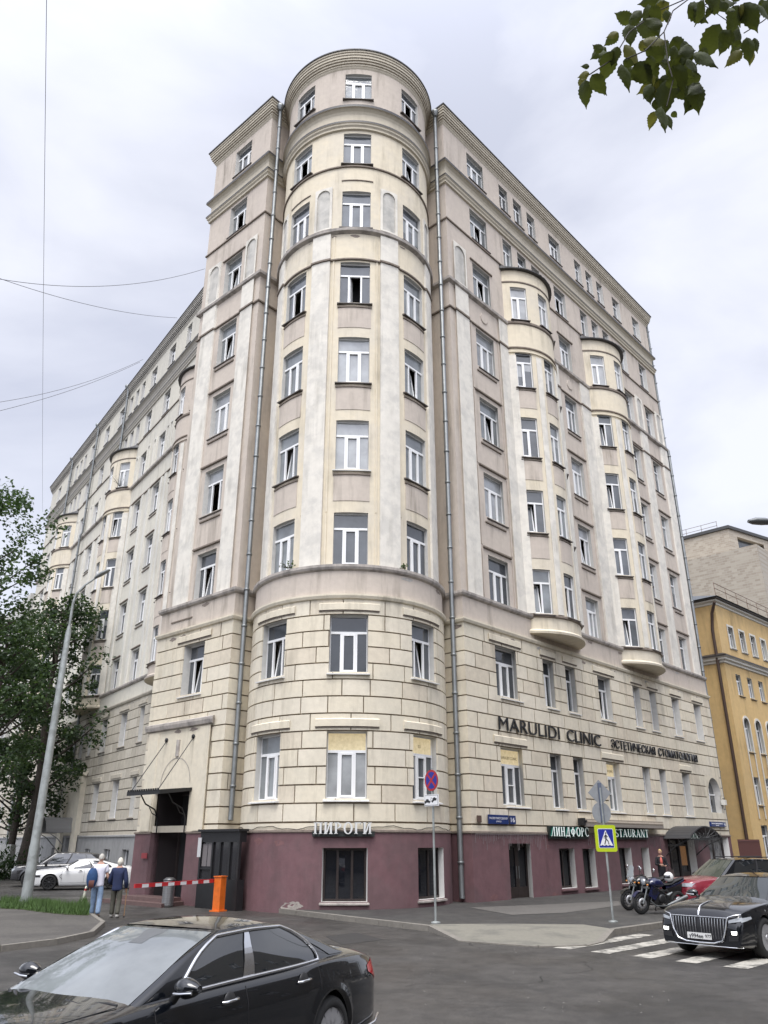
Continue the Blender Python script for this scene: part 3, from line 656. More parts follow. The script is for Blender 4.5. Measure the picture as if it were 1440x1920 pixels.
# ------------------------------------------------------------------ adjoining wing down the side street
PAL = mat('pale_stucco', (.60, .57, .485), .9, nz=.05, nscale=4, bump=.15, streak=.6, blotch=.6, col2=(.53, .51, .45))
PAL2 = mat('pale_cream_stucco', (.64, .59, .48), .9, nz=.05, nscale=4, bump=.15, streak=.6, blotch=.5)
PALP = mat('grey_plinth', (.27, .27, .265), .8, nz=.08, nscale=3, streak=.6)
PJ = mat('grey_joint', (.17, .15, .12), .95, nz=.1)
PBL = mat('pale_stone', (.47, .43, .35), .85, nz=.07, nscale=4, bump=.2, streak=.8, blotch=.6)
SW = thing('side_wing', 'long pale apartment wing with bowed bays receding down the side street', 'building')
FE, NE = C2 + d2 * 40.0, C2 - d2 * 14.0
Q = Path([FE - n2 * 12, FE, NE]); q0 = Q.u[1]; uQ = lambda a: q0 + 40.0 - a; QE = Q.u[-1]
lowq, upq, wq = [], [], []
sg = [-.35, 3.1, 7.15, 15.4, 19.6, 24.0, 32.4, 36.6]; by = [-3.9, 11.25, 28.3]
for a in sg:
    for r in range(2, 11):
        w = 1.35 if a > 0 else .9; h = (uQ(a) - w / 2, uQ(a) + w / 2, *ROWS[r]); (lowq if r < 4 else upq).append(h); wq.append((uQ(a), w, 2 if r > 3 else 3, r))
for a in by[1:]:
    for s in (-1.05, 1.05):
        for r in (2, 3):
            if a < 12 and r == 2: continue
            lowq.append((uQ(a + s) - .45, uQ(a + s) + .45, *ROWS[r])); wq.append((uQ(a + s), .9, 2, r))
    for s in (-1.55, 0, 1.55):
        for r in (9, 10): upq.append((uQ(a + s) - .42, uQ(a + s) + .42, *ROWS[r])); wq.append((uQ(a + s), .84, 2, r))
mb = MB(); plq = [(uQ(a) - .6, uQ(a) + .6, .75, 1.75) for a in sg if a < 25]
door = (uQ(12.6), uQ(11.0), .1, 2.6); plq.append((door[0], door[1], .1, 2.5))
pwall(mb, Q, 0, QE, -.3, 2.5, plq, .03, 0)
for h in plq: reveal(mb, Q, h, .03, .3, 0)
sweep(mb, Q, 0, QE, [(.03, 2.4), (.1, 2.44), (.1, 2.52), (-.02, 2.56)], 0); mb.build('plinth', [PALP], SW)
mb = MB(); pwall(mb, Q, 0, QE, 2.5, 10.56, lowq, -.055, 0)
for h in lowq: reveal(mb, Q, h, -.055, .33, 1)
mb.build('stone_joints', [PJ, M_REV], SW)
mb = MB(); pbox(mb, Q, .01, QE - .01, 2.5, 2.74, -.06, 0, 0)
blocks(mb, Q, q0, QE - .02, zl, lowq + [(uQ(14), uQ(9.6), 2.4, 6.6)], -.06, 0, 1.28, 0, g=.042, seed=9); sweep(mb, Q, 0, QE, PROF['cap'], 0)
for (u, w, li, r) in wq:
    if r < 4: z1 = ROWS[r][1]; sweep(mb, Q, u - w / 2 - .3, u + w / 2 + .3, [(-.01, z1 + .12), (.06, z1 + .14), (.06, z1 + .36), (-.01, z1 + .40)], 0)
mb.build('stone_blocks', [PBL, mat('pale_stone_b', (.52, .48, .40), .85, nz=.07, streak=.7), mat('pale_stone_c', (.46, .42, .345), .85, nz=.07, streak=.8)], SW)
mb = MB(); pbox(mb, Q, uQ(14), uQ(9.6), 2.6, 6.45, -.06, .12, 0); sweep(mb, Q, uQ(14.2), uQ(9.4), [(.1, 6.4), (.3, 6.5), (.34, 6.62), (-.02, 6.75)], 0)
for a, b in ((14, 13.1), (10.5, 9.6)): pbox(mb, Q, uQ(a), uQ(b), .0, 6.4, .1, .3, 0)
mb.build('portal_surround', [PAL2], SW)
mb = MB(); mb.quad(Q(door[0], .1, -.25), Q(door[1], .1, -.25), Q(door[1], 2.5, -.25), Q(door[0], 2.5, -.25)); mb.build('door', [M_DFRAME], SW)
mb = MB()
for a, b, c in ((0, QE, 0),): pwall(mb, Q, a, b, 10.7, 11.75, (), -.035, 0)
pwall(mb, Q, 0, QE, 11.9, 40.1, upq, OFU, 0)
for h in upq: reveal(mb, Q, h, OFU, .25, 2)
for a in sg:                                                   # cream bays between the pale pilasters
    if a in (3.1, 19.6, 36.6): pbox(mb, Q, uQ(a) - 1.25, uQ(a) + 1.25, 12.0, 12.05, OFU, OFU + .01, 1)
mb.build('upper_wall', [PAL, PAL2, M_REV], SW)
mb = MB()
for a in sg:
    for s in (-1.55, 1.15): 
        pbox(mb, Q, uQ(a) + s, uQ(a) + s + .4, 11.95, 26.55, OFU, OFU + .09, 0); arch_panel(mb, Q, uQ(a) + s - .1, uQ(a) + s + .5, 28.5, 30.9, OFU, OFU + .07, 0, .12)
mb.build('pilasters', [mat('pale_pilaster', (.63, .61, .545), .9, nz=.05, streak=.5, blotch=.6)], SW)
mb = MB(); sweep(mb, Q, 0, QE, PROF['ledge'], 1); sweep(mb, Q, 0, QE, PROF['string'], 0); sweep(mb, Q, 0, QE, PROF['str7'], 0); sweep(mb, Q, 0, QE, PROF['sill8'], 1)
for (u, w, li, r) in wq:
    if 3 < r < 8 and w > 1:
        z0, z1 = ROWS[r]; sweep(mb, Q, u - w / 2 - .2, u + w / 2 + .2, [(OFU, z1 + .12), (OFU + .09, z1 + .14), (OFU + .09, z1 + .2), (OFU, z1 + .22)], 0); sweep(mb, Q, u - w / 2 - .05, u + w / 2 + .05, [(OFU, z0 - .36), (OFU + .06, z0 - .34), (OFU + .06, z0 - .28), (OFU, z0 - .26)], 0)
mb.build('stucco_trim', [M_LINE, M_LEDGE], SW)
mb = MB(); sweep(mb, Q, 0, QE, PROF['mold1'], 0, ms=[0, 0, 0, 0, 0, 1, 1]); sweep(mb, Q, 0, QE, PROF['mold2'], 0, ms=[0, 0, 0, 1, 1]); sweep(mb, Q, 0, QE, PROF['corn'], 0, ms=CMS); mb.build('cornice', [mat('pale_cornice', (.50, .47, .41), .9, nz=.05, streak=.5), M_ROOF], SW)
mb = MB(); sweep(mb, Q, 0, QE, PROF['ccap'], 0); mb.poly([(p.x, p.y, 40.12) for p in (FE - n2 * 12, FE, NE, NE - n2 * 12)]); mb.build('roof', [M_ROOF], SW)
mb = MB()
for a, b in ((NE, NE - n2 * 12), (NE - n2 * 12, FE - n2 * 12)): mb.quad((a.x, a.y, -.3), (b.x, b.y, -.3), (b.x, b.y, 40.0), (a.x, a.y, 40.0), 0)
mb.build('rear_wall', [PAL], SW)
rq = random.Random(8)
for (u, w, li, r) in wq:
    window(Q, u, ROWS[r][0], ROWS[r][1], w - .01, (OFU - .22) if r > 3 else -.36, SW, li, rq.choice(['shut', 'cur', 'tilt', 'shut', 'blind']), rq.choice([1, 1, 2, 4, 0]), sill=1 if r > 3 else 2)
for h in plq[:-1]:
    mb = MB(); a, b, z0, z1 = h
    for (x0, x1, y0, y1) in [(a, a + .06, z0, z1), (b - .06, b, z0, z1), (a + .06, b - .06, z0, z0 + .06), (a + .06, b - .06, z1 - .06, z1)]: pbox(mb, Q, x0, x1, y0, y1, -.24, -.18, 0)
    mb.quad(Q(a, z0, -.22), Q(b, z0, -.22), Q(b, z1, -.22), Q(a, z1, -.22), 1); mb.build('basement_window', [M_FRAME, G[1]], SW)
# d2 runs away from the camera, so left-to-right is -d2
for i, a in enumerate(by): bay(SW, C2, -d2, n2, -a, seed=20 + i, walls=M_GREI if i == 0 else None)
for a in (-8.6, 14.1 - .8, 22.0, 31.0):
    drain(Q, uQ(a), 39.9, .4, .14, .02, SW)
# ------------------------------------------------------------------ farther houses
def block_house(name, label, C, d, n, L_, D_, H_, m, rows, cols, ww, wh, trim=None, roofm=None, warm=None):
    t = thing(name, label, 'building'); a = C; b = C + d * L_
    Pq = Path([a - n * D_, a, b, b - n * D_]); u0 = D_; hs = []
    for r in rows:
        for c in cols: hs.append((u0 + c - ww / 2, u0 + c + ww / 2, r, r + wh))
    mb = MB(); pwall(mb, Pq, 0, Pq.u[-1], -.3, H_, hs, 0, 0)
    for h in hs: reveal(mb, Pq, h, 0, .22, 1)
    mb.quad((a - n * D_).to_3d() + Vector((0, 0, -.3)), (b - n * D_).to_3d() + Vector((0, 0, -.3)), (b - n * D_).to_3d() + Vector((0, 0, H_)), (a - n * D_).to_3d() + Vector((0, 0, H_)), 0)
    mb.build('wall', [m, M_REVW], t)
    for h in hs: window(Pq, (h[0] + h[1]) / 2, h[2], h[3], ww - .01, -.18, t, 2, 'shut', random.choice([1, 4, 0]), split=False)
    return t, Pq, u0
# ------------------------------------------------------------------ ground
M_ASPH = mat('asphalt', (.053, .049, .044), .62, nz=.45, nscale=34, bump=.8, blotch=.9, col2=(.029, .027, .024), blotch_scale=.42, wetmap=.28, nz2=(.30, 2.6))
M_ASPH2 = mat('pavement_asphalt', (.040, .038, .035), .75, nz=.2, nscale=20, bump=.4, blotch=.7, col2=(.060, .057, .05), blotch_scale=.5, wetmap=.15, nz2=(.22, 3.))
M_CONC = mat('concrete_slab', (.18, .17, .138), .8, nz=.1, nscale=12, bump=.3, blotch=.7, col2=(.11, .106, .09), blotch_scale=.8)
M_KERB = mat('kerb_stone', (.185, .17, .145), .85, nz=.15, nscale=9, bump=.4, blotch=.6)
M_PATCH = mat('asphalt_patch', (.026, .025, .024), .6, nz=.2, nscale=24, bump=.4)
M_ROADW = mat('road_paint', (.40, .38, .33), .7, nz=.2, nscale=22, blotch=.95, col2=(.12, .115, .10), blotch_scale=4.5)
M_GRASS = mat('grass_blades', (.055, .105, .022), .7, nz=.35, nscale=4)
mb = MB(); mb.quad((-420, -250, 0), (420, -250, 0), (420, 900, 0), (-420, 900, 0)); tag(mb.build('road', [M_ASPH]), kind='structure')
def sheet(name, polys, m, kind='structure', z=.004, **k):
    mb = MB()
    for p in polys: mb.poly([(q[0], q[1], q[2] if len(q) > 2 else z) for q in p])
    return tag(mb.build(name, [m]), kind=kind, **k)
# pavement round the corner
k = [(-3.45, 28.9), (1.17, 23.15), (1.75, 20.85), (3.41, 19.75), (4.57, 20.0), (5.09, 20.7), (5.79, 22.3), (7.41, 23.9), (8.9, 25.45)]
kz = [.13, .13, .02, .02, .02, .02, .13, .13, .13]
inn = CR + dR * 6.2 + nR * 5.0; far_ = inn + dR * 45
base = [(far_.x, far_.y), ((CR + dR * 51 - nR * 2).x, (CR + dR * 51 - nR * 2).y), ((CR + nR * -1).x, (CR + nR * -1).y), (-1.5, 31.5), (-4.6, 30.2)]
slab_in = [(1.25, 23.6), (3.2, 23.75), (5.3, 23.5), (5.79, 22.3)]
mb = MB(); mb.poly([(x, y, .13) for x, y in [k[0], k[1], slab_in[0], slab_in[1], slab_in[2], slab_in[3], k[7], k[8], (inn.x, inn.y)] + base])
tag(mb.build('pavement', [M_ASPH2]), kind='structure')
mb = MB(); cs = [(1.17, 23.15, .134), (1.25, 23.6, .134), (3.2, 23.75, .134), (5.3, 23.5, .134), (5.79, 22.3, .134), (5.09, 20.7, .024), (4.57, 20.0, .024), (3.41, 19.75, .024), (1.75, 20.85, .024)]
c0 = (3.2, 22.6, .12)
for i in range(len(cs)): mb.poly([c0, cs[i], cs[(i + 1) % len(cs)]])
tag(mb.build('concrete_ramp', [M_CONC]), kind='structure')
mb = MB()
for (a, b, za, zb) in [(k[i], k[i + 1], kz[i], kz[i + 1]) for i in range(8)] + [(k[8], (inn.x, inn.y), .13, .13), ((inn.x, inn.y), (far_.x, far_.y), .13, .13)]:
    A, B_ = Vector(a), Vector(b); d = (B_ - A); ln = d.length; d.normalize(); nn = Vector((d.y, -d.x)); m_ = max(1, int(ln / 1.0))
    for j in range(m_):
        s0, s1 = ln * j / m_ + .006, ln * (j + 1) / m_ - .006
        z0, z1 = za + (zb - za) * j / m_ + .008, za + (zb - za) * (j + 1) / m_ + .008
        p, q = A + d * s0, A + d * s1; pi_, qi = p - nn * .16, q - nn * .16; p2, q2 = p + nn * .01, q + nn * .01
        mb.quad((p2.x, p2.y, z0), (q2.x, q2.y, z1), (qi.x, qi.y, z1), (pi_.x, pi_.y, z0)); mb.quad((p2.x, p2.y, -.1), (q2.x, q2.y, -.1), (q2.x, q2.y, z1), (p2.x, p2.y, z0))
        mb.quad((q2.x, q2.y, -.1), (qi.x, qi.y, -.1), (qi.x, qi.y, z1), (q2.x, q2.y, z1)); mb.quad((pi_.x, pi_.y, -.1), (p2.x, p2.y, -.1), (p2.x, p2.y, z0), (pi_.x, pi_.y, z0))
tag(mb.build('kerb', [M_KERB]), kind='structure')
# footpath on the left, its kerb and the grass verge
lp = [gnd(190, 1729, .1), gnd(168, 1748, .1), gnd(100, 1762, .1), gnd(0, 1774, .1), Vector((-30, 17, .1)), Vector((-30, 33, .1)), gnd(0, 1704, .1), gnd(60, 1706, .1), gnd(110, 1712, .1), gnd(165, 1712, .1)]
mb = MB(); mb.poly(lp); 
for a, b in list(zip(lp, lp[1:] + lp[:1])): mb.quad((a.x, a.y, -.1), (b.x, b.y, -.1), b, a)
tag(mb.build('footpath', [mat('footpath_asphalt', (.078, .072, .063), .85, nz=.2, nscale=14, bump=.4, blotch=.8, col2=(.055, .05, .045), blotch_scale=.7)]), kind='structure')
mb = MB()
for a, b in zip(lp[9:] + lp[:4], lp[:5]):
    d = (b - a); d.z = 0; ln = d.length; d.normalize(); nn = Vector((d.y, -d.x, 0)); c = (a + b) / 2
    mb.box((c.x - nn.x * .04, c.y - nn.y * .04, .04), (ln + .05, .12, .16), 0, rz=atan2(d.y, d.x))
tag(mb.build('footpath_kerb', [M_KERB]), kind='structure')
gp = [gnd(0, 1698), gnd(60, 1698), gnd(95, 1700), gnd(115, 1709), gnd(140, 1705), gnd(158, 1700), gnd(168, 1711), gnd(164, 1724), gnd(120, 1722), gnd(80, 1718), gnd(40, 1712), gnd(0, 1710)]
mb = MB(); mb.poly([(p.x, p.y, .112) for p in gp]); 
for a, b in zip(gp, gp[1:] + gp[:1]): mb.quad((a.x, a.y, -.05), (b.x, b.y, -.05), (b.x, b.y, .112), (a.x, a.y, .112))
tag(mb.build('verge_soil', [mat('soil', (.045, .05, .022), .95, nz=.3, nscale=10)]), kind='structure')
def inpoly(x, y, pl):
    c = False; n = len(pl)
    for i in range(n):
        a, b = pl[i], pl[(i + 1) % n]
        if (a[1] > y) != (b[1] > y) and x < (b[0] - a[0]) * (y - a[1]) / (b[1] - a[1]) + a[0]: c = not c
    return c
rg = random.Random(5); mb = MB(); gp2 = gp + [Vector((-14.5, 28, 0)), Vector((-14.5, 31.5, 0))]
xs = [p.x for p in gp]; ys = [p.y for p in gp]; cnt = 0
while cnt < 7000:
    x, y = rg.uniform(min(xs) - .1, max(xs) + .1), rg.uniform(min(ys), max(ys) + .3)
    if not inpoly(x, y, gp): continue
    cnt += 1; h = rg.uniform(.06, .22) * (1 + .9 * max(0, sin(x * 1.9 + y * 2.3))); a = rg.uniform(0, 2 * pi); w = .014; lx, ly = rg.gauss(0, .06), rg.gauss(0, .06)
    mb.poly([(x - w * cos(a), y - w * sin(a), .10), (x + w * cos(a), y + w * sin(a), .10), (x + lx, y + ly, .10 + h)])
tag(mb.build('grass', [M_GRASS]), 'green grass tuft strip at the lamp post foot', 'grass', kind='stuff')
# worn patches and the crossing
def blob(cx, cy, rx, ry, rz, seed, z=.004, n=18):
    r = random.Random(seed); return [(cx + (rx * cos(t) * cos(rz) - ry * sin(t) * sin(rz)) * (1 + r.uniform(-.12, .12)), cy + (rx * cos(t) * sin(rz) + ry * sin(t) * cos(rz)) * (1 + r.uniform(-.12, .12)), z) for t in [2 * pi * i / n for i in range(n)]]
g_ = lambda *q: [tuple(gnd(x, y, .0)[:2]) + (.004,) for x, y in q]
sheet('road_patch', [g_((610, 1756), (668, 1749), (720, 1762), (640, 1772))], M_PATCH)
pv = lambda *q: [tuple(gnd(x, y, .13)[:2]) + (.138,) for x, y in q]
sheet('light_pavement_strip', [pv((880, 1702), (1010, 1697), (1160, 1690), (1165, 1698), (1060, 1712), (960, 1716))], mat('worn_pavement', (.105, .098, .088), .85, nz=.12, nscale=9, bump=.3, blotch=.6))
mb = MB(); az = radians(44.0); dd = Vector((sin(az), cos(az))); wv = Vector((dd.y, -dd.x))
rz_ = random.Random(2)
for i in range(9):
    p = Vector((3.72, 19.72)) + Vector((.655, -.715)) * i; L0 = 3.85 + rz_.uniform(-.1, .1); n_ = 14; left = []; right = []
    for j in range(n_ + 1):
        q = p + dd * (L0 * j / n_); left.append(q + wv * rz_.uniform(-.012, .012)); right.append(q + wv * (.44 + rz_.uniform(-.015, .015)))
    for j in range(n_): mb.quad((left[j].x, left[j].y, .006), (right[j].x, right[j].y, .006), (right[j + 1].x, right[j + 1].y, .006), (left[j + 1].x, left[j + 1].y, .006))
tag(mb.build('crossing_stripes', [M_ROADW]), kind='structure')
# cracks, drain and a manhole
mb = MB(); rk = random.Random(12)
for (x, y, a, n) in ((1010, 1800, .4, 26), (760, 1850, .9, 30), (1150, 1835, .2, 22), (640, 1790, .1, 18), (900, 1780, 1.3, 20), (1300, 1870, .5, 24)):
    p = gnd(x, y)
    for i in range(n):
        a += rk.uniform(-.5, .5); q = p + Vector((cos(a), sin(a), 0)) * rk.uniform(.06, .14); w = Vector((-sin(a), cos(a), 0)) * rk.uniform(.003, .007); mb.quad((p - w) + Vector((0, 0, .007)), (p + w) + Vector((0, 0, .007)), (q + w) + Vector((0, 0, .007)), (q - w) + Vector((0, 0, .007))); p = q
tag(mb.build('road_cracks', [mat('crack', (.012, .011, .010), .9)]), kind='structure')
p = gnd(1077, 1764, .02); mb = MB(); mb.box((0, 0, 0), (.42, .16, .02)); o = mb.build('road_drain', [mat('drain_dark', (.01, .01, .01), .8)]); o.location = (p.x, p.y - .05, .012); tag(o, 'small dark road drain at the foot of the dropped kerb', 'drain')
# small litter / grit on the road
mb = MB()
for i in range(60):
    p = gnd(rg.uniform(560, 1300), rg.uniform(1755, 1900)); s = rg.uniform(.008, .025); mb.box((p.x, p.y, .008), (s, s * .7, .012), 0, rz=rg.uniform(0, 3))
tag(mb.build('grit', [mat('grit', (.22, .21, .19), .8)]), 'pale grit specks scattered over the junction asphalt', 'grit', kind='stuff')
# ------------------------------------------------------------------ yellow house, brick block, far house
M_YEL = mat('yellow_stucco', (.60, .42, .19), .85, nz=.06, nscale=3, streak=.9, blotch=.6, col2=(.52, .37, .18))
M_YTR = mat('white_trim', (.62, .60, .54), .8, nz=.05)
M_BRICK = mat('beige_brick', (.36, .31, .25), .85, nz=.25, nscale=1.5)
def brickify(m, c1, c2, mo, sc):
    t = m.node_tree; b = t.nodes.new('ShaderNodeTexBrick'); tc_ = t.nodes.new('ShaderNodeTexCoord'); sep = t.nodes.new('ShaderNodeSeparateXYZ'); cb = t.nodes.new('ShaderNodeCombineXYZ'); ad_ = t.nodes.new('ShaderNodeMath'); ad_.operation = 'SUBTRACT'
    t.links.new(tc_.outputs['Object'], sep.inputs[0]); t.links.new(sep.outputs[0], ad_.inputs[0]); t.links.new(sep.outputs[1], ad_.inputs[1]); t.links.new(ad_.outputs[0], cb.inputs[0]); t.links.new(sep.outputs[2], cb.inputs[1]); t.links.new(cb.outputs[0], b.inputs['Vector'])
    b.inputs['Color1'].default_value = (*c1, 1); b.inputs['Color2'].default_value = (*c2, 1); b.inputs['Mortar'].default_value = (*mo, 1); b.inputs['Scale'].default_value = sc; b.inputs['Mortar Size'].default_value = .03; b.inputs['Brick Width'].default_value = .9; b.inputs['Row Height'].default_value = .3
    t.links.new(b.outputs[0], t.nodes['Principled BSDF'].inputs['Base Color'])
brickify(M_BRICK, (.42, .375, .305), (.31, .265, .21), (.40, .365, .31), 1.25)
aY = radians(45.9); dY = v2(aY); nY = Vector((dY.y, -dY.x)); nY = -nY if nY.y > 0 else nY
CY = Vector((24.29, 56.0))
YH = thing('yellow_house', 'yellow four storey house with white window surrounds beyond the corner block', 'building')
PY = Path([CY - nY * 14, CY, CY + dY * 30, CY + dY * 30 - nY * 14]); hs = []
for i in range(13):
    a = 14 + 2.0 + 1.98 * i
    hs += [(a - .42, a + .42, 15.35, 16.9, 0), (a - .42, a + .42, 11.9, 13.4, 1), (a - .45, a + .45, 8.0, 10.3, 2), (a - .42, a + .42, 4.5, 6.3, 1), (a - .5, a + .5, 1.0, 3.2, 1)]
mb = MB(); pwall(mb, PY, 0, PY.u[-1], -.2, 18.4, [h[:4] for h in hs], 0, 0)
for h in hs: reveal(mb, PY, h[:4], 0, .25, 1)
e_ = CY + dY * 30; mb.quad((*(CY - nY * 14), -.2), (*(e_ - nY * 14), -.2), (*(e_ - nY * 14), 18.4), (*(CY - nY * 14), 18.4), 0)
mb.build('wall', [M_YEL, M_YTR], YH)
mb = MB(); U_ = PY.u[-1]
sweep(mb, PY, 0, U_, [(-.01, 13.95), (.1, 14.0), (.1, 14.12), (.24, 14.2), (.24, 14.32), (.36, 14.4), (.36, 14.52), (-.01, 14.7)], 0, ms=[0, 0, 0, 0, 0, 2, 2])
sweep(mb, PY, 0, U_, [(-.01, 18.25), (.08, 18.3), (.08, 18.42), (.25, 18.5), (.25, 18.6), (.4, 18.64), (.4, 18.75)], 0, ms=[0, 0, 0, 0, 2, 2])
for (a, b, z0, z1, k_) in hs:
    if k_ == 0:
        for q in ((a - .14, a, z0 - .14, z1 + .14), (b, b + .14, z0 - .14, z1 + .14), (a, b, z1, z1 + .14), (a, b, z0 - .14, z0)): pbox(mb, PY, *q, 0, .06, 0)
    elif k_ == 2:
        for s in (a - .16, b): pbox(mb, PY, s, s + .16, 3.6, z1 - .45, 0, .07, 0)
        c = (a + b) / 2
        for i in range(10):
            t0, t1 = pi * i / 10, pi * (i + 1) / 10; q = lambda t, r, o: PY(c + r * cos(t), z1 - .45 + r * sin(t), o)
            mb.quad(q(t0, .61, .07), q(t1, .61, .07), q(t1, .45, .07), q(t0, .45, .07), 0); mb.quad(q(t0, .61, 0), q(t1, .61, 0), q(t1, .61, .07), q(t0, .61, .07), 0)
            mb.quad(q(t0, .45, .065), q(t1, .45, .065), PY(c + .45 * cos(t1), z1 + .02, .005), PY(c + .45 * cos(t0), z1 + .02, .005), 1)
mb.build('moulding', [M_YTR, M_YEL, M_ROOF], YH)
for h in hs: window(PY, (h[0] + h[1]) / 2, h[2], h[3], h[1] - h[0] - .01, -.2, YH, 2, 'shut', random.choice([1, 2, 4]), split=False)
mb = MB(); r0 = [PY(u, 18.75, .5) for u in PY.u]; r1 = [PY(u, 21.2, -4.5) for u in PY.u[1:3]]
ridge = [(CY - nY * 7 + dY * 5).to_3d() + Vector((0, 0, 21.3)), (e_ - nY * 7 - dY * 5).to_3d() + Vector((0, 0, 21.3))]
mb.quad(r0[1], r0[2], ridge[1], ridge[0]); mb.poly([r0[0], r0[1], ridge[0]]); mb.poly([r0[2], r0[3], ridge[1]]); mb.quad(r0[3], r0[0], ridge[0], ridge[1])
mb.build('roof', [mat('grey_tin', (.11, .12, .13), .45, metal=.3, nz=.1)], YH)
mb = MB()
for z in (19.55, 19.95): mb.tube([PY(14.3, z, .1), PY(43, z, .1)], .025, 0, 5)
for i in range(16): mb.tube([PY(14.3 + i * 1.9, 18.9, .15), PY(14.3 + i * 1.9, 19.95, .1)], .02, 0, 5)
mb.build('roof_rail', [mat('rusty_rail', (.16, .09, .06), .6)], YH)
mb = MB(); mb.tube([PY(13.75, 18.3, .5), PY(13.6, 17.6, .2), PY(13.45, 16.4, .18), PY(13.45, .3, .18)], .11, 0, 8); mb.build('drainpipe', [mat('brown_pipe', (.06, .035, .025), .5)], YH)
# beige brick block behind
def corner_block(name, label, c, al, ar, H, z0, L1, L2, m, win=None):
    t = thing(name, label, 'building'); p1, p3 = c + v2(al) * L1, c + v2(ar) * L2; Pb = Path([p1, c, p3])
    return t, Pb
cb = atY(1364, 988, 84); cc = Vector((cb.x, cb.y)); t = thing('brick_block', 'beige brick block with rooftop railings rising behind the yellow house', 'building')
Pb = Path([cc + v2(radians(-46)) * 18, cc, cc + v2(radians(58)) * 40]); hs = [(19.5 + i * 6, 24.5 + i * 6, cb.z - 3.0, cb.z - .9) for i in range(5)]
mb = MB(); pwall(mb, Pb, 0, Pb.u[-1], 0, cb.z, hs, 0, 0)
for h in hs: reveal(mb, Pb, h, 0, .6, 0); mb.quad(*[Pb(u, z, -.5) for u, z in ((h[0], h[2]), (h[1], h[2]), (h[1], h[3]), (h[0], h[3]))], 1)
mb.build('wall', [M_BRICK, G[1]], t)
mb = MB(); sweep(mb, Pb, 0, Pb.u[-1], [(0, cb.z - .25), (.2, cb.z - .2), (.2, cb.z + .15), (-.6, cb.z + .2)], 0); mb.build('parapet', [mat('dark_flashing', (.05, .05, .05), .5)], t)
mb = MB()
for z in (.6, 1.1): mb.tube([Pb(4, cb.z + z, -.3), Pb(17, cb.z + z, -.3)], .03, 0, 5)
for i in range(8): mb.tube([Pb(4 + i * 1.85, cb.z, -.3), Pb(4 + i * 1.85, cb.z + 1.1, -.3)], .03, 0, 5)
for s in (0, .5): mb.tube([Pb(3 + s, cb.z - 6, .3), Pb(3 + s, cb.z + .8, .3)], .03, 0, 5)
for i in range(12): mb.tube([Pb(3, cb.z - 6 + i * .55, .3), Pb(3.5, cb.z - 6 + i * .55, .3)], .02, 0, 4)
mb.build('roof_rail', [mat('rail_grey', (.2, .16, .13), .6)], t)
c2_ = atY(1418, 1020, 74); cc = Vector((c2_.x, c2_.y)); Pb = Path([cc + v2(radians(-46)) * 16, cc, cc + v2(radians(44)) * 30]); hs = [(17.5, 20.5, c2_.z - 9, c2_.z - 4), (22, 25, c2_.z - 9, c2_.z - 4)]
mb = MB(); pwall(mb, Pb, 0, Pb.u[-1], 0, c2_.z, hs, 0, 0)
for h in hs: reveal(mb, Pb, h, 0, .6, 0); mb.quad(*[Pb(u, z, -.5) for u, z in ((h[0], h[2]), (h[1], h[2]), (h[1], h[3]), (h[0], h[3]))], 1)
mb.poly([(p[0], p[1], c2_.z) for p in (cc + v2(radians(-46)) * 16, cc, cc + v2(radians(44)) * 30, cc + v2(0) * 30)], 0)
mb.build('front_wall', [M_BRICK, G[0]], t)
mb = MB(); q = Pb(0.6, 0, -1.0); mb.box((q.x - 1.3, q.y + 3, cb.z - 1), (2.2, 2.2, 5)); mb.build('chimney', [mat('chimney_black', (.02, .02, .02), .7, nz=.3)], t)
# house beyond the side wing
block_house('far_house', 'pale house in the distance past the end of the side wing', C2 + d2 * 83, -d2, n2, 42, 12, 27.5, mat('far_stucco', (.52, .51, .48), .9, nz=.05, streak=.5), [3 + 3.9 * i for i in range(6)], [2 + 3.2 * i for i in range(13)], 1.3, 2.0)
# ------------------------------------------------------------------ entrance furniture on the left facet
def Lf(a, off, z): q = CL + dL * a + nL * off; return Vector((q.x, q.y, z))
M_BLK = mat('black_metal', (.010, .010, .011), .5, nz=.2)
mb = MB()
mb.poly([Lf(4.05, .09, 4.12), Lf(1.75, .09, 4.12), Lf(1.75, 1.5, 3.98), Lf(4.05, 1.5, 3.98)]); mb.poly([Lf(4.05, .02, 4.04), Lf(4.05, 1.5, 3.82), Lf(1.75, 1.5, 3.82), Lf(1.75, .02, 4.0)])
for a, b, o1, o2 in ((4.05, 1.75, 1.5, 1.5), (4.05, 4.05, .02, 1.5), (1.75, 1.75, 1.5, .02)): mb.quad(Lf(a, o1, 3.82 if o1 > 1 else 4.0), Lf(b, o2, 3.82 if o2 > 1 else 4.0), Lf(b, o2, 3.98 if o2 > 1 else 4.12), Lf(a, o1, 3.98 if o1 > 1 else 4.12))
for i in range(14): mb.box(Lf(3.95 - i * .16, 1.5, 4.0), (.08, .05, .07), 0, rz=pi / 2 - aL2)
for a in (3.85, 1.95):
    mb.tube([Lf(a, 1.45, 3.98), Lf(a, .05, 6.05)], .018, 0, 6); mb.lathe(Lf(a, .06, 6.05), nL.to_3d(), [(.09, 0), (.09, .05), (.03, .06)], 0, 10)
    mb.tube([Lf(a, 1.0, 3.9), Lf(a, .75, 3.55), Lf(a, .3, 3.35), Lf(a, .12, 3.0), Lf(a, .12, 2.5)], .03, 0, 6); mb.tube([Lf(a, .55, 3.42), Lf(a, .4, 3.2), Lf(a, .13, 3.1)], .02, 0, 6)
mb.build('canopy', [M_BLK], BLD)
BT = thing('guard_booth', 'black glazed guard booth built against the wall beside the entrance canopy', 'booth')
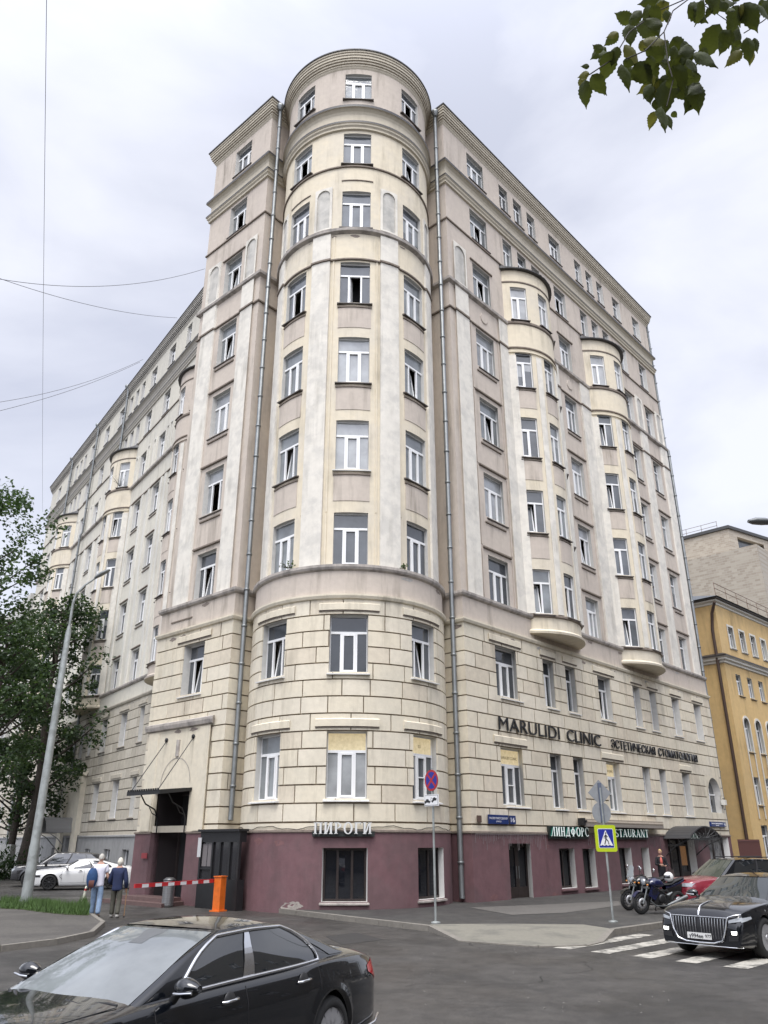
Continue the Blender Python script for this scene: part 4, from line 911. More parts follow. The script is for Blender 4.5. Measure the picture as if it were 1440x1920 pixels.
def lbox(mb, a0, a1, o0, o1, z0, z1, m=0): mb.box(Lf((a0 + a1) / 2, (o0 + o1) / 2, (z0 + z1) / 2), (a1 - a0, o1 - o0, z1 - z0), m, rz=atan2(dL.y, dL.x))
mb = MB(); lbox(mb, -1.9, .42, .12, .42, 0, .95); lbox(mb, -1.9, .42, .12, .42, 2.15, 2.5)
for a in (.42, -.3, -.75, -1.3, -1.81): lbox(mb, a - .09, a, .32, .42, .95, 2.15)
lbox(mb, -1.95, .48, .08, .52, 2.5, 2.58); lbox(mb, -.3, .33, .36, .41, 1.25, 1.3)
mb.build('cabin', [M_BLK], BT)
mb = MB(); mb.quad(Lf(.4, .36, .95), Lf(-1.9, .36, .95), Lf(-1.9, .36, 2.15), Lf(.4, .36, 2.15), 0); mb.quad(Lf(.38, .12, .95), Lf(.38, .38, .95), Lf(.38, .38, 2.15), Lf(.38, .12, 2.15), 0); mb.build('glazing', [mat('booth_glass', (.02, .02, .022), .06, ior=1.5)], BT)
mb = MB(); mb.quad(Lf(-.02, 0.365, 1.35), Lf(-.3, 0.365, 1.35), Lf(-.3, 0.365, 2.1), Lf(-.02, 0.365, 2.1)); mb.quad(Lf(.3, 0.365, 1.35), Lf(.02, 0.365, 1.35), Lf(.02, 0.365, 2.1), Lf(.3, 0.365, 2.1)); mb.build('curtain', [mat('grey_curtain', (.16, .145, .145), .7)], BT)
mb = MB(); lbox(mb, .30, .5, .44, .46, 1.65, 2.3); tag(mb.build('notice', [mat('paper', (.5, .5, .5), .8)]), 'small white notice on the booth post by the entrance', 'notice')
mb = MB(); lbox(mb, 4.35, 4.75, .1, .12, 1.55, 1.75); tag(mb.build('wall_plate', [mat('red_plate', (.28, .04, .045), .6)]), 'small red plate on the maroon wall left of the entrance', 'sign')
# litter bin
b = Lf(1.35, .95, 0)
t = thing('litter_bin', 'round ribbed steel litter bin beside the entrance steps', 'bin', b); mb = MB(); pr = []
for i in range(14): z = .06 + i * .055; pr += [(.205, z), (.215, z + .02), (.205, z + .045)]
mb.lathe((0, 0, 0), (0, 0, 1), [(.15, 0), (.2, .02)] + pr + [(.2, .85)], 0, 24); mb.build('drum', [mat('steel', (.30, .30, .30), .35, metal=.8)], t)
mb = MB(); mb.lathe((0, 0, 0), (0, 0, 1), [(.2, .85), (.22, .86), (.22, .90), (.12, .97), (0, .98)], 0, 24); mb.build('lid', [mat('steel_dark', (.12, .12, .12), .4, metal=.6)], t)
# barrier
bp = gnd(409, 1709); M_OR = mat('orange_paint', (.62, .13, .012), .5, nz=.15, nscale=6)
t = thing('barrier', 'orange boom barrier with red and white striped arm closing the yard', 'barrier', (bp.x, bp.y, 0)); az = atan2(26.1 - bp.y, -7.25 - bp.x)
mb = MB(); mb.box((0, 0, .53), (.30, .28, 1.06), 0, rz=az); mb.box((0, 0, 1.07), (.36, .32, .03), 0, rz=az); mb.box((0, 0, .02), (.44, .4, .04), 0, rz=az); mb.build('cabinet', [M_OR], t)
mb = MB(); M3 = Matrix.Rotation(az, 3, 'Z'); ln = 3.9
for i in range(26):
    x0, x1 = .1 + ln * i / 26, .1 + ln * (i + 1) / 26; zz = .93 - .0 * i
    mb.box(M3 @ Vector(((x0 + x1) / 2, -.19, zz)), (x1 - x0, .05, .1), (0 if (i // 2) % 2 == 0 else 1), rz=az)
mb.box(M3 @ Vector((2.05, -.19, .93 + .055)), (3.9, .055, .015), 0, rz=az)
mb.build('arm', [mat('barrier_red', (.45, .02, .025), .5), mat('barrier_white', (.65, .65, .65), .5)], t)
mb = MB(); p = gnd(153, 1702); mb.lathe((0, 0, 0), (0, 0, 1), [(.05, 0), (.045, .45)], 0, 10); mb.lathe((0, 0, 0), (0, 0, 1), [(.047, .45), (.047, .52)], 1, 10); mb.lathe((0, 0, 0), (0, 0, 1), [(.045, .52), (.03, .6), (0, .6)], 0, 10)
o = mb.build('bollard', [mat('bollard_white', (.55, .55, .45), .6, nz=.1), mat('bollard_red', (.4, .03, .03), .5)]); o.location = (p.x, p.y, .1); o.rotation_euler = (0, radians(7), 0); tag(o, 'short white bollard with red band standing in the grass tuft', 'bollard')
# side wing entrance hood, planter and parasol-roofed kiosk post
mb = MB(); c = lambda a, o, z: Vector(((C2 + d2 * a + n2 * o).x, (C2 + d2 * a + n2 * o).y, z))
for i in range(12):
    t0, t1 = pi * i / 12, pi * (i + 1) / 12
    A = [c(11.8 + 1.35 * cos(t), o_, 2.75 + 1.0 * sin(t)) for t in (t0, t1) for o_ in (.1, 2.0)]
    mb.quad(A[0], A[1], A[3], A[2])
for s in (-1.35, 1.35): mb.tube([c(11.8 + s, 1.9, 2.8), c(11.8 + s, 1.2, 2.4), c(11.8 + s, .2, 1.4)], .03, 0, 6)
mb.build('entrance_hood', [mat('hood_grey', (.22, .22, .22), .5)], SW)
# ------------------------------------------------------------------ street lamps
def lamp_head(mb, p, d, s=1.):
    d = Vector(d).normalized(); M = Matrix((d, Vector((-d.y, d.x, 0)).normalized(), d.cross(Vector((-d.y, d.x, 0)).normalized()))).transposed()
    rows = []
    for x, w, h0, h1 in ((0, .05, -.04, .04), (.08, .10, -.05, .07), (.3, .17, -.06, .11), (.55, .16, -.06, .10), (.72, .06, -.04, .04)):
        rows.append([p + M @ (Vector((x, w * cos(t), (h1 if sin(t) > 0 else -h0) * sin(t))) * s) for t in [2 * pi * i / 12 for i in range(12)]])
    mb.grid(rows, 0, True, closed=True); mb.poly(rows[0][::-1]); mb.poly(rows[-1])
M_GALV = mat('galvanised', (.30, .32, .31), .55, metal=.35, nz=.15, nscale=3, blotch=.7, col2=(.20, .21, .20), blotch_scale=2.5)
lp_ = gnd(47, 1700, .1)
t = thing('street_lamp', 'tall grey street lamp on a tapered pole by the grass verge', 'street lamp', (lp_.x, lp_.y, .1), group='street lamps')
mb = MB(); H1 = 9.6; mb.tube([(0, 0, 0), (0, 0, 1.9), (0, 0, 2.0), (0, 0, H1), (0, 0, H1 + .3)], [.19, .17, .155, .105, .06], 0, 14); mb.tube([(0, 0, 0), (0, 0, .25)], .23, 0, 14); mb.build('pole', [M_GALV], t)
mb = MB(); mb.tube([(0, 0, H1 + .25), (0, 0, H1 + 1.2), (.06, .03, H1 + 1.6), (.32, .12, H1 + 2.0), (.72, .28, H1 + 2.4)], [.055, .05, .045, .04, .035], 0, 10); mb.build('arm', [M_GALV], t)
mb = MB(); lamp_head(mb, Vector((.62, .22, H1 + 2.32)), (1, .25, .75), .95); mb.build('lamp_head', [mat('lamp_body', (.14, .15, .15), .4)], t)
t = thing('street_lamp', 'street lamp head reaching in from the right over the crossing', 'street lamp', (13.6, 22.2, 0), group='street lamps')
mb = MB(); mb.tube([(0, 0, 0), (0, 0, 10.2), (0, 0, 10.5)], [.16, .1, .06], 0, 12); mb.build('pole', [M_GALV], t)
mb = MB(); mb.tube([(0, 0, 10.4), (-.3, 0, 10.85), (-1.0, 0, 11.05), (-1.75, 0, 11.1)], .04, 0, 8); mb.build('arm', [M_GALV], t)
mb = MB(); lamp_head(mb, Vector((-1.7, 0, 11.1)), (-1, -.02, .06), 1.15); mb.build('lamp_head', [mat('lamp_body', (.14, .15, .15), .4)], t)
# ------------------------------------------------------------------ overhead wires
def wire(a, b, sag, r=.016, lab=''):
    mb = MB(); a, b = Vector(a), Vector(b); n = 26
    mb.tube([a.lerp(b, i / n) - Vector((0, 0, sag * 4 * (i / n) * (1 - i / n))) for i in range(n + 1)], r, 0, 5)
    return tag(mb.build('overhead_wire', [mat('wire', (.10, .10, .11), .6)]), lab, 'wire', 'wires strung to the side wing roof')
def wa(x, y, Y): return atY(x, y, Y)
wire(wa(-40, 516, 33), wa(384, 504, 45), 1.1, lab='topmost wire sagging across the sky to the left building corner')
wire(wa(-40, 508, 33), wa(332, 596, 52), .6, lab='wire dropping from the topmost wire to the side wing eave')
wire(wa(-60, 762, 40), wa(268, 674, 58), .7, lab='upper wire of the pair rising to the side wing roof')
wire(wa(-60, 784, 40), wa(262, 679, 58), .5, lab='lower wire of the pair rising to the side wing roof')
wire(wa(88, -60, 12), wa(80, 960, 64), .3, .008, lab='thin wire running straight up the left of the sky')
# ------------------------------------------------------------------ cars
M_TYRE = mat('tyre', (.014, .014, .014), .8, nz=.2, nscale=20); M_RIM = mat('alloy', (.50, .50, .51), .35, metal=.6); M_RIMD = mat('dark_alloy', (.018, .018, .019), .45)
M_CHR = mat('chrome', (.72, .73, .75), .12, metal=1.0); M_CGL = mat('car_glass', (.010, .012, .014), .02, ior=2.1); M_BLKP = mat('black_plastic', (.012, .012, .013), .5)
M_LENS = mat('headlamp_lens', (.30, .32, .34), .08, ior=1.6); M_RED = mat('tail_lamp', (.33, .008, .012), .12, ior=1.6)
def lerp(a, b, t): return a + (b - a) * t
def pw(tab, x):
    """smooth piecewise curve through (x, y) points"""
    if x <= tab[0][0]: return tab[0][1]
    if x >= tab[-1][0]: return tab[-1][1]
    for i in range(len(tab) - 1):
        if tab[i][0] <= x <= tab[i + 1][0]:
            x0, y0 = tab[i]; x1, y1 = tab[i + 1]; h = x1 - x0; t = (x - x0) / h
            def sl(k):
                if k <= 0: return (tab[1][1] - tab[0][1]) / (tab[1][0] - tab[0][0])
                if k >= len(tab) - 1: return (tab[-1][1] - tab[-2][1]) / (tab[-1][0] - tab[-2][0])
                a = (tab[k][1] - tab[k - 1][1]) / (tab[k][0] - tab[k - 1][0]); b = (tab[k + 1][1] - tab[k][1]) / (tab[k + 1][0] - tab[k][0])
                return 0 if a * b <= 0 else 2 * a * b / (a + b)
            m0, m1 = sl(i) * h, sl(i + 1) * h
            return (2 * t ** 3 - 3 * t * t + 1) * y0 + (t ** 3 - 2 * t * t + t) * m0 + (-2 * t ** 3 + 3 * t * t) * y1 + (t ** 3 - t * t) * m1
def wheel(parent, name_m, x, y, r, side, spokes, hub=None, w=.24, style=0):
    e = bpy.data.objects.new('wheel', None); COL.objects.link(e); e.parent = parent; e.location = (x, y, r)
    mb = MB(); s = side
    prof = [(r * .66, -w * .5), (r * .90, -w * .5), (r * .975, -w * .38), (r, -w * .2), (r, w * .2), (r * .975, w * .38), (r * .90, w * .5), (r * .74, w * .52), (r * .68, w * .46)]
    mb.lathe((0, 0, 0), (0, s, 0), prof, 0, 40); mb.build('tyre', [M_TYRE], e)
    mb = MB(); mb.lathe((0, 0, 0), (0, s, 0), [(r * .70, w * .49), (r * .69, w * .40), (r * .64, w * .3), (r * .62, -w * .3), (0, -w * .3)], 0, 32, mf=lambda a, b: 0 if a < 1 else 1)
    R_ = r * .67
    for k in range(spokes):
        a = 2 * pi * k / spokes
        for (w0, w1) in ([(.034, .062)] if style == 0 else [(.014, .022)]):
            for dl in ((0,) if style == 0 else (-.10, .10)):
                c0 = Vector((cos(a), 0, sin(a))); c1 = Vector((cos(a + dl), 0, sin(a + dl))); tn = Vector((-sin(a), 0, cos(a)))
                A = [c0 * r * .12 - tn * w0, c0 * r * .12 + tn * w0, c1 * R_ + tn * w1, c1 * R_ - tn * w1]
                o0, o1 = Vector((0, s * w * .42, 0)), Vector((0, s * w * .30, 0))
                mb.quad(*[p + o0 for p in A], 0)
                for p, q in zip(A, A[1:] + A[:1]): mb.quad(p + o0, q + o0, q + o1, p + o1, 0)
    mb.lathe((0, 0, 0), (0, s, 0), [(r * .16, w * .30), (r * .16, w * .44), (r * .12, w * .47), (0, w * .47)], 0, 16)
    mb.build('rim', [name_m, M_RIMD], e)
def car(name, label, loc, heading, S_, paint, rim, group=None):
    """x runs from the nose (0) to the tail (L); +y is the car's right-hand side seen from above, nose at -x"""
    t = thing(name, label, 'car', (loc[0], loc[1], loc[2] if len(loc) > 2 else 0), heading, group)
    root = bpy.data.objects.new('body', None)
    Ln, Wd, wr, fx, rx = S_['L'], S_['W'] / 2, S_['wr'], S_['fx'], S_['rx']; ox = -Ln / 2
    top, belt, plan = S_['top'], S_['belt'], S_['plan']; zb = S_.get('zb', .2)
    fl = S_.get('flare', .02)
    def wid(x): return Wd * pw(plan, x)
    def yside(x, z):
        zt = pw(belt, x); t_ = min(max((z - zb) / (zt - zb), 0), 1)
        return wid(x) * (0.93 + .07 * sin(pi * min(1, .18 + .60 * t_)) - .045 * max(0, t_ - .78) / .22 - .035 * max(0, .12 - t_) / .12)
    xs = []; x = 0
    n = 72
    base_x = [Ln * (i / n) for i in range(n + 1)]
    for cx in (fx, rx): base_x += [cx + s * (wr + .055) * c for s in (-1, 1) for c in (1.0, .985, .95, .88, .78, .6, .4, .2, 0)]
    xs = uniq(sorted(v for v in base_x if 0 <= v <= Ln))
    xs = [v for i, v in enumerate(xs) if i == 0 or v - xs[i - 1] > .004]
    def arch(x):
        for cx in (fx, rx):
            r = wr + .055
            if abs(x - cx) < r: return wr + sqrt(r * r - (x - cx) ** 2)
        return None
    NS = 12
    rows = []
    for x in xs:
        zt = pw(belt, x); a = arch(x); z0 = zb + S_['lift'] * pw([(0, 1), (Ln * .12, .0), (Ln * .88, .0), (Ln, 1.)], x)
        za = max(z0, a or 0); row = []
        if a and za > z0 + .01: row.append((x, yside(x, za) - .28, za))
        else: row.append((x, yside(x, za) - .10, za))
        for k in range(NS + 1):
            z = za + (zt - za) * k / NS; y = yside(x, z)
            if a:
                d = abs(hypot(x - (fx if abs(x - fx) < abs(x - rx) else rx), z - wr) - (wr + .055)); y += fl * max(0, 1 - d / .09)
            row.append((x, y, z))
        tc_ = pw(top, x); yb = yside(x, zt)
        for k in (.985, .955, .90, .80, .6, .4, .2, 0): row.append((x, yb * k, zt + (tc_ - zt) * (1 - k ** 3.2) ** .9))
        rows.append(row)
    mb = MB()
    for sg_ in (1, -1):
        G_ = [[Vector((ox + p[0], sg_ * p[1], p[2])) for p in r] for r in rows]
        if sg_ < 0: G_ = G_[::-1]
        mb.grid(G_, 0, True)
    for idx in (0, -1):                                        # nose and tail caps
        r = rows[idx]; mb.poly([(ox + p[0], p[1], p[2]) for p in r] + [(ox + p[0], -p[1], p[2]) for p in r[::-1]], 0)
    # floor
    mb.poly([(ox + .25, -Wd * .8, zb + .03), (ox + Ln - .25, -Wd * .8, zb + .03), (ox + Ln - .25, Wd * .8, zb + .03), (ox + .25, Wd * .8, zb + .03)], 1)
    body = mb.build('body', [paint, M_BLKP], t, merge=True)
    # wheel housings
    mb = MB()
    for cx in (fx, rx):
        for s in (-1, 1):
            yo = s * (yside(cx, wr * 2) - .05); yi = s * (Wd - .42); rr = wr + .05
            pts = [(ox + cx + rr * cos(a), rr * sin(a) + wr) for a in [pi * i / 14 - .25 for i in range(0, 16)]]
            for p, q in zip(pts, pts[1:]): mb.quad((p[0], yo, p[1]), (q[0], yo, q[1]), (q[0], yi, q[1]), (p[0], yi, p[1]))
            mb.poly([(p[0], yi, p[1]) for p in pts])
    mb.build('wheel_housing', [M_BLKP], t)
    # greenhouse: horizontal slices from the belt (t=0) to the roof edge (t=1)
    gh = S_['gh']; H = S_['H']
    def gx(tt): return pw(gh['front'], tt), pw(gh['rear'], tt)
    def gw(tt): return lerp(gh['w0'], gh['w1'], tt ** 1.25)
    def gz(x, tt): return lerp(pw(belt, x) - .015, pw(gh['roof'], x), tt)
    bw = gh.get('bow', .16)
    def Sside(u, tt, sg_, o=0.):
        a, b = gx(tt); x = lerp(a, b, u); y = (gw(tt) * (1 - gh.get('tf', .05) * (1 - u) ** 3 - gh.get('tr', .09) * u ** 3) + o)
        return Vector((ox + x, sg_ * y, gz(x, tt)))
    def Sfront(v, tt, o=0.):
        a, b = gx(tt); y = gw(tt) * (1 - gh.get('tf', .05)) * v; x = a - bw * (1 - tt * .45) * (1 - v * v)
        return Vector((ox + x - o * .8, y, gz(a, tt) + o * .6 + .012 * tt * (1 - v * v)))
    def Srear(v, tt, o=0.):
        a, b = gx(tt); y = gw(tt) * (1 - gh.get('tr', .09)) * v; x = b + bw * .8 * (1 - tt * .4) * (1 - v * v)
        return Vector((ox + x + o * .8, y, gz(b, tt) + o * .6 + .01 * tt * (1 - v * v)))
    T = [i / 14 for i in range(15)]; UU = [i / 30 for i in range(31)]; VV = [i / 8 - 1 for i in range(17)]
    mb = MB()
    for sg_ in (1, -1): mb.grid([[Sside(u, tt, sg_) for u in (UU if sg_ > 0 else UU[::-1])] for tt in T], 0)
    mb.grid([[Sfront(v, tt) for v in VV] for tt in T], 0); mb.grid([[Srear(-v, tt) for v in VV] for tt in T], 0)
    a, b = gx(1)
    RU = [i / 24 for i in range(25)]
    rrows = []
    for u in RU:
        row = []
        for v in VV:
            xs_ = Sside(u, 1, 1).x; yv = Sside(u, 1, 1).y * v
            bl = max(0, 1 - u / .18) ** 2; br = max(0, 1 - (1 - u) / .18) ** 2
            xv = xs_ - bw * .55 * (1 - v * v) * bl + bw * .8 * .6 * (1 - v * v) * br
            zed = gz(xs_ - ox, 1) + S_['crown'] * (1 - v * v) ** .8 * (1 - bl * .8) * (1 - br * .8) + .012 * (1 - v * v) * bl
            row.append(Vector((xv, yv, zed)))
        rrows.append(row)
    mb.grid(rrows, 0)
    mb.build('roof', [S_.get('roofm') or paint], t, merge=True)
    # glass
    mb = MB(); O = .006
    t0, t1 = .10, .955
    mb.grid([[Sfront(v * (.93 - .0 * tt), lerp(.05, .97, tt), O) for v in VV] for tt in T], 0, True); mb.build('windscreen', [S_.get('wsm') or M_CGL], t)
    mb = MB(); mb.grid([[Srear(-v * .90, lerp(.12, .93, tt), O) for v in VV] for tt in T], 0, True); mb.build('rear_window', [M_CGL], t)
    TW = [i / 8 for i in range(9)]
    def wtop(u): return 1 - .0 * u
    for sg_ in (1, -1):
        lines = []
        for (ua, ub, la, lb) in S_['win']:      # u at the bottom and at the top for both edges
            mb = MB(); R2 = []
            for tt in TW:
                tz = lerp(gh.get('wb', .12), gh.get('wt', .90), tt); A_, B_ = lerp(ua, la, tt), lerp(ub, lb, tt)
                R2.append([Sside(lerp(A_, B_, i / 10), tz, sg_, O) for i in range(11)])
            mb.grid(R2 if sg_ > 0 else [r[::-1] for r in R2], 0, True); mb.build('side_window', [M_CGL], t)
        if S_.get('trim'):
            tm = S_['trim']; ua, ub, la, lb = S_['win'][0][0], S_['win'][-1][1], S_['win'][0][2], S_['win'][-1][3]
            mb = MB(); wb, wt = gh.get('wb', .12), gh.get('wt', .90)
            bot = [Sside(lerp(ua - .015, ub + .012, i / 20), wb - .03, sg_, .012) for i in range(21)]; tp = [Sside(lerp(la - .004, lb + .012, i / 20), wt + .035, sg_, .012) for i in range(21)]
            fe_ = [Sside(lerp(ua - .015, la - .004, i / 8), lerp(wb - .03, wt + .035, i / 8), sg_, .012) for i in range(9)]; re_ = [Sside(lerp(lb + .012, ub + .012, i / 8), lerp(wt + .035, wb - .03, i / 8), sg_, .012) for i in range(9)]
            rt = tm if isinstance(tm, float) else .012
            mb.tube(bot, rt, 0, 6); mb.tube(fe_ + tp[1:-1] + re_, rt, 0, 6); mb.build('window_trim', [M_CHR], t)
        if S_.get('bpil'):
            ua, la = S_['bpil']; mb = MB()
            R2 = [[Sside(lerp(ua, la, tt) + dx, lerp(gh.get('wb', .12) - .03, gh.get('wt', .9) + .03, tt), sg_, .01) for dx in (-S_.get('bpw', .022), S_.get('bpw', .022))] for tt in TW]
            mb.grid(R2 if sg_ < 0 else [r[::-1] for r in R2], 0, False); mb.build('door_pillar', [M_CHR if S_.get('trim') else M_BLKP], t)
    # seams, handles, mirrors
    for sg_ in (1, -1):
        mb = MB()
        for xd in S_['doors']:
            z1 = pw(belt, xd) - .02; zz = [lerp(.32, z1, i / 10) for i in range(11)]
            pts = []
            for z in zz:
                xx = xd; a = arch(xx)
                if a and z < a + .02: continue
                pts.append((ox + xx, sg_ * (yside(xx, z) + .0005), z))
            if len(pts) > 2: mb.tube(pts, .0045, 0, 4)
        lo = [(ox + x_, sg_ * (yside(x_, .33) + .0005), .33) for x_ in [lerp(S_['doors'][0], S_['doors'][-1], i / 10) for i in range(11)] if not arch(x_)]
        if len(lo) > 2: mb.tube(lo, .004, 0, 4)
        if mb.v: mb.build('door_seam', [M_BLKP], t)
        for xh in S_['handles']:
            zh = pw(belt, xh) - .10; y = yside(xh, zh); mb = MB()
            mb.tube([(ox + xh - .10, sg_ * (y + .004), zh - .004), (ox + xh - .08, sg_ * (y + .032), zh), (ox + xh + .08, sg_ * (y + .032), zh + .006), (ox + xh + .10, sg_ * (y + .004), zh + .006)], .013, 0, 8)
            mb.build('door_handle', [M_CHR if S_.get('trim') else paint], t)
            mb = MB(); mb.lathe((ox + xh, sg_ * (y + .003), zh), (0, sg_, 0), [(.075, -.01), (.07, .002), (0, .003)], 0, 16); mb.build('handle_cup', [M_BLKP], t)
        xm, zm = S_['mirror']; y = sg_ * (yside(xm, pw(belt, xm)) + .13)
        mb = MB(); rows_ = []
        for i in range(9):
            q = i / 8; rr = sin(pi * min(max(q, .04), .96)) ** .45
            rows_.append([(ox + xm + .085 * cos(a) * rr + .015 * abs(q - .5), y + sg_ * (q - .5) * .25, zm + .085 * sin(a) * rr * (1.05 - .25 * q)) for a in [2 * pi * k / 14 for k in range(14)]])
        mb.grid(rows_, 0, True, closed=True); mb.tube([(ox + xm, y - sg_ * .1, zm - .04), (ox + xm + .0, sg_ * (yside(xm, pw(belt, xm)) - .02), pw(belt, xm) - .0)], .035, 1, 8)
        m_ = mb.build('wing_mirror', [paint if S_.get('mirc', 1) else M_BLKP, M_BLKP], t)
        if S_.get('trim'):
            mb = MB(); mb.tube([(ox + xm - .075, y - sg_ * .08, zm - .035), (ox + xm - .092, y, zm - .03), (ox + xm - .07, y + sg_ * .11, zm - .02)], .011, 0, 6); mb.build('mirror_strip', [M_CHR], m_)
    for x, nm in ((fx, 0), (rx, 1)):
        for s in (-1, 1): wheel(t, rim, ox + x, s * (Wd - .125), wr, s, S_['spokes'], style=S_.get('rstyle', 0))
    # front and tail details as patches on the real surfaces
    def nose(y, z, o=0.):                                   # x of the front surface at (y, z)
        lo, hi = 0, Ln * .35
        for i in range(26):
            m_ = (lo + hi) / 2; zt = pw(belt, m_); ok = abs(y) <= yside(m_, min(z, zt)) and z <= pw(top, m_)
            if ok: hi = m_
            else: lo = m_
        return ox + hi - o
    def tail(y, z, o=0.):
        lo, hi = Ln * .65, Ln
        for i in range(26):
            m_ = (lo + hi) / 2; zt = pw(belt, m_); ok = abs(y) <= yside(m_, min(z, zt)) and z <= pw(top, m_)
            if ok: lo = m_
            else: hi = m_
        return ox + lo + o
    def patch(fn, outline, name, m, o=.006, par=None, k=6):
        """outline: two polylines (lower, upper) of (y, z)"""
        mb = MB(); lo_, up_ = outline; R2 = []
        for i in range(k + 1):
            t_ = i / k; R2.append([Vector((fn(lerp(a[0], b[0], t_), lerp(a[1], b[1], t_), o), lerp(a[0], b[0], t_), lerp(a[1], b[1], t_))) for a, b in zip(lo_, up_)])
        mb.grid(R2, 0, True); return mb.build(name, [m], par or t)
    return dict(t=t, nose=nose, tail=tail, patch=patch, ox=ox, yside=yside, body=body, belt=lambda x: pw(belt, x), top=lambda x: pw(top, x), Sside=Sside, Sfront=Sfront, gh=gh)
def seg(y0, z0, y1, z1, n=8): return [(lerp(y0, y1, i / n), lerp(z0, z1, i / n)) for i in range(n + 1)]
def text_obj(s, size, ext, m, parent=None, name='lettering', align='CENTER', sx=1., spacing=1., bold=0.):
    cu = bpy.data.curves.new(name, 'FONT'); cu.body = s; cu.size = size; cu.extrude = ext; cu.align_x = align; cu.align_y = 'BOTTOM_BASELINE'; cu.space_character = spacing; cu.offset = bold; cu.resolution_u = 3
    o = bpy.data.objects.new(name, cu); COL.objects.link(o); bpy.context.view_layer.update()
    me = bpy.data.meshes.new_from_object(o.evaluated_get(bpy.context.evaluated_depsgraph_get())); bpy.data.objects.remove(o)
    me.name = name; me.materials.clear(); me.materials.append(m)
    o = bpy.data.objects.new(name, me); COL.objects.link(o); o.parent = parent; o.scale = (sx, 1, 1); return o
# --- the black limousine in the foreground
P_BLACK = mat('black_paint', (.003, .004, .006), .16, coat=1.0, spec=.3); P_BLUEB = mat('midnight_paint', (.007, .010, .018), .2, coat=1.0)
LIMO = dict(L=5.45, W=1.92, wr=.35, fx=.87, rx=4.24, H=1.49, lift=.06, zb=.2, crown=.045,
    top=[(0, .66), (.06, .80), (.25, .88), (.8, .97), (1.5, 1.03), (1.75, 1.06), (4.4, 1.10), (4.85, 1.10), (5.2, 1.06), (5.36, .98), (5.45, .76)],
    belt=[(0, .60), (.06, .70), (.25, .79), (.8, .89), (1.5, .955), (2.5, .985), (3.6, 1.0), (4.3, 1.02), (4.9, 1.01), (5.25, .96), (5.38, .88), (5.45, .70)],
    plan=[(0, .70), (.08, .82), (.3, .92), (.8, .985), (1.6, 1.0), (4.0, 1.0), (4.7, .975), (5.15, .92), (5.37, .84), (5.45, .72)],
    gh=dict(front=[(0, 1.38), (.4, 1.84), (.75, 2.26), (1, 2.68)], rear=[(0, 4.86), (.35, 4.52), (.65, 4.16), (.88, 3.80), (1, 3.45)], w0=.87, w1=.665, roof=[(1.3, 1.36), (2.2, 1.40), (2.7, 1.435), (3.1, 1.45), (3.5, 1.44), (4.2, 1.39), (4.8, 1.34)], bow=.20, tf=.05, tr=.10, wb=.13, wt=.885),
    win=[(.150, .405, .045, .375), (.455, .79, .455, .93)], bpil=(.430, .420), bpw=.027, trim=.019, doors=[1.62, 2.80, 4.02], handles=[2.55, 3.72], mirror=(1.86, 1.075), spokes=10, wsm=mat('windscreen_sky_glass', (.17, .185, .19), .03, ior=2.3, nz=.3, nscale=1.2))  # windscreen: sky reflection painted as a pale, cloudy base colour
LIMO['L'] *= 1
def scaled(Sp, k):
    import copy
    q = copy.deepcopy({a: b for a, b in Sp.items() if a not in ('wsm', 'roofm')})
    for a in ('wsm', 'roofm'):
        if a in Sp: q[a] = Sp[a]
    for a in ('L', 'W', 'wr', 'fx', 'rx', 'H', 'zb', 'crown', 'lift'): q[a] = q[a] * k
    for a in ('top', 'belt'): q[a] = [(x * k, y * k) for x, y in q[a]]
    q['plan'] = [(x * k, y) for x, y in q['plan']]
    g = q['gh']; g['front'] = [(a, b * k) for a, b in g['front']]; g['rear'] = [(a, b * k) for a, b in g['rear']]; g['w0'] *= k; g['w1'] *= k; g['bow'] *= k; g['roof'] = [(x * k, y * k) for x, y in g['roof']]
    q['doors'] = [x * k for x in q['doors']]; q['handles'] = [x * k for x in q['handles']]; q['mirror'] = tuple(x * k for x in q['mirror']); return q
C1 = car('black_limousine', 'large black limousine with chrome window surrounds in the near foreground', (-2.06, 8.72), radians(60), scaled(LIMO, .965), P_BLACK, M_RIM)
def side_patch(C, x0, x1, z0, z1, name, m, s=-1, o=.006, n=8, zf=None):
    mb = MB(); R = []
    for i in range(n + 1):
        t = i / n; r = []
        for j in range(n + 1):
            x = lerp(x0, x1, j / n); za, zb_ = (z0, z1) if zf is None else zf(j / n)
            z = lerp(za, zb_, t); r.append((C['ox'] + x, s * (C['yside'](x, z) + o), z))
        R.append(r)
    mb.grid(R if s < 0 else R[::-1], 0, True); return mb.build(name, [m], C['t'])
for s in (-1, 1):
    side_patch(C1, 4.90, 5.17, .74, .90, 'tail_lamp', M_RED, s, zf=lambda t: (lerp(.80, .70, t), lerp(.86, .92, t)))
    C1['patch'](C1['tail'], (seg(s * .82, .70, s * .45, .74), seg(s * .82, .90, s * .45, .86)), 'tail_lamp', M_RED)
    mb = MB(); mb.tube([(C1['ox'] + 5.22, s * .80, .34), (C1['ox'] + 5.0, s * .885, .30), (C1['ox'] + 4.72, s * .91, .28)], .014, 0, 6); mb.build('bumper_strip', [M_CHR], C1['t'])
    mb = MB(); S0 = C1['Sside'](1.0, .30, s, .002); S1 = C1['Sside'](.87, .62, s, .004)
    R = [[C1['Sside'](lerp(.80, .99, u) if v < .5 else lerp(.80, .99, u), lerp(.16, lerp(.75, .2, u ** .8), v), s, .009) for u in [i / 6 for i in range(7)]] for v in (0, .5, 1)]
    R = [[C1['Sside'](lerp(.90, 1.0, i / 6), lerp(.17, lerp(.62, .2, (i / 6) ** .8), v), s, .009) for i in range(7)] for v in (0, .5, 1)]
    mb.grid(R if s > 0 else R[::-1], 0); mb.build('quarter_window', [M_CGL], C1['t'])
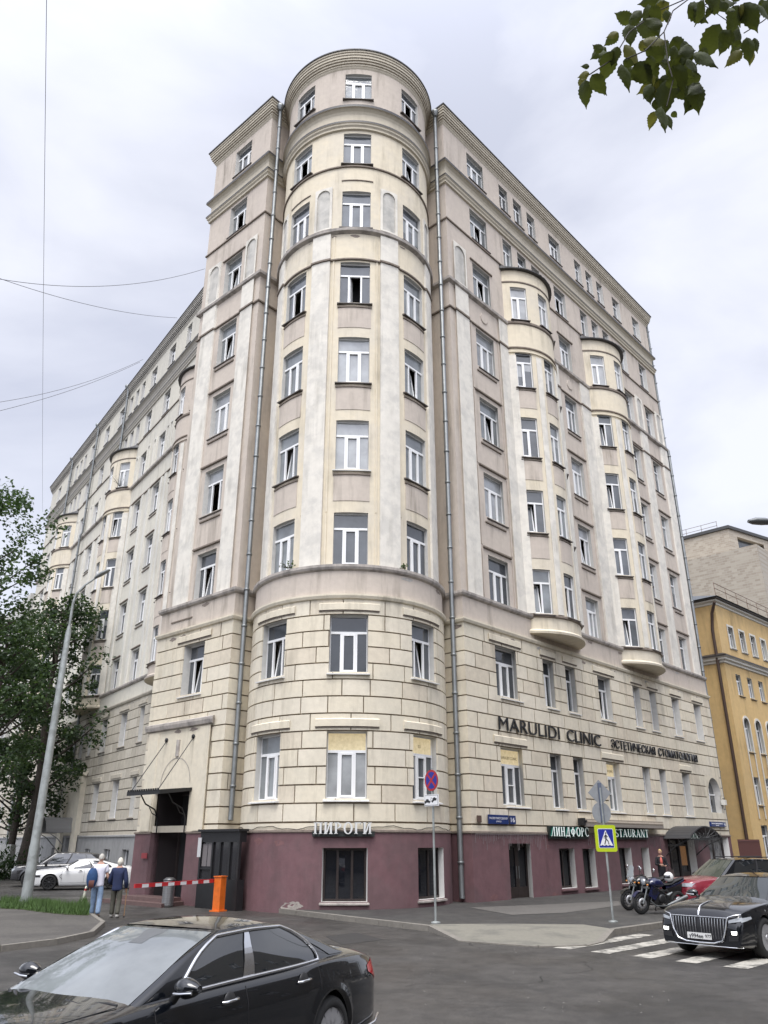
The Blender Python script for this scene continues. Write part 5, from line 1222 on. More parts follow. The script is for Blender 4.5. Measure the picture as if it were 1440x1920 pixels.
    # dust spots on the rear wing, as on the photographed car
mb = MB()
gfr = C1['Sfront']
for v0, v1, y in ((-.86, -.02, .05), (.10, .86, .05)):
    pts = [gfr(lerp(v0, v1, i / 8), .075 + .02 * sin(i), .03) for i in range(9)]; mb.tube(pts, .010, 0, 6); mb.tube([gfr(v0 + .02, .02, .035), gfr(lerp(v0, v1, .45), .05, .05), gfr(lerp(v0, v1, .7), .09, .035)], .016, 0, 6)
mb.build('wiper', [M_BLKP], C1['t'])
mb = MB(); c = gfr(0, .93, .008); d_ = gfr(.0, .76, .008)
R = [[gfr(v * (.13 if i < 3 else .20), lerp(.80, .965, i / 4), .008) for v in (-1, -.5, 0, .5, 1)] for i in range(5)]
mb.grid(R, 0); mb.build('sensor_patch', [mat('frit', (.10, .105, .11), .25)], C1['t'])
mb = MB(); X = [C1['ox'] + x for x in (.35, 1.3)]
for s in (-1, 1): mb.tube([(X[0], s * .55, C1['top'](.35) - .035), (C1['ox'] + .8, s * .66, C1['top'](.8) - .03), (X[1], s * .72, C1['top'](1.3) - .03)], .004, 0, 4)
mb.build('bonnet_seam', [M_BLKP], C1['t'])
# --- black saloon on the crossing
HQ = scaled(LIMO, 1.0); HQ.update(L=5.14, W=1.92, wr=.37, fx=.93, rx=4.05, zb=.2, lift=.05,
    top=[(0, .60), (.05, .80), (.14, .92), (.6, 1.0), (1.4, 1.06), (1.6, 1.09), (4.4, 1.14), (4.85, 1.14), (5.05, 1.02), (5.14, .80)], belt=[(0, .55), (.05, .70), (.2, .84), (.8, .93), (1.5, .98), (3.0, 1.02), (4.4, 1.06), (4.9, 1.02), (5.14, .75)],
    plan=[(0, .86), (.06, .90), (.25, .95), (.8, .99), (1.6, 1.0), (4.0, 1.0), (4.6, .975), (5.0, .92), (5.14, .80)], doors=[1.5, 2.6, 3.7], handles=[2.4, 3.45], mirror=(1.72, 1.09), spokes=15, rstyle=1, trim=.012, crown=.05)
HQ['gh'] = dict(front=[(0, 1.42), (.5, 1.88), (1, 2.28)], rear=[(0, 4.72), (.35, 4.4), (.7, 3.95), (1, 3.4)], w0=.87, w1=.62, roof=[(1.3, 1.36), (2.2, 1.42), (2.8, 1.455), (3.4, 1.44), (4.8, 1.34)], bow=.18, tf=.05, tr=.12, wb=.13, wt=.885)
HQ['wsm'] = mat('windscreen_dark', (.03, .035, .035), .03, ior=1.8)
C2_ = car('black_saloon', 'black saloon with wide chrome grille stopped on the striped crossing', (8.36, 19.75), radians(41), HQ, P_BLACK, M_RIM)
N_ = C2_['nose']; Pt = C2_['patch']
gr = (seg(-.52, .33, .52, .33, 12), [(y, .74 - .02 * abs(y)) for y, _ in seg(-.60, 0, .60, 0, 12)])
grille = Pt(N_, gr, 'grille', mat('grille_black', (.01, .01, .012), .4), o=.012)
mb = MB()
for i in range(-9, 10):
    y = i * .061
    if i == 0: continue
    mb.tube([(N_(y, z, .03), y * (1 - .10 * (.74 - z)), z) for z in (.37, .5, .62, .73)], [.003, .004, .007, .015], 0, 6)
mb.build('grille_bar', [M_CHR], grille)
mb = MB(); edge = [(-.62, .75), (-.56, .5), (-.48, .34), (-.3, .29), (0, .28), (.3, .29), (.48, .34), (.56, .5), (.62, .75)]
mb.tube([(N_(y, z, .025), y, z) for y, z in edge], .016, 0, 6); mb.tube([(N_(y, z, .02), y, z) for y, z in seg(-.62, .75, .62, .75, 10)], .008, 0, 6)
for s in (-1, 1): mb.tube([(N_(y, z, .01), y, z) for y, z in [(s * .62, .76), (s * .74, .80), (s * .84, .815)]], .012, 0, 6)
lip = [(y, .235) for y in (-.84, -.7, -.4, 0, .4, .7, .84)]; mb.tube([(N_(y, z, .015), y, z) for y, z in lip], .010, 0, 6)
mb.build('grille_frame', [M_CHR], C2_['t'])
mb = MB(); mb.tube([(C2_['ox'] + x, 0, C2_['top'](x) + .012) for x in (.035, .06, .15, .3, .5, .7)], [.02, .026, .018, .015, .011, .005], 0, 8); mb.build('bonnet_spine', [M_CHR], C2_['t'])
M_DRL = mat('daytime_light', (.8, .8, .8), .2, emit=(1, .98, .9), estr=1.6)
for s in (-1, 1):
    Pt(N_, (seg(s * .64, .66, s * .86, .70), seg(s * .64, .71, s * .86, .77)), 'headlamp', M_LENS, o=.01)
    side_patch(C2_, .10, .42, .66, .76, 'headlamp', M_LENS, s, zf=lambda t: (lerp(.68, .735, t), lerp(.755, .775, t)))
    Pt(N_, (seg(s * .69, .46, s * .79, .465), seg(s * .68, .52, s * .80, .525)), 'running_light', M_DRL, o=.02)
    Pt(N_, (seg(s * .60, .34, s * .80, .36), seg(s * .62, .44, s * .82, .44)), 'air_intake', M_BLKP, o=.012)
pl_ = MB(); xz = N_(0, .42, .035); pl_.box((xz, 0, .40), (.012, .52, .112), 0); plate = pl_.build('number_plate', [mat('plate_white', (.62, .62, .60), .5)], C2_['t'])
tx = text_obj('y994ee', .105, .001, M_BLK, plate, 'plate_text', bold=.0015); tx.rotation_euler = (radians(90), 0, radians(-90)); tx.location = (xz - .008, .065, .362)
tx = text_obj('977', .085, .001, M_BLK, plate, 'plate_text', bold=.001); tx.rotation_euler = (radians(90), 0, radians(-90)); tx.location = (xz - .008, -.19, .372)
# --- white fastback and dark SUV on the side street
WF = scaled(HQ, .93); WF.update(trim=False, spokes=10, rstyle=1)
WF['belt'] = [(x, z * .98) for x, z in WF['belt']]; WF['gh']['rear'] = [(0, 4.60), (.35, 4.2), (.7, 3.6), (1, 3.0)]; WF['win'] = [(.155, .43, .055, .41), (.47, .74, .47, .86)]; WF['bpw'] = .014
WF['wsm'] = mat('windscreen_dark2', (.02, .022, .024), .04, ior=1.6)
C3 = car('white_fastback', 'white fastback car with black wheels parked on the side street', (-15.0, 43.3), radians(18), WF, mat('white_paint', (.66, .66, .65), .3, coat=.6), M_RIMD)
Pt3 = C3['patch']; Pt3(C3['nose'], (seg(-.4, .30, .4, .30), seg(-.5, .56, .5, .56)), 'grille', M_BLKP, o=.012)
for s in (-1, 1):
    Pt3(C3['nose'], (seg(s * .55, .55, s * .82, .60), seg(s * .55, .63, s * .82, .66)), 'headlamp', M_BLKP, o=.012); Pt3(C3['nose'], (seg(s * .6, .26, s * .78, .32), seg(s * .66, .40, s * .78, .46)), 'air_intake', M_BLKP, o=.012)
    side_patch(C3, .08, .42, .58, .68, 'headlamp', M_BLKP, s)
    mb = MB(); yv = lambda x, z: s * (C3['yside'](x, z) + .008); mb.tube([(C3['ox'] + x, yv(x, z), z) for x, z in ((1.38, .72), (1.30, .62), (1.42, .50))], .012, 0, 5); mb.build('side_vent', [M_BLKP], C3['t'])
SUVS = dict(L=4.8, W=1.94, wr=.38, fx=.88, rx=3.75, H=1.66, lift=.08, zb=.27, crown=.04,
    top=[(0, .80), (.05, .98), (.2, 1.04), (.8, 1.08), (1.4, 1.12), (4.3, 1.2), (4.7, 1.12), (4.8, .9)], belt=[(0, .72), (.05, .88), (.25, .97), (.9, 1.02), (1.5, 1.05), (3.0, 1.08), (4.2, 1.13), (4.65, 1.1), (4.8, .85)],
    plan=[(0, .84), (.08, .89), (.3, .95), (.8, .99), (1.6, 1.0), (4.0, 1.0), (4.5, .96), (4.8, .86)],
    gh=dict(front=[(0, 1.25), (.5, 1.62), (1, 2.02)], rear=[(0, 4.68), (.35, 4.58), (.7, 4.42), (1, 4.15)], w0=.885, w1=.68, roof=[(1.2, 1.56), (2.0, 1.60), (2.8, 1.62), (3.8, 1.58), (4.7, 1.5)], bow=.16, tf=.05, tr=.07, wb=.12, wt=.90),
    win=[(.135, .385, .055, .375), (.405, .67, .405, .67), (.69, .90, .69, .93)], bpil=(.395, .39), bpw=.012, doors=[1.45, 2.5, 3.5], handles=[2.3, 3.3], mirror=(1.62, 1.12), spokes=10, rstyle=1, mirc=0)
C4 = car('dark_suv', 'dark grey SUV parked behind the white fastback near the wall', (-17.3, 46.4), radians(18), SUVS, mat('dark_grey_paint', (.02, .02, .022), .25, coat=.8), M_RIMD)
C4['patch'](C4['nose'], (seg(-.5, .55, .5, .55), seg(-.6, .85, .6, .85)), 'grille', M_BLKP, o=.012)
for s in (-1, 1): C4['patch'](C4['nose'], (seg(s * .55, .75, s * .86, .76), seg(s * .62, .86, s * .86, .88)), 'headlamp', M_LENS, o=.012)
RS = scaled(SUVS, 1.0); RS['roofm'] = P_BLACK; RS['wsm'] = mat('windscreen_green', (.06, .068, .055), .04, ior=1.8)
C5 = car('red_suv', 'dark red SUV with black roof parked behind the motorcycles', (11.9, 29.5), radians(14), RS, mat('red_paint', (.20, .018, .032), .25, coat=.8), M_RIMD)
C5['patch'](C5['nose'], (seg(-.5, .62, .5, .62), seg(-.6, .90, .6, .90)), 'grille', M_BLKP, o=.012)
for s in (-1, 1): C5['patch'](C5['nose'], (seg(s * .55, .82, s * .88, .82), seg(s * .6, .92, s * .88, .93)), 'headlamp', M_LENS, o=.012)
mb = MB(); 
for s in (-1, 1): mb.tube([(C5['ox'] + x, s * .66, 1.68) for x in (2.2, 3.2, 4.1)], .015, 0, 6)
mb.build('roof_rail', [M_BLKP], C5['t'])
# --- motorcycles
def moto(name, label, loc, rz, tankm, headm, seed, lean=0., screen=True):
    t = thing(name, label, 'motorcycle', loc, rz, 'motorcycles parked at the kerb'); t.rotation_euler = (radians(lean), 0, rz)
    R = .31
    for x, w, nm in ((-.72, .11, 'wheel'), (.72, .16, 'wheel')):
        e = bpy.data.objects.new('wheel', None); COL.objects.link(e); e.parent = t; e.location = (x, 0, R)
        mb = MB(); mb.lathe((0, 0, 0), (0, 1, 0), [(R * .72, -w * .4), (R * .92, -w * .5), (R, -w * .15), (R, w * .15), (R * .92, w * .5), (R * .72, w * .4), (R * .70, 0), (R * .72, -w * .4)], 0, 28); mb.build('tyre', [M_TYRE], e)
        mb = MB(); mb.lathe((0, 0, 0), (0, 1, 0), [(R * .74, -.03), (R * .74, .03), (R * .66, .03), (R * .66, -.03), (R * .74, -.03)], 0, 28); mb.lathe((0, 0, 0), (0, 1, 0), [(.0, -.07), (.045, -.07), (.045, .07), (0, .07)], 0, 12)
        for k in range(6):
            a = 2 * pi * k / 6; mb.tube([(cos(a) * .04, 0, sin(a) * .04), (cos(a + .12) * R * .7, 0, sin(a + .12) * R * .7)], .013, 0, 5)
        for s in (-1, 1): mb.lathe((0, s * .07, 0), (0, 1, 0), [(.09, -.003), (.155, -.003), (.155, .003), (.09, .003), (.09, -.003)], 1, 24)
        mb.build('rim', [M_RIMD, M_RIM], e)
    mb = MB()
    for s in (-1, 1):
        mb.tube([(-.72, s * .10, R), (-.60, s * .10, .60), (-.48, s * .10, .92)], [.03, .026, .024], 0, 10)
    mb.box((-.50, 0, .90), (.10, .26, .04)); mb.box((-.53, 0, .74), (.10, .26, .04)); mb.build('fork', [M_PIPE], t)
    mb = MB(); rows = []
    for i in range(9):
        a = radians(20 + i * 16); rows.append([(-.72 + (R + .035) * cos(a), y, R + (R + .035) * sin(a)) for y in (-.07, -.04, 0, .04, .07)])
    mb.grid(rows, 0); mb.build('mudguard', [tankm], t)
    mb = MB(); sec = [(-.46, .05, .80, .86), (-.36, .13, .74, .96), (-.20, .17, .72, 1.02), (0, .15, .72, .99), (.14, .09, .74, .88), (.2, .05, .76, .82)]
    mb.grid([[(x, w * cos(a), (z0 + z1) / 2 + (z1 - z0) / 2 * sin(a)) for a in [2 * pi * k / 16 for k in range(16)]] for x, w, z0, z1 in sec], 0, True, closed=True); mb.build('tank', [tankm], t)
    mb = MB(); sec = [(.12, .08, .78, .84), (.25, .13, .78, .85), (.42, .13, .80, .87), (.58, .12, .86, .94), (.78, .10, .90, .99), (.98, .05, .96, 1.02)]
    mb.grid([[(x, w * cos(a), (z0 + z1) / 2 + (z1 - z0) / 2 * sin(a)) for a in [2 * pi * k / 14 for k in range(14)]] for x, w, z0, z1 in sec], 0, True, closed=True); mb.build('seat', [mat('seat_vinyl', (.012, .012, .012), .6)], t)
    mb = MB(); sec = [(.2, .10, .66, .80), (.5, .10, .72, .84), (.8, .08, .80, .92), (1.0, .04, .88, .97)]
    mb.grid([[(x, w * cos(a), (z0 + z1) / 2 + (z1 - z0) / 2 * sin(a)) for a in [2 * pi * k / 12 for k in range(12)]] for x, w, z0, z1 in sec], 0, True, closed=True)
    for s in (-1, 1): mb.poly([(-.42, s * .15, .80), (-.55, s * .14, .55), (-.30, s * .16, .40), (-.12, s * .17, .62)]); 
    mb.build('fairing', [tankm], t)
    mb = MB(); mb.box((-.12, 0, .48), (.40, .30, .34)); mb.box((-.25, 0, .66), (.2, .26, .16)); mb.box((.12, 0, .42), (.26, .28, .22))
    for i in range(5): mb.box((-.26, 0, .58 + i * .035), (.26, .34, .012))
    for s in (-1, 1): mb.lathe((-.05, s * .15, .44), (0, s, 0), [(.13, 0), (.13, .05), (.09, .07), (0, .07)], 0, 16)
    for s in (-1, 1): mb.tube([(-.44, s * .04, .86), (-.2, s * .15, .72), (.15, s * .14, .55), (.2, s * .10, .34), (.72, s * .10, R)], .024, 0, 6)
    mb.tube([(-.4, 0, .8), (-.36, 0, .5), (-.2, 0, .3), (.2, 0, .3)], .026, 0, 6); mb.build('engine', [mat('engine_metal', (.035, .035, .037), .42, metal=.5)], t)
    mb = MB()
    for s in (-1, 1): mb.tube([(-.32, s * .08, .55), (-.42, s * .09, .38), (-.25, s * .14, .24), (.2, s * .17, .24)], .022, 0, 8)
    mb.tube([(.15, -.18, .26), (.45, -.22, .36), (.88, -.24, .50)], [.03, .05, .055], 0, 12); mb.build('exhaust', [M_PIPE], t)
    mb = MB(); mb.tube([(-.34, -.40, 1.04), (-.42, -.24, 1.06), (-.47, 0, 1.0), (-.42, .24, 1.06), (-.34, .40, 1.04)], .013, 0, 8)
    for s in (-1, 1): mb.tube([(-.37, s * .27, 1.055), (-.33, s * .41, 1.04)], .019, 0, 8); mb.tube([(-.43, s * .22, 1.07), (-.47, s * .30, 1.22)], .008, 0, 6)
    mb.build('handlebar', [M_BLKP], t)
    for s in (-1, 1):
        mb = MB(); mb.lathe((-.47, s * .32, 1.26), (-1, 0, 0), [(.0, -.02), (.055, -.012), (.06, .004), (.055, .008), (0, .008)], 0, 14); mb.build('mirror', [M_CHR], t)
        mb = MB(); mb.lathe((-.60, s * .19, .84), (-1, 0, 0), [(0, -.03), (.022, -.02), (.03, .02), (0, .04)], 0, 10); mb.build('indicator', [mat('amber', (.5, .18, .02), .3)], t)
    mb = MB(); mb.lathe((-.60, 0, .90), (-1, 0, 0), [(.03, -.12), (.085, -.06), (.10, 0), (.09, .02)], 0, 18); mb.lathe((-.60, 0, .90), (-1, 0, 0), [(.09, .02), (.06, .045), (0, .05)], 1, 18); mb.build('headlight', [headm, M_LENS], t)
    if screen:
        mb = MB(); mb.grid([[(-.64 + .10 * i / 4, y * (1 - .35 * i / 4), 1.0 + .34 * i / 4 - .05 * (y / .16) ** 2) for y in (-.16, -.1, 0, .1, .16)] for i in range(5)], 0); mb.build('windshield', [mat('smoke_screen', (.25, .27, .28), .1, ior=1.5)], t)
    mb = MB(); mb.box((1.02, 0, .92), (.04, .14, .05)); mb.build('tail_lamp', [M_RED], t)
    mb = MB(); mb.tube([(.05, .18, .30), (.12, .34, .03), (.18, .36, .01)], .014, 0, 6); mb.build('side_stand', [M_BLKP], t)
    return t
mp_ = gnd(1238, 1713, .13)
M1 = moto('motorcycle', 'blue motorcycle with a white helmet on its seat', (mp_.x, mp_.y, .13), radians(24), mat('blue_bike_paint', (.004, .007, .045), .2, coat=.8), M_CHR, 1, 6, False)
M2 = moto('motorcycle', 'black motorcycle with a small windscreen behind the blue motorcycle', (mp_.x + .05, mp_.y + 1.5, .13), radians(24), P_BLACK, M_CHR, 2, 6, True)
hp = M1.matrix_world
t = thing('motorcycle_helmet', 'white full face helmet resting on the blue motorcycle seat', 'helmet', (0, 0, 0))
bpy.context.view_layer.update(); q = M1.matrix_world @ Vector((.42, 0, 1.02)); t.location = q; t.rotation_euler = (0, 0, radians(35))
mb = MB(); rows = []
for i in range(11):
    ph = -pi / 2 * .75 + (pi / 2 + pi / 2 * .75) * i / 10
    rows.append([(.165 * cos(ph) * cos(a) * (1.12 if cos(a) < 0 else 1), .135 * cos(ph) * sin(a), .15 * sin(ph)) for a in [2 * pi * k / 22 for k in range(22)]])
mb.grid(rows, 0, True, closed=True); mb.poly(rows[0][::-1]); mb.build('shell', [mat('helmet_white', (.72, .72, .70), .25, coat=.5)], t)
mb = MB(); rows = []
for i in range(5):
    ph = radians(-12 + 34 * i / 4); rows.append([(1.02 * .165 * 1.12 * cos(ph) * cos(a), 1.02 * .135 * cos(ph) * sin(a), 1.02 * .15 * sin(ph)) for a in [pi + radians(-62 + 124 * k / 12) for k in range(13)]])
mb.grid(rows, 0); mb.build('visor', [M_CGL], t)
# ------------------------------------------------------------------ people (skinned skeletons)
import bmesh
M_SKIN = mat('skin', (.45, .26, .19), .6)
def skinned(name, chains, m, parent, root=0, sub=2, smooth=True):
    """chains: list of [(point, radius), ...]; equal points are joined into one skeleton"""
    bm = bmesh.new(); lay = bm.verts.layers.skin.verify(); vs = {}
    def gv(p, r):
        k = tuple(round(c, 4) for c in p)
        if k not in vs:
            v = bm.verts.new(p); v[lay].radius = (r, r) if not isinstance(r, tuple) else r; vs[k] = v
        return vs[k]
    for ch in chains:
        prev = None
        for p, r in ch:
            v = gv(p, r)
            if prev is not None and prev is not v and not bm.edges.get((prev, v)): bm.edges.new((prev, v))
            prev = v
    bm.verts.ensure_lookup_table(); bm.verts[root][lay].use_root = True
    me = bpy.data.meshes.new(name + '_skeleton'); bm.to_mesh(me); bm.free()
    o = bpy.data.objects.new(name, me); COL.objects.link(o)
    s = o.modifiers.new('s', 'SKIN'); s.use_smooth_shade = True; sb = o.modifiers.new('u', 'SUBSURF'); sb.levels = sub; sb.render_levels = sub
    bpy.context.view_layer.update(); m2 = bpy.data.meshes.new_from_object(o.evaluated_get(bpy.context.evaluated_depsgraph_get()))
    bpy.data.objects.remove(o); m2.name = name; m2.materials.clear(); m2.materials.append(m)
    for p in m2.polygons: p.use_smooth = smooth; p.material_index = 0
    o = bpy.data.objects.new(name, m2); COL.objects.link(o); o.parent = parent; return o
def hand(w, d, side, k=1.):
    """palm and five bent fingers growing from the wrist w along d"""
    w = Vector(w); d = Vector(d).normalized(); s = Vector((0, 1, 0)) if abs(d.y) < .8 else Vector((1, 0, 0)); n = d.cross(s).normalized(); s = n.cross(d).normalized()
    palm = w + d * .05 * k; ch = [[(tuple(w), .024 * k), (tuple(palm), .028 * k)]]
    for i, ln in enumerate((.072, .082, .076, .060)):
        o = s * (-.027 + .018 * i) * k; b = palm + d * .035 * k + o
        ch.append([(tuple(palm), .028 * k), (tuple(b), .010 * k), (tuple(b + d * ln * .55 * k - n * .012 * k), .0088 * k), (tuple(b + d * ln * .85 * k - n * .035 * k), .0078 * k)])
    tb = w + d * .03 * k - s * .03 * k
    ch.append([(tuple(palm), .028 * k), (tuple(tb), .012 * k), (tuple(tb + d * .035 * k - s * .018 * k - n * .012 * k), .010 * k), (tuple(tb + d * .06 * k - s * .018 * k - n * .022 * k), .009 * k)])
    return ch
def head(parent, c, R_=.1, yaw=0, hairm=None, style='short', pitch=0):
    """c is the head centre; the face looks along local -y turned by yaw"""
    M = Matrix.Rotation(yaw, 3, 'Z') @ Matrix.Rotation(pitch, 3, 'X'); c = Vector(c)
    def P3(a, ph, k=1.):
        x, y, z = cos(ph) * cos(a), cos(ph) * sin(a), sin(ph)
        X, Y, Z = .076 * x, .096 * y, .122 * z
        if z < 0: X *= 1 - .30 * (-z) ** 1.3; Y *= 1 - .16 * (-z) ** 1.5
        if y < -.8 and -.35 < z < .1: Y -= .012 * (1 - abs(z + .12) / .25) * (1 if abs(x) < .22 else 0)
        if y < -.5 and .05 < z < .25 and .2 < abs(x) < .55: Y += .006
        return c + M @ Vector((X * k, Y * k, Z * k))
    mb = MB(); mb.grid([[P3(2 * pi * i / 28, -pi / 2 + pi * j / 20) for i in range(28)] for j in range(21)], 0, True, closed=True)
    for s in (-1, 1):
        mb.lathe(c + M @ Vector((s * .076, .008, .0)), M @ Vector((s, .25, 0)), [(.0, -.01), (.022, -.004), (.028, .004), (.02, .01), (0, .008)], 0, 10)
        mb.lathe(c + M @ Vector((s * .03, -.085, .018)), M @ Vector((0, -1, 0)), [(.011, -.006), (.010, .004), (0, .008)], 1, 10)
    mb.tube([c + M @ Vector(v) for v in ((0, -.092, .02), (0, -.108, -.018), (0, -.098, -.026))], [.007, .013, .008], 0, 8)
    mb.tube([c + M @ Vector(v) for v in ((-.024, -.089, -.052), (0, -.095, -.05), (.024, -.089, -.052))], .005, 2, 6)
    mb.build('head', [M_SKIN, mat('eye', (.05, .04, .03), .2), mat('lips', (.35, .11, .10), .5)], parent)
    mb = MB(); rr = random.Random(4)
    lowf = {'short': -.15, 'bob': -.62, 'tied': -.25}[style]
    rows = []
    for j in range(13):
        row = []
        for i in range(28):
            a = 2 * pi * i / 28; back = max(0, sin(a)) ; front = max(0, -sin(a))
            low = lerp(lowf, .42, front ** .7) if style != 'bob' else lerp(lowf, .55, front ** 2.2)
            ph = lerp(low * pi / 2, pi / 2, j / 12); k = 1.11 + rr.uniform(-.015, .015) + (.10 if style == 'bob' and ph < .1 else 0)
            row.append(P3(a, ph, k))
        rows.append(row)
    mb.grid(rows, 0, True, closed=True); mb.build('hair', [hairm], parent)
def person(label, loc, rz, J, parts, hk=1.0):
    t = thing('person', label, 'person', loc, rz)
    return t
V = lambda *a: tuple(a)
# 1: man walking away, white T-shirt and jeans (faces +y, his right hand is +x)
def walker(label, px, py, rz, shirt, legs, shoes, hairm, hstyle, coat=False, H=1.74, step=.16, armR=None, armL=None, yaw=pi):
    g = gnd(px, py); t = thing('person', label, 'person', (g.x, g.y, 0), rz); k = H / 1.74
    hipL, hipR = V(-.09 * k, 0, .90 * k), V(.09 * k, 0, .90 * k); pel = V(0, 0, .96 * k); ch = V(0, .02, 1.22 * k); nb = V(0, .03, 1.43 * k); nt = V(0, .04, 1.53 * k)
    kL, kR = V(-.10 * k, step * .5 + .03, .50 * k), V(.10 * k, -step * .3 + .05, .50 * k); aL, aR = V(-.11 * k, step, .09 * k), V(.11 * k, -step * .8, .11 * k)
    tL, tR = V(-.12 * k, step + .17, .045), V(.12 * k, -step * .8 + .15, .04)
    shL, shR = V(-.17 * k, .02, 1.39 * k), V(.17 * k, .02, 1.39 * k)
    eL, wL = armL or (V(-.24 * k, .0, 1.10 * k), V(-.23 * k, .10, .86 * k)); eR, wR = armR or (V(.25 * k, -.02, 1.10 * k), V(.25 * k, .08, .86 * k))
    dl = (Vector(wL) - Vector(eL)); dr = (Vector(wR) - Vector(eR))
    body = [[(pel, .12 * k), (ch, .13 * k), (nb, .075 * k), (nt, .052 * k), (V(0, .045, 1.60 * k), .05 * k)], [(pel, .12 * k), (hipL, .085 * k), (kL, .055 * k), (aL, .038 * k), (tL, .035)], [(pel, .12 * k), (hipR, .085 * k), (kR, .055 * k), (aR, .038 * k), (tR, .035)],
            [(nb, .075 * k), (shL, .055 * k), (eL, .042 * k), (wL, .027 * k)], [(nb, .075 * k), (shR, .055 * k), (eR, .042 * k), (wR, .027 * k)]] + hand(wL, dl, -1, k) + hand(wR, dr, 1, k)
    skinned('body', body, M_SKIN, t)
    head(t, (0, .05, 1.625 * k), yaw=yaw, hairm=hairm, style=hstyle)
    lo = .86 * k if not coat else .80 * k
    mid = lambda a, b, q: tuple(lerp(x, y, q) for x, y in zip(a, b))
    sl = .55 if not coat else .93
    sh = [[(V(0, 0, lo - .04), (.19 * k, .15 * k)), (V(0, 0, lo + .04), (.185 * k, .145 * k)), (V(0, 0, 1.02 * k), (.175 * k, .135 * k)), (ch, (.20 * k, .15 * k)), (V(0, .03, 1.38 * k), (.15 * k, .11 * k)), (V(0, .035, 1.46 * k), .075 * k)]]
    for S0, E0, W0 in ((shL, eL, wL), (shR, eR, wR)):
        c_ = [(V(0, .03, 1.38 * k), (.12 * k, .09 * k)), (S0, .092 * k), (mid(S0, E0, .6), .082 * k)]
        if coat: c_ += [(E0, .078 * k), (mid(E0, W0, .9), .062 * k)]
        sh.append(c_)
    skinned('jacket' if coat else 'shirt', sh, shirt, t, sub=2)
    tr = [[(V(0, 0, 1.0 * k), (.145 * k, .115 * k)), (V(0, 0, .88 * k), (.15 * k, .12 * k))]] + [[(V(0, 0, .88 * k), (.15 * k, .12 * k)), (hipL, .105 * k), (kL, .088 * k), (mid(kL, aL, .8), .078 * k), (mid(kL, aL, 1.04), .074 * k)], [(V(0, 0, .88 * k), (.15 * k, .12 * k)), (hipR, .105 * k), (kR, .088 * k), (mid(kR, aR, .8), .078 * k), (mid(kR, aR, 1.04), .074 * k)]]
    skinned('trousers', tr, legs, t)
    for a_, t_ in ((aL, tL), (aR, tR)):
        skinned('shoe', [[((a_[0], a_[1] - .05, .055), .055), ((a_[0], a_[1] + .02, .06), .06), (t_, .05), ((t_[0], t_[1] + .03, .035), .03)]], shoes, t, sub=1)
    return t, k
M_GH = mat('grey_hair', (.42, .40, .36), .8, nz=.3, nscale=60); M_WH = mat('white_hair', (.58, .55, .47), .8, nz=.2, nscale=60)
man, k = walker('grey haired man in white T-shirt with a blue backpack, walking away', 176, 1721, radians(8), mat('white_tshirt', (.60, .59, .66), .85, nz=.06), mat('pale_jeans', (.20, .28, .40), .85, nz=.25, nscale=9), mat('brown_shoe', (.05, .035, .025), .6), M_GH, 'short', H=1.80, armR=(V(.27, .02, 1.13), V(.36, .12, .98)))
bp_ = thing('backpack', 'blue backpack hanging from the man in the white T-shirt', 'backpack', man.location, man.rotation_euler[2])
mb = MB(); rows = []
for i in range(10):
    z = .84 + .56 * i / 9; q = sin(pi * (i + .6) / 10.2) ** .5; rows.append([(-.17 + .17 * q * cos(a), -.19 + .10 * q * sin(a), z) for a in [2 * pi * j / 16 for j in range(16)]])
mb.grid(rows, 0, True, closed=True); mb.poly(rows[0][::-1]); mb.poly(rows[-1]); mb.build('bag', [mat('backpack_blue', (.012, .05, .14), .75, nz=.2)], bp_)
mb = MB(); rows = [[(-.15 + x, -.30 - .03 * sin(pi * i / 4), .86 + .2 * i / 4) for x in (-.08, 0, .08)] for i in range(5)]; mb.grid(rows, 0); mb.build('pocket', [mat('pocket_brown', (.10, .035, .025), .8)], bp_)
mb = MB(); mb.tube([(-.22, -.12, 1.38), (-.20, -.02, 1.47), (-.16, .10, 1.38), (-.14, .14, 1.15)], .018, 0, 6); mb.tube([(-.28, -.2, .9), (-.33, -.2, .72)], .008, 0, 5); mb.build('strap', [M_BLKP], bp_)
lady, k = walker('white haired person in navy jacket leaning on a cane, walking away', 213, 1721, radians(4), mat('navy_jacket', (.012, .02, .06), .85, nz=.2), mat('olive_trousers', (.075, .072, .055), .85, nz=.2), mat('pale_shoe', (.34, .33, .30), .7), M_WH, 'bob', coat=True, H=1.68, step=.10, armL=(V(-.27, .06, 1.02), V(-.20, .22, .92)), armR=(V(.27, -.02, 1.0), V(.25, .12, .80)))
cane = MB(); cane.tube([(.22, .19, .795), (.25, .15, .82), (.27, .12, .80), (.275, .13, .70), (.27, .16, .02)], .012, 0, 8); cane.tube([(.27, .16, .0), (.27, .16, .04)], .018, 1, 8)
o = cane.build('walking_cane', [mat('cane_wood', (.38, .22, .11), .5), M_BLKP]); o.location = lady.location; o.rotation_euler = lady.rotation_euler; tag(o, 'wooden walking cane held by the person in the navy jacket', 'cane')
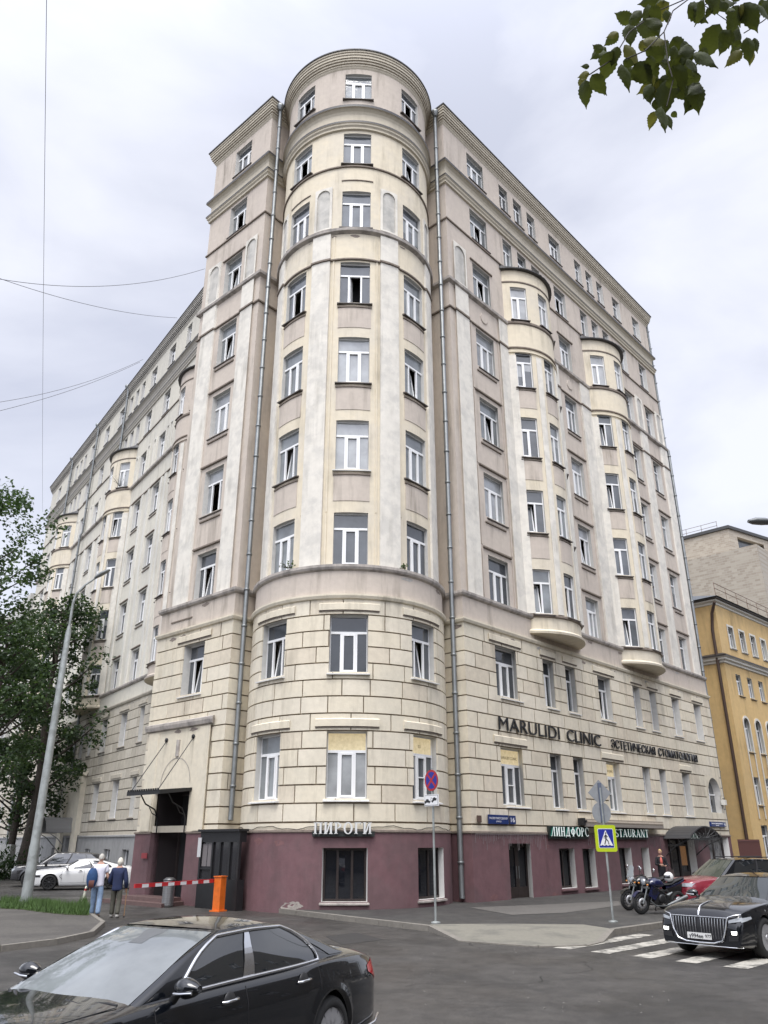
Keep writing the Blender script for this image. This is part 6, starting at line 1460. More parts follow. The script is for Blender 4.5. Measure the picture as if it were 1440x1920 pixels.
# 2: woman in black by the wall, facing the camera (faces -y)
def facing_woman():
    t = thing('person', 'blond person in open black coat and coral top, facing the camera', 'person', (12.35, 38.4, .13), radians(-8)); k = .97
    pel = V(0, 0, .94); ch = V(0, -.01, 1.20); nb = V(0, 0, 1.40); nt = V(0, 0, 1.50)
    eL, wL = V(-.24, -.06, 1.10), V(-.06, -.24, 1.10); eR, wR = V(.25, -.02, 1.08), V(.14, -.22, 1.04)
    shL, shR = V(-.165, 0, 1.36), V(.165, 0, 1.36); hL, hR = V(-.09, 0, .88), V(.09, 0, .88); kL, kR = V(-.09, -.03, .48), V(.10, .02, .48); aL, aR = V(-.09, 0, .09), V(.12, .05, .09); tL, tR = V(-.10, -.16, .04), V(.15, -.11, .04)
    body = [[(pel, .11), (ch, .12), (nb, .07), (nt, .048), (V(0, -.01, 1.56), .045)], [(pel, .11), (hL, .08), (kL, .052), (aL, .036), (tL, .03)], [(pel, .11), (hR, .08), (kR, .052), (aR, .036), (tR, .03)], [(nb, .07), (shL, .05), (eL, .04), (wL, .025)], [(nb, .07), (shR, .05), (eR, .04), (wR, .025)]]
    skinned('body', body + hand(wL, (1, -.3, 0), -1, .95) + hand(wR, (-1, -.3, 0), 1, .95), M_SKIN, t)
    head(t, (0, -.015, 1.60), yaw=radians(-30), hairm=mat('blond_hair', (.42, .29, .13), .7, nz=.2, nscale=50), style='tied')
    BK = mat('black_coat', (.010, .010, .013), .85, nz=.2)
    skinned('coat', [[(V(0, .02, .62), (.20, .15)), (V(0, .02, .9), (.185, .14)), (V(0, .01, 1.2), (.17, .13)), (V(0, .01, 1.35), (.12, .085)), (V(0, .02, 1.43), .06)], [(V(0, .01, 1.35), (.12, .085)), (shL, .07), (eL, .058), (tuple(lerp(a, b, .85) for a, b in zip(eL, wL)), .042)], [(V(0, .01, 1.35), (.12, .085)), (shR, .07), (eR, .058), (tuple(lerp(a, b, .85) for a, b in zip(eR, wR)), .042)]], BK, t)
    skinned('top', [[(V(0, -.075, 1.12), .07), (V(0, -.075, 1.28), .07), (V(0, -.05, 1.40), .045)]], mat('coral_top', (.55, .13, .10), .8), t, sub=1)
    skinned('trousers', [[(V(0, 0, .92), .12), (V(0, 0, .84), .125)], [(V(0, 0, .84), .125), (hL, .09), (kL, .07), (V(-.09, -.01, .10), .062)], [(V(0, 0, .84), .125), (hR, .09), (kR, .07), (V(.115, .04, .10), .062)]], BK, t)
    for a_, t_ in ((aL, tL), (aR, tR)): skinned('shoe', [[((a_[0], a_[1] + .03, .05), .038), ((a_[0], a_[1], .055), .04), (t_, .032)]], BK, t, sub=1)
    b = thing('handbag', 'dark handbag hanging from the arm of the person in black', 'handbag', t.location, t.rotation_euler[2])
    mb = MB(); mb.grid([[(.36 + x * (1 - .25 * i / 4), -.04 + y, .62 + .28 * i / 4) for x, y in ((-.14, -.05), (.14, -.05), (.16, .0), (.14, .05), (-.14, .05), (-.16, 0))] for i in range(5)], 0, False, closed=True); mb.build('bag', [mat('bag_leather', (.05, .035, .032), .5)], b)
    mb = MB(); mb.tube([(.28, -.04, .9), (.27, -.05, 1.05), (.29, -.04, 1.12), (.36, -.02, 1.05), (.42, -.04, .9)], .009, 0, 6); mb.build('strap', [M_BLKP], b)
facing_woman()
# ------------------------------------------------------------------ lettering and signs
def glyph(ch):
    """serif capital in a unit-high box: (list of convex polygons, advance)"""
    T, t, s = .17, .075, .055; out = []
    def box(x0, y0, x1, y1): out.append([(x0, y0), (x1, y0), (x1, y1), (x0, y1)])
    def ser(x, y, w, up): box(x - .065, y if up else y - s, x + w + .065, y + s if up else y)
    def stem(x, w=T, y0=0, y1=1): box(x, y0, x + w, y1); ser(x, y0, w, True) if y0 == 0 else None; ser(x, y1, w, False) if y1 == 1 else None
    def bar(x0, x1, y, h=t): box(x0, y - h / 2, x1, y + h / 2)
    def diag(x0, y0, x1, y1, w): out.append([(x0, y0), (x0 + w, y0), (x1 + w, y1), (x1, y1)])
    def ring(cx, cy, rx, ry, a0, a1, wx=T, wy=t, n=16):
        for i in range(n):
            u, v = radians(lerp(a0, a1, i / n)), radians(lerp(a0, a1, (i + 1) / n))
            out.append([(cx + rx * cos(u), cy + ry * sin(u)), (cx + rx * cos(v), cy + ry * sin(v)), (cx + (rx - wx) * cos(v), cy + (ry - wy) * sin(v)), (cx + (rx - wx) * cos(u), cy + (ry - wy) * sin(u))])
    W_ = .7
    if ch == 'П': stem(.05); stem(.5); bar(.05, .67, .96); W_ = .78
    elif ch == 'И': stem(.05); stem(.5); diag(.18, .12, .42, .88, .12); W_ = .78
    elif ch in 'РPR':
        stem(.05); ring(.2, .73, .38, .27, -90, 90); W_ = .64
        if ch == 'R': diag(.52, 0, .24, .48, .17); W_ = .74
    elif ch in 'ОO': ring(.4, .5, .38, .52, 0, 360, n=26); W_ = .84
    elif ch == 'Г': stem(.05); bar(.05, .56, .96); box(.5, .78, .56, 1); W_ = .62
    elif ch == 'Л': stem(.46); diag(.02, 0, .42, 1, .08); bar(.36, .6, .97, .06); ser(.02, 0, .08, True); W_ = .74
    elif ch == 'Н': stem(.05); stem(.5); bar(.2, .52, .52); W_ = .78
    elif ch == 'Д': stem(.5); diag(.1, .06, .44, 1, .08); bar(.38, .68, .97, .06); bar(.0, .76, .05, .09); box(0, -.14, .06, .08); box(.7, -.14, .76, .08); W_ = .84
    elif ch == 'Ф': stem(.34); ring(.425, .5, .40, .33, 0, 360, n=22); W_ = .92
    elif ch in 'СC': ring(.42, .5, .40, .52, 42, 318, n=22); box(.66, .66, .72, .92); W_ = .78
    elif ch == 'E': stem(.05); bar(.05, .55, .96); bar(.05, .58, .04); bar(.2, .46, .52); box(.5, .8, .55, 1); box(.54, 0, .59, .22); W_ = .66
    elif ch == 'S': ring(.3, .74, .25, .27, 30, 270, .13); ring(.3, .26, .27, .27, 90, -150, .13); W_ = .60
    elif ch == 'T': stem(.24); bar(.0, .65, .96); box(0, .78, .05, 1); box(.6, .78, .65, 1); W_ = .68
    elif ch == 'A': diag(.0, 0, .28, 1, .07); diag(.52, 0, .24, 1, .17); bar(.12, .55, .32, .06); ser(.0, 0, .07, True); ser(.52, 0, .17, True); W_ = .74
    elif ch == 'U': stem(.05, T, .3, 1); stem(.56, .08, .3, 1); ring(.345, .32, .295, .33, 180, 360, .13); W_ = .74
    elif ch == 'N': stem(.05, .08); stem(.6, .08); diag(.5, 0, .06, 1, .17); W_ = .78
    elif ch == 'L': stem(.05); bar(.05, .58, .04); box(.53, 0, .58, .24); W_ = .62
    elif ch == 'I': stem(.07); W_ = .34
    elif ch == 'D': stem(.05); ring(.2, .5, .48, .5, -90, 90); W_ = .74
    elif ch == 'F': stem(.05); bar(.05, .55, .96); bar(.2, .44, .52); box(.5, .8, .55, 1); W_ = .60
    elif ch == ' ': W_ = .3
    return out, W_ + .09
def serif_sign(name, label, s, u0, u1, z0, h, o0, o1, front, side, back=None, cat='sign'):
    gl_ = [glyph(c) for c in s]; tot = sum(g[1] for g in gl_); k = (u1 - u0) / tot; x = u0; mb = MB()
    for polys, adv in gl_:
        for p in polys:
            q = [(x + a * k, z0 + b * h) for a, b in p]
            mb.poly([P(a, b, o1) for a, b in q], 0)
            for (a, b), (c, d) in zip(q, q[1:] + q[:1]): mb.quad(P(a, b, o0), P(c, d, o0), P(c, d, o1), P(a, b, o1), 1)
        x += adv * k
    t = thing(name, label, cat, P((u0 + u1) / 2, z0, 0)); t.location = (0, 0, 0)
    mb.build('letters', [front, side], t)
    if back: mb = MB(); pbox(mb, P, u0 - .08, u1 + .08, z0 + back[0], z0 + back[1], .03, o0 - .015, 0); mb.build('backing', [back[2]], t)
    return t
def on_path(s, u0, u1, z0, hcap, o0, o1, m, name, parent=None, flip=False, bold=0., PP=None):
    PP = PP or P
    o = text_obj(s, 1., .5, m, None, name, 'LEFT', bold=bold); me = o.data
    xs = [v.co.x for v in me.vertices]; ys = [v.co.y for v in me.vertices]; x0, x1 = min(xs), max(xs); y1 = max(ys); yb = 0
    for v in me.vertices:
        u = lerp(u0, u1, (v.co.x - x0) / (x1 - x0)); z = z0 + v.co.y / y1 * hcap; v.co = PP(u, z, o1 if v.co.z > 0 else o0)
    me.update(); o.parent = parent; return o
M_LW = mat('letter_white', (.72, .74, .72), .5, emit=(.85, 1, .95), estr=.12); M_LG = mat('letter_green_side', (.02, .16, .12), .5); M_LB = mat('letter_black', (.012, .012, .014), .45); M_DKG = mat('sign_box_dark', (.02, .024, .022), .5)
M_LSIL = mat('letter_grey', (.62, .62, .60), .45)
serif_sign('shop_sign', 'white serif letters reading ПИРОГИ over the middle basement window', 'ПИРОГИ', uT_(-14.5), uT_(12.7), 2.40, .36, .14, .24, M_LSIL, M_BLKP, (-.08, .08, M_DKG))
serif_sign('restaurant_sign', 'green edged white letters reading ЛИНДФОРС over the maroon plinth', 'ЛИНДФОРС', uR_(5.35), uR_(8.5), 2.38, .36, .16, .26, M_LW, M_LG, (-.1, .40, M_DKG))
serif_sign('restaurant_sign', 'white letters reading RESTAURANT under the rolled awning', 'RESTAURANT', uR_(10.0), uR_(14.35), 2.37, .34, .16, .26, M_LW, M_LG, (-.1, .40, M_DKG))
serif_sign('restaurant_sign', 'white letters reading LINDFORS beside the arched entrance canopy', 'LINDFORS', uR_(19.2), uR_(22.5), 2.33, .36, .16, .26, M_LW, M_LG, (-.08, .38, M_DKG))
t = thing('clinic_sign', 'large black letters reading MARULIDI CLINIC between the window rows', 'sign')
on_path('MARULIDI', uR_(2.12), uR_(6.9), 6.42, .52, .03, .09, M_LB, 'letters', t); on_path('CLINIC', uR_(7.55), uR_(10.7), 6.42, .52, .03, .09, M_LB, 'letters', t)
t = thing('clinic_sign', 'black letters reading ЭСТЕТИЧЕСКАЯ СТОМАТОЛОГИЯ right of the clinic name', 'sign')
on_path('ЭСТЕТИЧЕСКАЯ', uR_(11.8), uR_(16.75), 6.46, .42, .03, .08, M_LB, 'letters', t); on_path('СТОМАТОЛОГИЯ', uR_(17.15), uR_(22.35), 6.46, .42, .03, .08, M_LB, 'letters', t)
M_BLUE = mat('enamel_blue', (.012, .03, .13), .3); M_ENW = mat('enamel_white', (.7, .7, .72), .4)
def street_plate(label, a0, a1, z0, z1, n0_, n1_):
    t = thing('street_name_plate', label, 'street sign')
    mb = MB(); pbox(mb, P, uR_(a0), uR_(a1), z0, z1, .02, .10, 0); pbox(mb, P, uR_(n0_), uR_(n1_), z0 + .01, z1 - .01, .02, .10, 0); mb.build('plate', [M_BLUE], t)
    h = z1 - z0; on_path('МАЛАЯ ПИРОГОВСКАЯ', uR_(a0 + .08), uR_(a1 - .08), z0 + h * .5, h * .24, .098, .106, M_ENW, 'lettering', t, bold=.01); on_path('улица', uR_(a0 + (a1 - a0) * .38), uR_(a0 + (a1 - a0) * .62), z0 + h * .2, h * .15, .098, .106, M_ENW, 'lettering', t)
    on_path('16', uR_(n0_ + .07), uR_(n1_ - .07), z0 + h * .25, h * .5, .098, .106, M_ENW, 'lettering', t, bold=.01)
street_plate('blue street name plate МАЛАЯ ПИРОГОВСКАЯ улица 16 left of the restaurant letters', 1.05, 2.42, 2.80, 3.13, 2.50, 2.92)
street_plate('blue street name plate high at the far right end of the wall', 22.85, 24.65, 2.98, 3.24, 24.72, 25.1)
mb = MB(); pbox(mb, P, uR_(.35), uR_(.62), 2.84, 3.08, .02, .10, 0); tag(mb.build('vent_box', [mat('vent_brown', (.10, .06, .045), .6)]), 'small brown box on the wall left of the blue name plate', 'vent')
mb = MB(); pbox(mb, P, uR_(25.15), uR_(25.4), 4.2, 4.5, .02, .2, 0); tag(mb.build('wall_box', [M_YTR]), 'small white box high on the wall right of the arched window', 'wall box')
# posters behind the lit transoms
for (uc, w, li, r, k) in wins:
    if r == 2 and k in (3, 4, 5):
        z = ROWS[2][1]; on_path('MARULIDI CLINIC', uc - w * .4, uc + w * .4, z - .42, .11, -.352, -.348, mat('poster_text', (.06, .05, .02), .6), 'poster_text', BLD)
# rolled awning
aw = thing('rolled_awning', 'rolled beige awning above the restaurant letters', 'awning'); mb = MB()
mb.tube([P(uR_(7.9), 2.98, .34), P(uR_(15.7), 2.98, .34)], .10, 0, 12); pbox(mb, P, uR_(7.9), uR_(15.7), 3.02, 3.10, .02, .42, 0); mb.build('roller', [mat('awning_beige', (.34, .29, .23), .85, nz=.1)], aw)
mb = MB(); pbox(mb, P, uR_(7.95), uR_(15.65), 2.78, 2.92, .36, .44, 0); mb.build('front_bar', [mat('awning_bar', (.25, .22, .19), .6)], aw)
mb = MB(); mb.tube([P(uR_(8.0), 2.95, .05), P(uR_(8.0), 3.0, .5)], .05, 0, 6); mb.box(P(uR_(7.85), 2.98, .3), (.14, .3, .3), 0, rz=atan2(dR.y, dR.x)); mb.build('bracket', [M_BLKP], aw)
# arched entrance canopy with its fringe of light strings
cn = thing('entrance_canopy', 'dark barrel canopy over the right hand restaurant entrance', 'canopy'); mb = MB(); ua, ub = uR_(16.4), uR_(20.4)
n_ = 14; rr_ = []
for i in range(n_ + 1):
    q = i / n_; z = 2.32 + .62 * sin(pi * q) ** .8; rr_.append((lerp(ua, ub, q), z))
for (x0, y0), (x1, y1) in zip(rr_, rr_[1:]):
    mb.quad(P(x0, y0, .03), P(x0, y0, 1.3), P(x1, y1, 1.3), P(x1, y1, .03)); mb.quad(P(x0, y0 - .06, 1.3), P(x1, y1 - .06, 1.3), P(x1, y1, 1.3), P(x0, y0, 1.3))
mb.build('roof', [mat('canopy_dark', (.03, .03, .032), .4)], cn)
mb = MB(); rc = random.Random(3)
for i in range(46):
    u = lerp(ua, ub, i / 45); x0 = P(u, 2.35, 1.28); mb.tube([x0, x0 + Vector((rc.uniform(-.02, .02), 0, -rc.uniform(.2, .62)))], .008, 0, 4)
for i in range(9):
    a = pi * i / 8; c = P(lerp(ua, ub, .5), 2.35, 1.28); e_ = P(lerp(ua, ub, .5) + 1.7 * cos(a), 2.35 + .5 * sin(a), 1.28); mb.tube([c, e_], .014, 0, 4)
for i in range(8):
    c = P(lerp(ua, ub, (i + .5) / 8), 2.48, 1.29); mb.tube([c + (dR.to_3d() * cos(2 * pi * j / 10) + Vector((0, 0, sin(2 * pi * j / 10)))) * .11 for j in range(11)], .01, 0, 4)
mb.build('ironwork', [mat('dull_iron', (.09, .09, .09), .5)], cn)
for u in (ua + .1, ub - .1):
    mb = MB(); mb.tube([P(u, 2.3, 1.25), P(u, 2.0, .6), P(u, 1.5, .05)], .025, 0, 6); mb.build('bracket', [M_BLKP], cn)
# icicle lights along the plinth top
mb = MB(); rc = random.Random(9); u = uR_(.2)
while u < uR_(16):
    if not (uR_(5.2) < u < uR_(8.6) or uR_(9.9) < u < uR_(14.5)): mb.tube([P(u, 2.44, .07), P(u + rc.uniform(-.02, .02), 2.44 - rc.uniform(.15, .6), .06)], .0065, 0, 4)
    u += rc.uniform(.09, .16)
mb.tube([P(lerp(uR_(.2), uR_(16.0), i / 120), 2.43, .07) for i in range(121)], .007, 0, 4)
tag(mb.build('icicle_lights', [mat('string_white', (.25, .22, .22), .6)]), 'unlit icicle light strings hanging down the maroon plinth', 'light string')
mb = MB(); pts = []
for i in range(60):
    u = lerp(uT_(-84), uT_(84), i / 59); pts.append(P(u, 2.60 + .05 * sin(i * .55) + .02 * sin(i * 1.7), .03))
mb.tube(pts, .012, 0, 5); tag(mb.build('wall_cable', [M_BLKP]), 'black cable strung along the tower above the plinth', 'cable')
# no stopping sign
def round_pts(r, n=40): return [(r * cos(2 * pi * i / n), r * sin(2 * pi * i / n)) for i in range(n)]
def plate_xy(mb, pts, y, m): mb.poly([(a, y, b) for a, b in pts], m)
M_SIGNR = mat('sign_red', (.36, .015, .018), .4); M_SIGNB = mat('sign_blue', (.010, .02, .24), .4); M_SIGNW = mat('sign_white', (.72, .72, .72), .4); M_SIGNBK = mat('sign_back', (.24, .25, .26), .5, nz=.1); M_SIGNY = mat('sign_yellow', (.42, .52, .012), .4)
g = gnd(817, 1731, .13); t = thing('no_stopping_sign', 'blue no stopping sign with red cross on a grey pole by the pavement edge', 'road sign', (g.x, g.y, .13), radians(-52))
mb = MB(); mb.tube([(0, 0, 0), (0, 0, 4.0)], .032, 0, 10); mb.lathe((0, 0, 0), (0, 0, 1), [(.13, 0), (.13, .03), (.04, .05)], 0, 10); mb.build('pole', [M_GALV], t)
mb = MB(); c = 3.66; R0 = .29
mb.lathe((0, -.045, c), (0, -1, 0), [(0, -.012), (R0, -.012), (R0, 0)], 3, 40, False)
mb.poly([(a, -.046, b + c) for a, b in round_pts(R0)], 0); mb.poly([(a, -.048, b + c) for a, b in round_pts(R0 * .80)], 1)
for s in (-1, 1): 
    d = Vector((.7071, .7071 * s)); nn_ = Vector((-d.y, d.x)); w = .03; L0 = R0 * .84; mb.poly([((d * a + nn_ * b).x, -.050 - .001 * s, (d * a + nn_ * b).y + c) for a, b in ((-L0, -w), (L0, -w), (L0, w), (-L0, w))], 0)
mb.build('disc', [M_SIGNR, M_SIGNB, M_SIGNW, M_SIGNBK], t)
mb = MB(); mb.box((0, -.05, 3.12), (.60, .02, .31), 0); mb.box((0, -.061, 3.12), (.56, .004, .27), 1); mb.box((0, -.064, 3.12), (.54, .004, .25), 0)
def car_icon(mb, x, z, k, y=-.067, m=1, rot=0):
    prof = [(-.13, 0), (-.13, .045), (-.07, .055), (-.04, .10), (.05, .10), (.08, .055), (.13, .045), (.13, 0)]
    R = Matrix.Rotation(rot, 2); mb.poly([((R @ Vector(p)).x * k + x, y, (R @ Vector(p)).y * k + z) for p in prof], m)
    for a in (-.08, .08):
        c_ = R @ Vector((a, 0)); mb.poly([(c_.x * k + x + .025 * k * cos(t_), y - .001, c_.y * k + z + .025 * k * sin(t_)) for t_ in [2 * pi * i / 10 for i in range(10)]], m)
car_icon(mb, -.17, 3.06, .95); car_icon(mb, .13, 3.10, .9, rot=radians(18)); mb.tube([(-.03, -.067, 3.07), (.0, -.067, 3.2), (.04, -.067, 3.16)], .006, 1, 4)
mb.build('tow_plate', [M_SIGNW, M_LB], t)
# pedestrian crossing post: yellow framed sign facing us, two signs seen from behind
g = gnd(1150, 1729, .13); t = thing('crossing_sign', 'pedestrian crossing sign in a yellow frame on a post by the crossing', 'road sign', (g.x, g.y, .13), radians(12))
mb = MB(); mb.tube([(0, 0, 0), (0, 0, 3.48)], .032, 0, 10); mb.lathe((0, 0, 0), (0, 0, 1), [(.13, 0), (.13, .03), (.04, .05)], 0, 10); mb.build('pole', [M_GALV], t)
def rrect(w, h, r, n=5):
    o = []
    for cx, cy, a0 in ((w / 2 - r, h / 2 - r, 0), (-w / 2 + r, h / 2 - r, 90), (-w / 2 + r, -h / 2 + r, 180), (w / 2 - r, -h / 2 + r, 270)): o += [(cx + r * cos(radians(a0 + 90 * i / n)), cy + r * sin(radians(a0 + 90 * i / n))) for i in range(n + 1)]
    return o
mb = MB(); zc = 2.12; fr = rrect(.64, .70, .06)
mb.poly([(a, -.06, b + zc) for a, b in fr], 0); mb.poly([(a, -.035, b + zc) for a, b in fr[::-1]], 4)
for (a, b), (c, d) in zip(fr, fr[1:] + fr[:1]): mb.quad((a, -.035, b + zc), (c, -.035, d + zc), (c, -.06, d + zc), (a, -.06, b + zc), 0)
mb.poly([(a, -.062, b + zc) for a, b in rrect(.47, .51, .03)], 2); mb.poly([(a, -.064, b + zc) for a, b in rrect(.445, .485, .02)], 1)
mb.poly([(-.20, -.066, zc - .19), (.20, -.066, zc - .19), (0, -.066, zc + .22)], 2)
K = -.068
def limb(x0, z0, x1, z1, w): 
    d = Vector((x1 - x0, z1 - z0)).normalized() * w; mb.poly([(x0 - d.y, K, z0 + d.x + zc), (x0 + d.y, K, z0 - d.x + zc), (x1 + d.y, K, z1 - d.x + zc), (x1 - d.y, K, z1 + d.x + zc)], 3)
mb.poly([(.005 + .022 * cos(t_), K, zc + .135 + .024 * sin(t_)) for t_ in [2 * pi * i / 12 for i in range(12)]], 3)
limb(.0, .10, -.005, -.02, .024); limb(-.005, -.02, -.055, -.16, .014); limb(0, -.02, .06, -.08, .014); limb(.06, -.08, .075, -.16, .012); limb(.0, .09, -.055, .04, .010); limb(-.055, .04, -.06, -.01, .009); limb(.0, .09, .055, .03, .010)
for x in (-.13, -.02, .09): limb(x - .02, -.185, x + .03, -.185, .009)
mb.build('crossing_panel', [M_SIGNY, M_SIGNB, M_SIGNW, M_LB, M_SIGNBK], t)
mb = MB(); R1 = .29; mb.lathe((0, .05, 2.80), (0, 1, 0), [(0, -.006), (R1, -.006), (R1, .006), (0, .006)], 0, 32, False)
mb.box((0, .01, 2.80), (.09, .05, .5), 1); mb.build('round_sign_back', [M_SIGNBK, mat('bracket_blue', (.10, .12, .17), .5)], t)
mb = MB(); q = .36; mb.poly([(q, .05, 3.34), (0, .05, 3.34 + q), (-q, .05, 3.34), (0, .05, 3.34 - q)][::-1], 0); mb.poly([(q, .06, 3.34), (0, .06, 3.34 + q), (-q, .06, 3.34), (0, .06, 3.34 - q)], 0)
mb.box((0, .01, 3.34), (.09, .05, .55), 1); mb.build('diamond_sign_back', [M_SIGNBK, mat('bracket_blue', (.10, .12, .17), .5)], t)
# brown gate beyond the wing
t = thing('side_gate', 'reddish brown barred gate between the corner block and the yellow house', 'gate'); mb = MB(); a0 = ER + dR * .4 + nR * .3
for i in range(22): q = a0 + dR * (i * .17); mb.box((q.x, q.y, 1.15), (.05, .05, 2.3))
for z in (.25, 1.2, 2.2): mb.tube([(a0.x, a0.y, z), ((a0 + dR * 3.6).x, (a0 + dR * 3.6).y, z)], .035, 0, 5)
mb.build('bars', [mat('gate_brown', (.11, .045, .04), .6)], t)
# ------------------------------------------------------------------ trees
M_BARK = mat('bark', (.045, .036, .028), .95, nz=.35, nscale=9, bump=.6)
def translucent(m, c, f):
    t = m.node_tree; o = [n for n in t.nodes if n.type == 'OUTPUT_MATERIAL'][0]; P_ = t.nodes['Principled BSDF']; tr = t.nodes.new('ShaderNodeBsdfTranslucent'); mx = t.nodes.new('ShaderNodeMixShader')
    tr.inputs[0].default_value = (c[0] * 1.7, c[1] * 1.7, c[2] * .9, 1); mx.inputs[0].default_value = f; t.links.new(P_.outputs[0], mx.inputs[1]); t.links.new(tr.outputs[0], mx.inputs[2]); t.links.new(mx.outputs[0], o.inputs[0]); return m
def leafmat(name, c): 
    m = mat(name, c, .6, nz=.4, nscale=1.6); return translucent(m, c, .35)
def tree(label, x, y, H, tr, cz0, cz1, R, seed, m, nleaf=11000, lean=(0, 0), nclump=85, ls=.17):
    r = random.Random(seed); t = thing('tree', label, 'tree', (x, y, 0), group='trees along the side wing'); mb = MB()
    tp = [(lean[0] * (z / H) + .15 * sin(z * .5 + seed), lean[1] * (z / H) + .12 * cos(z * .4 + seed), z) for z in [H * .88 * i / 9 for i in range(10)]]
    mb.tube(tp, [tr * (1.25 if i == 0 else 1) * (1 - .09 * i) for i in range(10)], 0, 10); cl = []
    for i in range(nclump):
        z = lerp(cz0, cz1, r.random() ** .9); q = (z - cz0) / (cz1 - cz0); rad = R * (sin(pi * min(max(q * .86 + .12, .03), .97)) ** .6) * sqrt(r.random()) * r.uniform(.75, 1.12); a = r.uniform(0, 2 * pi)
        k = min(9, z / (H * .88) * 9); b = tp[int(k)]; c = Vector((b[0] + rad * cos(a), b[1] + rad * sin(a), z)); cl.append((c, r.uniform(.45, 1.05) * R / 4.5))
        if i % 3 == 0:
            zi = max(cz0 * .8, z - rad * .7); s_ = Vector((tp[int(min(9, zi / (H * .88) * 9))][0], tp[int(min(9, zi / (H * .88) * 9))][1], zi)); mb.tube([s_, s_.lerp(c, .5) + Vector((0, 0, -.15)), c], [tr * .28, tr * .16, .02], 0, 5)
    mb.build('trunk', [M_BARK], t); mb = MB()
    for j in range(nleaf):
        c, rr = cl[r.randrange(len(cl))]; d = Vector((r.gauss(0, 1), r.gauss(0, 1), r.gauss(0, .8))).normalized() * rr * r.random() ** .45; p = c + d
        u = Vector((r.gauss(0, 1), r.gauss(0, 1), r.gauss(0, .6))).normalized(); w = u.cross(Vector((r.gauss(0, 1), r.gauss(0, 1), r.gauss(0, 1)))).normalized(); s = ls * r.uniform(.6, 1.3)
        mb.poly([p - u * s * .6, p + w * s * .36, p + u * s * .62, p - w * s * .36], 0 if r.random() < .7 else 1)
    mb.build('crown', [m, m2_], t)
m1_ = leafmat('leaf_green', (.030, .058, .020)); m2_ = leafmat('leaf_light', (.052, .088, .030)); m3_ = leafmat('leaf_dark', (.024, .046, .018))
tree('nearest leafy tree reaching in from the left edge', -17.2, 30.5, 16, .22, 10.2, 15.9, 4.1, 3, m1_, 9500, ls=.15)
tree('tall tree with a dark bare trunk beside the side wing wall', -23.6, 56.5, 19, .42, 5.5, 18.6, 5.0, 5, m3_, 11500, nclump=105, ls=.23)
tree('dark tree furthest left in front of the side wing', -24.4, 50, 16.5, .36, 5.5, 15.5, 4.4, 8, m1_, 9500, nclump=110, ls=.22)
tree('lower tree behind the street lamp pole', -26.5, 60.5, 16, .3, 3.5, 15, 4.4, 12, m3_, 9000, nclump=80, ls=.24)
# planter and low greenery at the far left
g = gnd(14, 1643); t = thing('concrete_planter', 'white tapered concrete block at the foot of the far left trunk', 'planter', (g.x, g.y - 1, 0)); mb = MB(); rows = [[(a * s, b * s * .8, z) for a, b in ((-.7, -.7), (.7, -.7), (.7, .7), (-.7, .7))] for z, s in ((0, 1.15), (.25, 1.1), (.5, .8), (2.0, .72))]; mb.grid(rows, 0, False, closed=True); mb.poly(rows[-1]); mb.build('block', [mat('white_concrete', (.5, .5, .48), .8)], t)
mb = MB(); r = random.Random(6)
for j in range(5000):
    c = Vector((-27.0 + r.gauss(0, 2.0), 55 + r.gauss(0, 1.3), abs(r.gauss(.0, .9)))); u = Vector((r.gauss(0, 1), r.gauss(0, 1), r.gauss(0, 1))).normalized(); w = u.cross(Vector((0, 0, 1))).normalized(); s = .16
    mb.poly([c - u * s, c + w * s * .5, c + u * s, c - w * s * .5])
tag(mb.build('shrubbery', [m3_]), 'dark low shrubs under the trees by the side wing', 'shrubbery', kind='stuff')
# ------------------------------------------------------------------ overhanging twig, top right
M_LF = mat('near_leaf', (.050, .066, .018), .65, nz=.45, nscale=14, bump=.2); M_LF2 = mat('near_leaf_yellow', (.13, .13, .028), .6, nz=.3, nscale=14); M_TW = mat('twig', (.035, .028, .022), .8)
translucent(M_LF, (.045, .055, .016), .4); translucent(M_LF2, (.10, .10, .03), .4)
def leaf(mb, p, d, n, L_, m, r):
    d = d.normalized(); n = (n - d * n.dot(d)).normalized(); w = d.cross(n); rows = []; curl = r.uniform(.1, .6); K = 15
    for i in range(K + 1):
        q = i / K; hw = L_ * .31 * sin(pi * min(q * 1.01, 1) ** .66) * (1 + .16 * (i % 2)) * (1 if q < .86 else .6) + .0008; row = []
        for j in (-1, -.5, 0, .5, 1): row.append(p + d * L_ * q + w * hw * j + n * (-.22 * abs(j) * hw * 1.2 - curl * L_ * q * q + .02 * L_ * sin(9 * q + 3 * j)))
        rows.append(row)
    mb.grid(rows, m, True)
br = thing('overhanging_branch', 'leafy branch hanging into the top right corner of the sky', 'branch', (0, 0, 0))
r = random.Random(21); tw = MB()
def wp(x, y, D): return atY(x, y, D)
stems = [[(1480, -60, 2.55), (1400, -30, 2.5), (1300, -8, 2.45), (1235, 20, 2.42), (1180, 60, 2.38), (1150, 110, 2.36), (1105, 140, 2.34)],
         [(1300, -8, 2.45), (1262, 20, 2.40), (1245, 60, 2.38), (1252, 115, 2.36), (1262, 150, 2.36), (1250, 200, 2.38)],
         [(1400, -30, 2.5), (1320, 10, 2.52), (1365, 40, 2.55), (1400, 30, 2.56)],
         [(1480, 0, 2.6), (1430, 40, 2.58), (1395, 62, 2.56)], [(1245, 60, 2.38), (1210, 95, 2.34), (1175, 110, 2.33)]]
for s_ in stems: tw.tube([wp(*q) for q in s_], .0028, 0, 5)
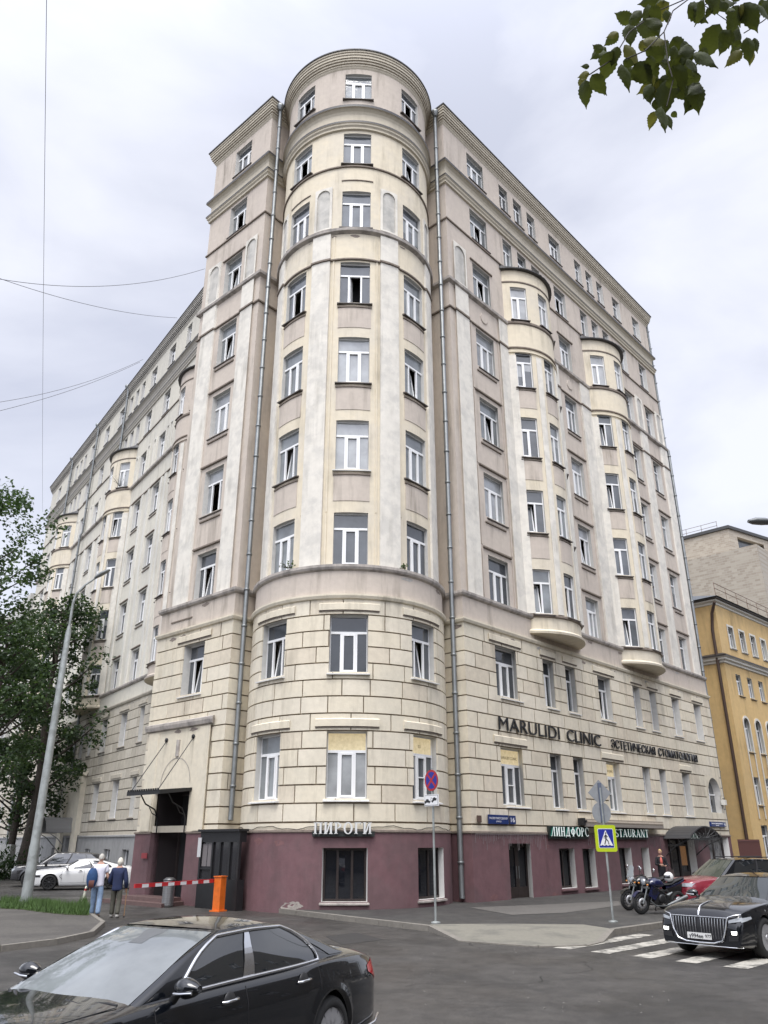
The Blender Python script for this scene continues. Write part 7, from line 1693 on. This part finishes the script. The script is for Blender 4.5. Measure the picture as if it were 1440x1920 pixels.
LV = [(1215, 8, 60, 95), (1255, 5, 120, 80), (1290, 10, 20, 85), (1330, 18, -40, 75), (1345, 5, -10, 60), (1370, -5, 200, 70), (1385, 10, 100, 80), (1395, 5, 60, 85), (1420, 10, 10, 70), (1185, 40, 200, 55), (1160, 62, 150, 45), (1180, 45, 90, 60),
      (1170, 85, 30, 75), (1205, 78, -5, 70), (1235, 60, 210, 80), (1252, 75, 100, 70), (1262, 70, 50, 65), (1290, 82, 110, 60), (1150, 95, 100, 75), (1140, 105, 230, 45), (1165, 120, 60, 70), (1190, 120, 40, 75), (1215, 110, 80, 70), (1245, 110, 200, 60), (1252, 118, 20, 95), (1262, 122, 60, 80),
      (1110, 140, 60, 60), (1098, 150, 100, 62), (1105, 138, 180, 30), (1230, 145, 120, 60), (1225, 150, 60, 70), (1250, 150, 95, 85), (1265, 158, 45, 60), (1300, 155, 75, 75), (1312, 155, 110, 80), (1235, 205, 130, 40), (1240, 200, 75, 65), (1250, 215, 60, 40), (1350, 45, 105, 100), (1372, 30, 250, 50), (1385, 50, 80, 90), (1400, 70, 70, 60), (1392, 95, 150, 50), (1410, 92, 80, 40), (1430, 20, -30, 60), (1300, 100, 20, 70), (1275, 100, -20, 50), (1200, 20, 130, 50), (1240, 0, 170, 60), (1320, 0, 90, 60)]
lv = {0: MB(), 1: MB()}
fwd = Vector((0, .92, .39)); upv = Vector((0, -.39, .92))
LV = LV + [(x + r.uniform(-16, 16), y + r.uniform(-14, 14), ang + r.uniform(-50, 50), ln * r.uniform(.45, .75)) for (x, y, ang, ln) in LV * 2 if r.random() < .7]
for i, (x, y, ang, ln) in enumerate(LV):
    D = 2.42 + r.uniform(-.12, .12); p = wp(x, y, D); a = radians(ang); d = Vector((1, 0, 0)) * cos(a) - upv * sin(a) + fwd * r.uniform(-.35, .35)
    n = -fwd + Vector((r.uniform(-.9, .9), 0, 0)) + upv * r.uniform(-.8, .8); leaf(tw if False else lv[0], p, d, n, ln / 1476 * 2.42 * 1.0, 0 if r.random() < .85 else 1, r)
lv[0].build('leaves', [M_LF, M_LF2], br); tw.build('twigs', [M_TW], br)

# weeds rooted in the ledges
def weed(label, p, s, seed):
    r = random.Random(seed); mb = MB()
    for i in range(26):
        d = Vector((r.gauss(0, .6), r.gauss(0, .6), r.uniform(.1, 1))).normalized(); q = p + d * s * r.uniform(.3, 1); u = Vector((r.gauss(0, 1), r.gauss(0, 1), r.gauss(0, 1))).normalized(); w = u.cross(d).normalized(); mb.tube([p, q], .006, 1, 3); mb.poly([q - u * .05, q + w * .035, q + u * .06, q - w * .035])
    tag(mb.build('weed', [m2_, M_TW]), label, 'weed', 'weeds growing on the ledges')
weed('weed sprouting on the tower ledge under the lowest left window', P(uT_(-37), 11.96, .02), .42, 1)
weed('weed sprouting on the tower ledge at the right edge of its front pilaster', P(uT_(31), 11.96, .02), .25, 2)
c = C2 + d2 * 9.6 + n2 * .6; weed('tall weed on the side wing bay below its uppermost windows', Vector((c.x, c.y, 28.5)), 1.1, 3)
c = C2 - d2 * 2.5 + n2 * .3; weed('bushy weed on the side wing ledge beside the pinkish bay', Vector((c.x, c.y, 28.5)), .8, 4)
# ------------------------------------------------------------------ the far side of the street, behind the photographer
M_OPP = mat('opposite_stucco', (.26, .24, .21), .9, nz=.1)
t_, _, _ = block_house('opposite_house', 'grey brown house across the street facing the corner block', Vector((34, -19)), Vector((-1, 0)), Vector((0, 1)), 62, 12, 17, M_OPP, [2.5 + 4 * i for i in range(4)], [2 + 3.4 * i for i in range(18)], 1.4, 2.1)
for i, (x, y) in enumerate([(-14, -9), (-7.5, -10.5), (-1, -9.5), (6, -10.5), (13, -9)]):
    tree(['broad street tree across the road, leftmost of its row', 'street tree across the road, second of its row', 'middle street tree of the row across the road', 'street tree across the road, fourth of its row', 'last street tree of the row across the road'][i], x, y, 9.5, .2, 2.6, 9.5, 3.4, 40 + i, m3_, 3500, nclump=50, ls=.30)

block_house('opposite_house', 'long grey brown house across the wide street to the right', CR + nR * 27 + dR * 95, -dR, -nR, 100, 12, 20, M_OPP, [2.5 + 4 * i for i in range(4)], [3 + 5 * i for i in range(19)], 1.4, 2.1)
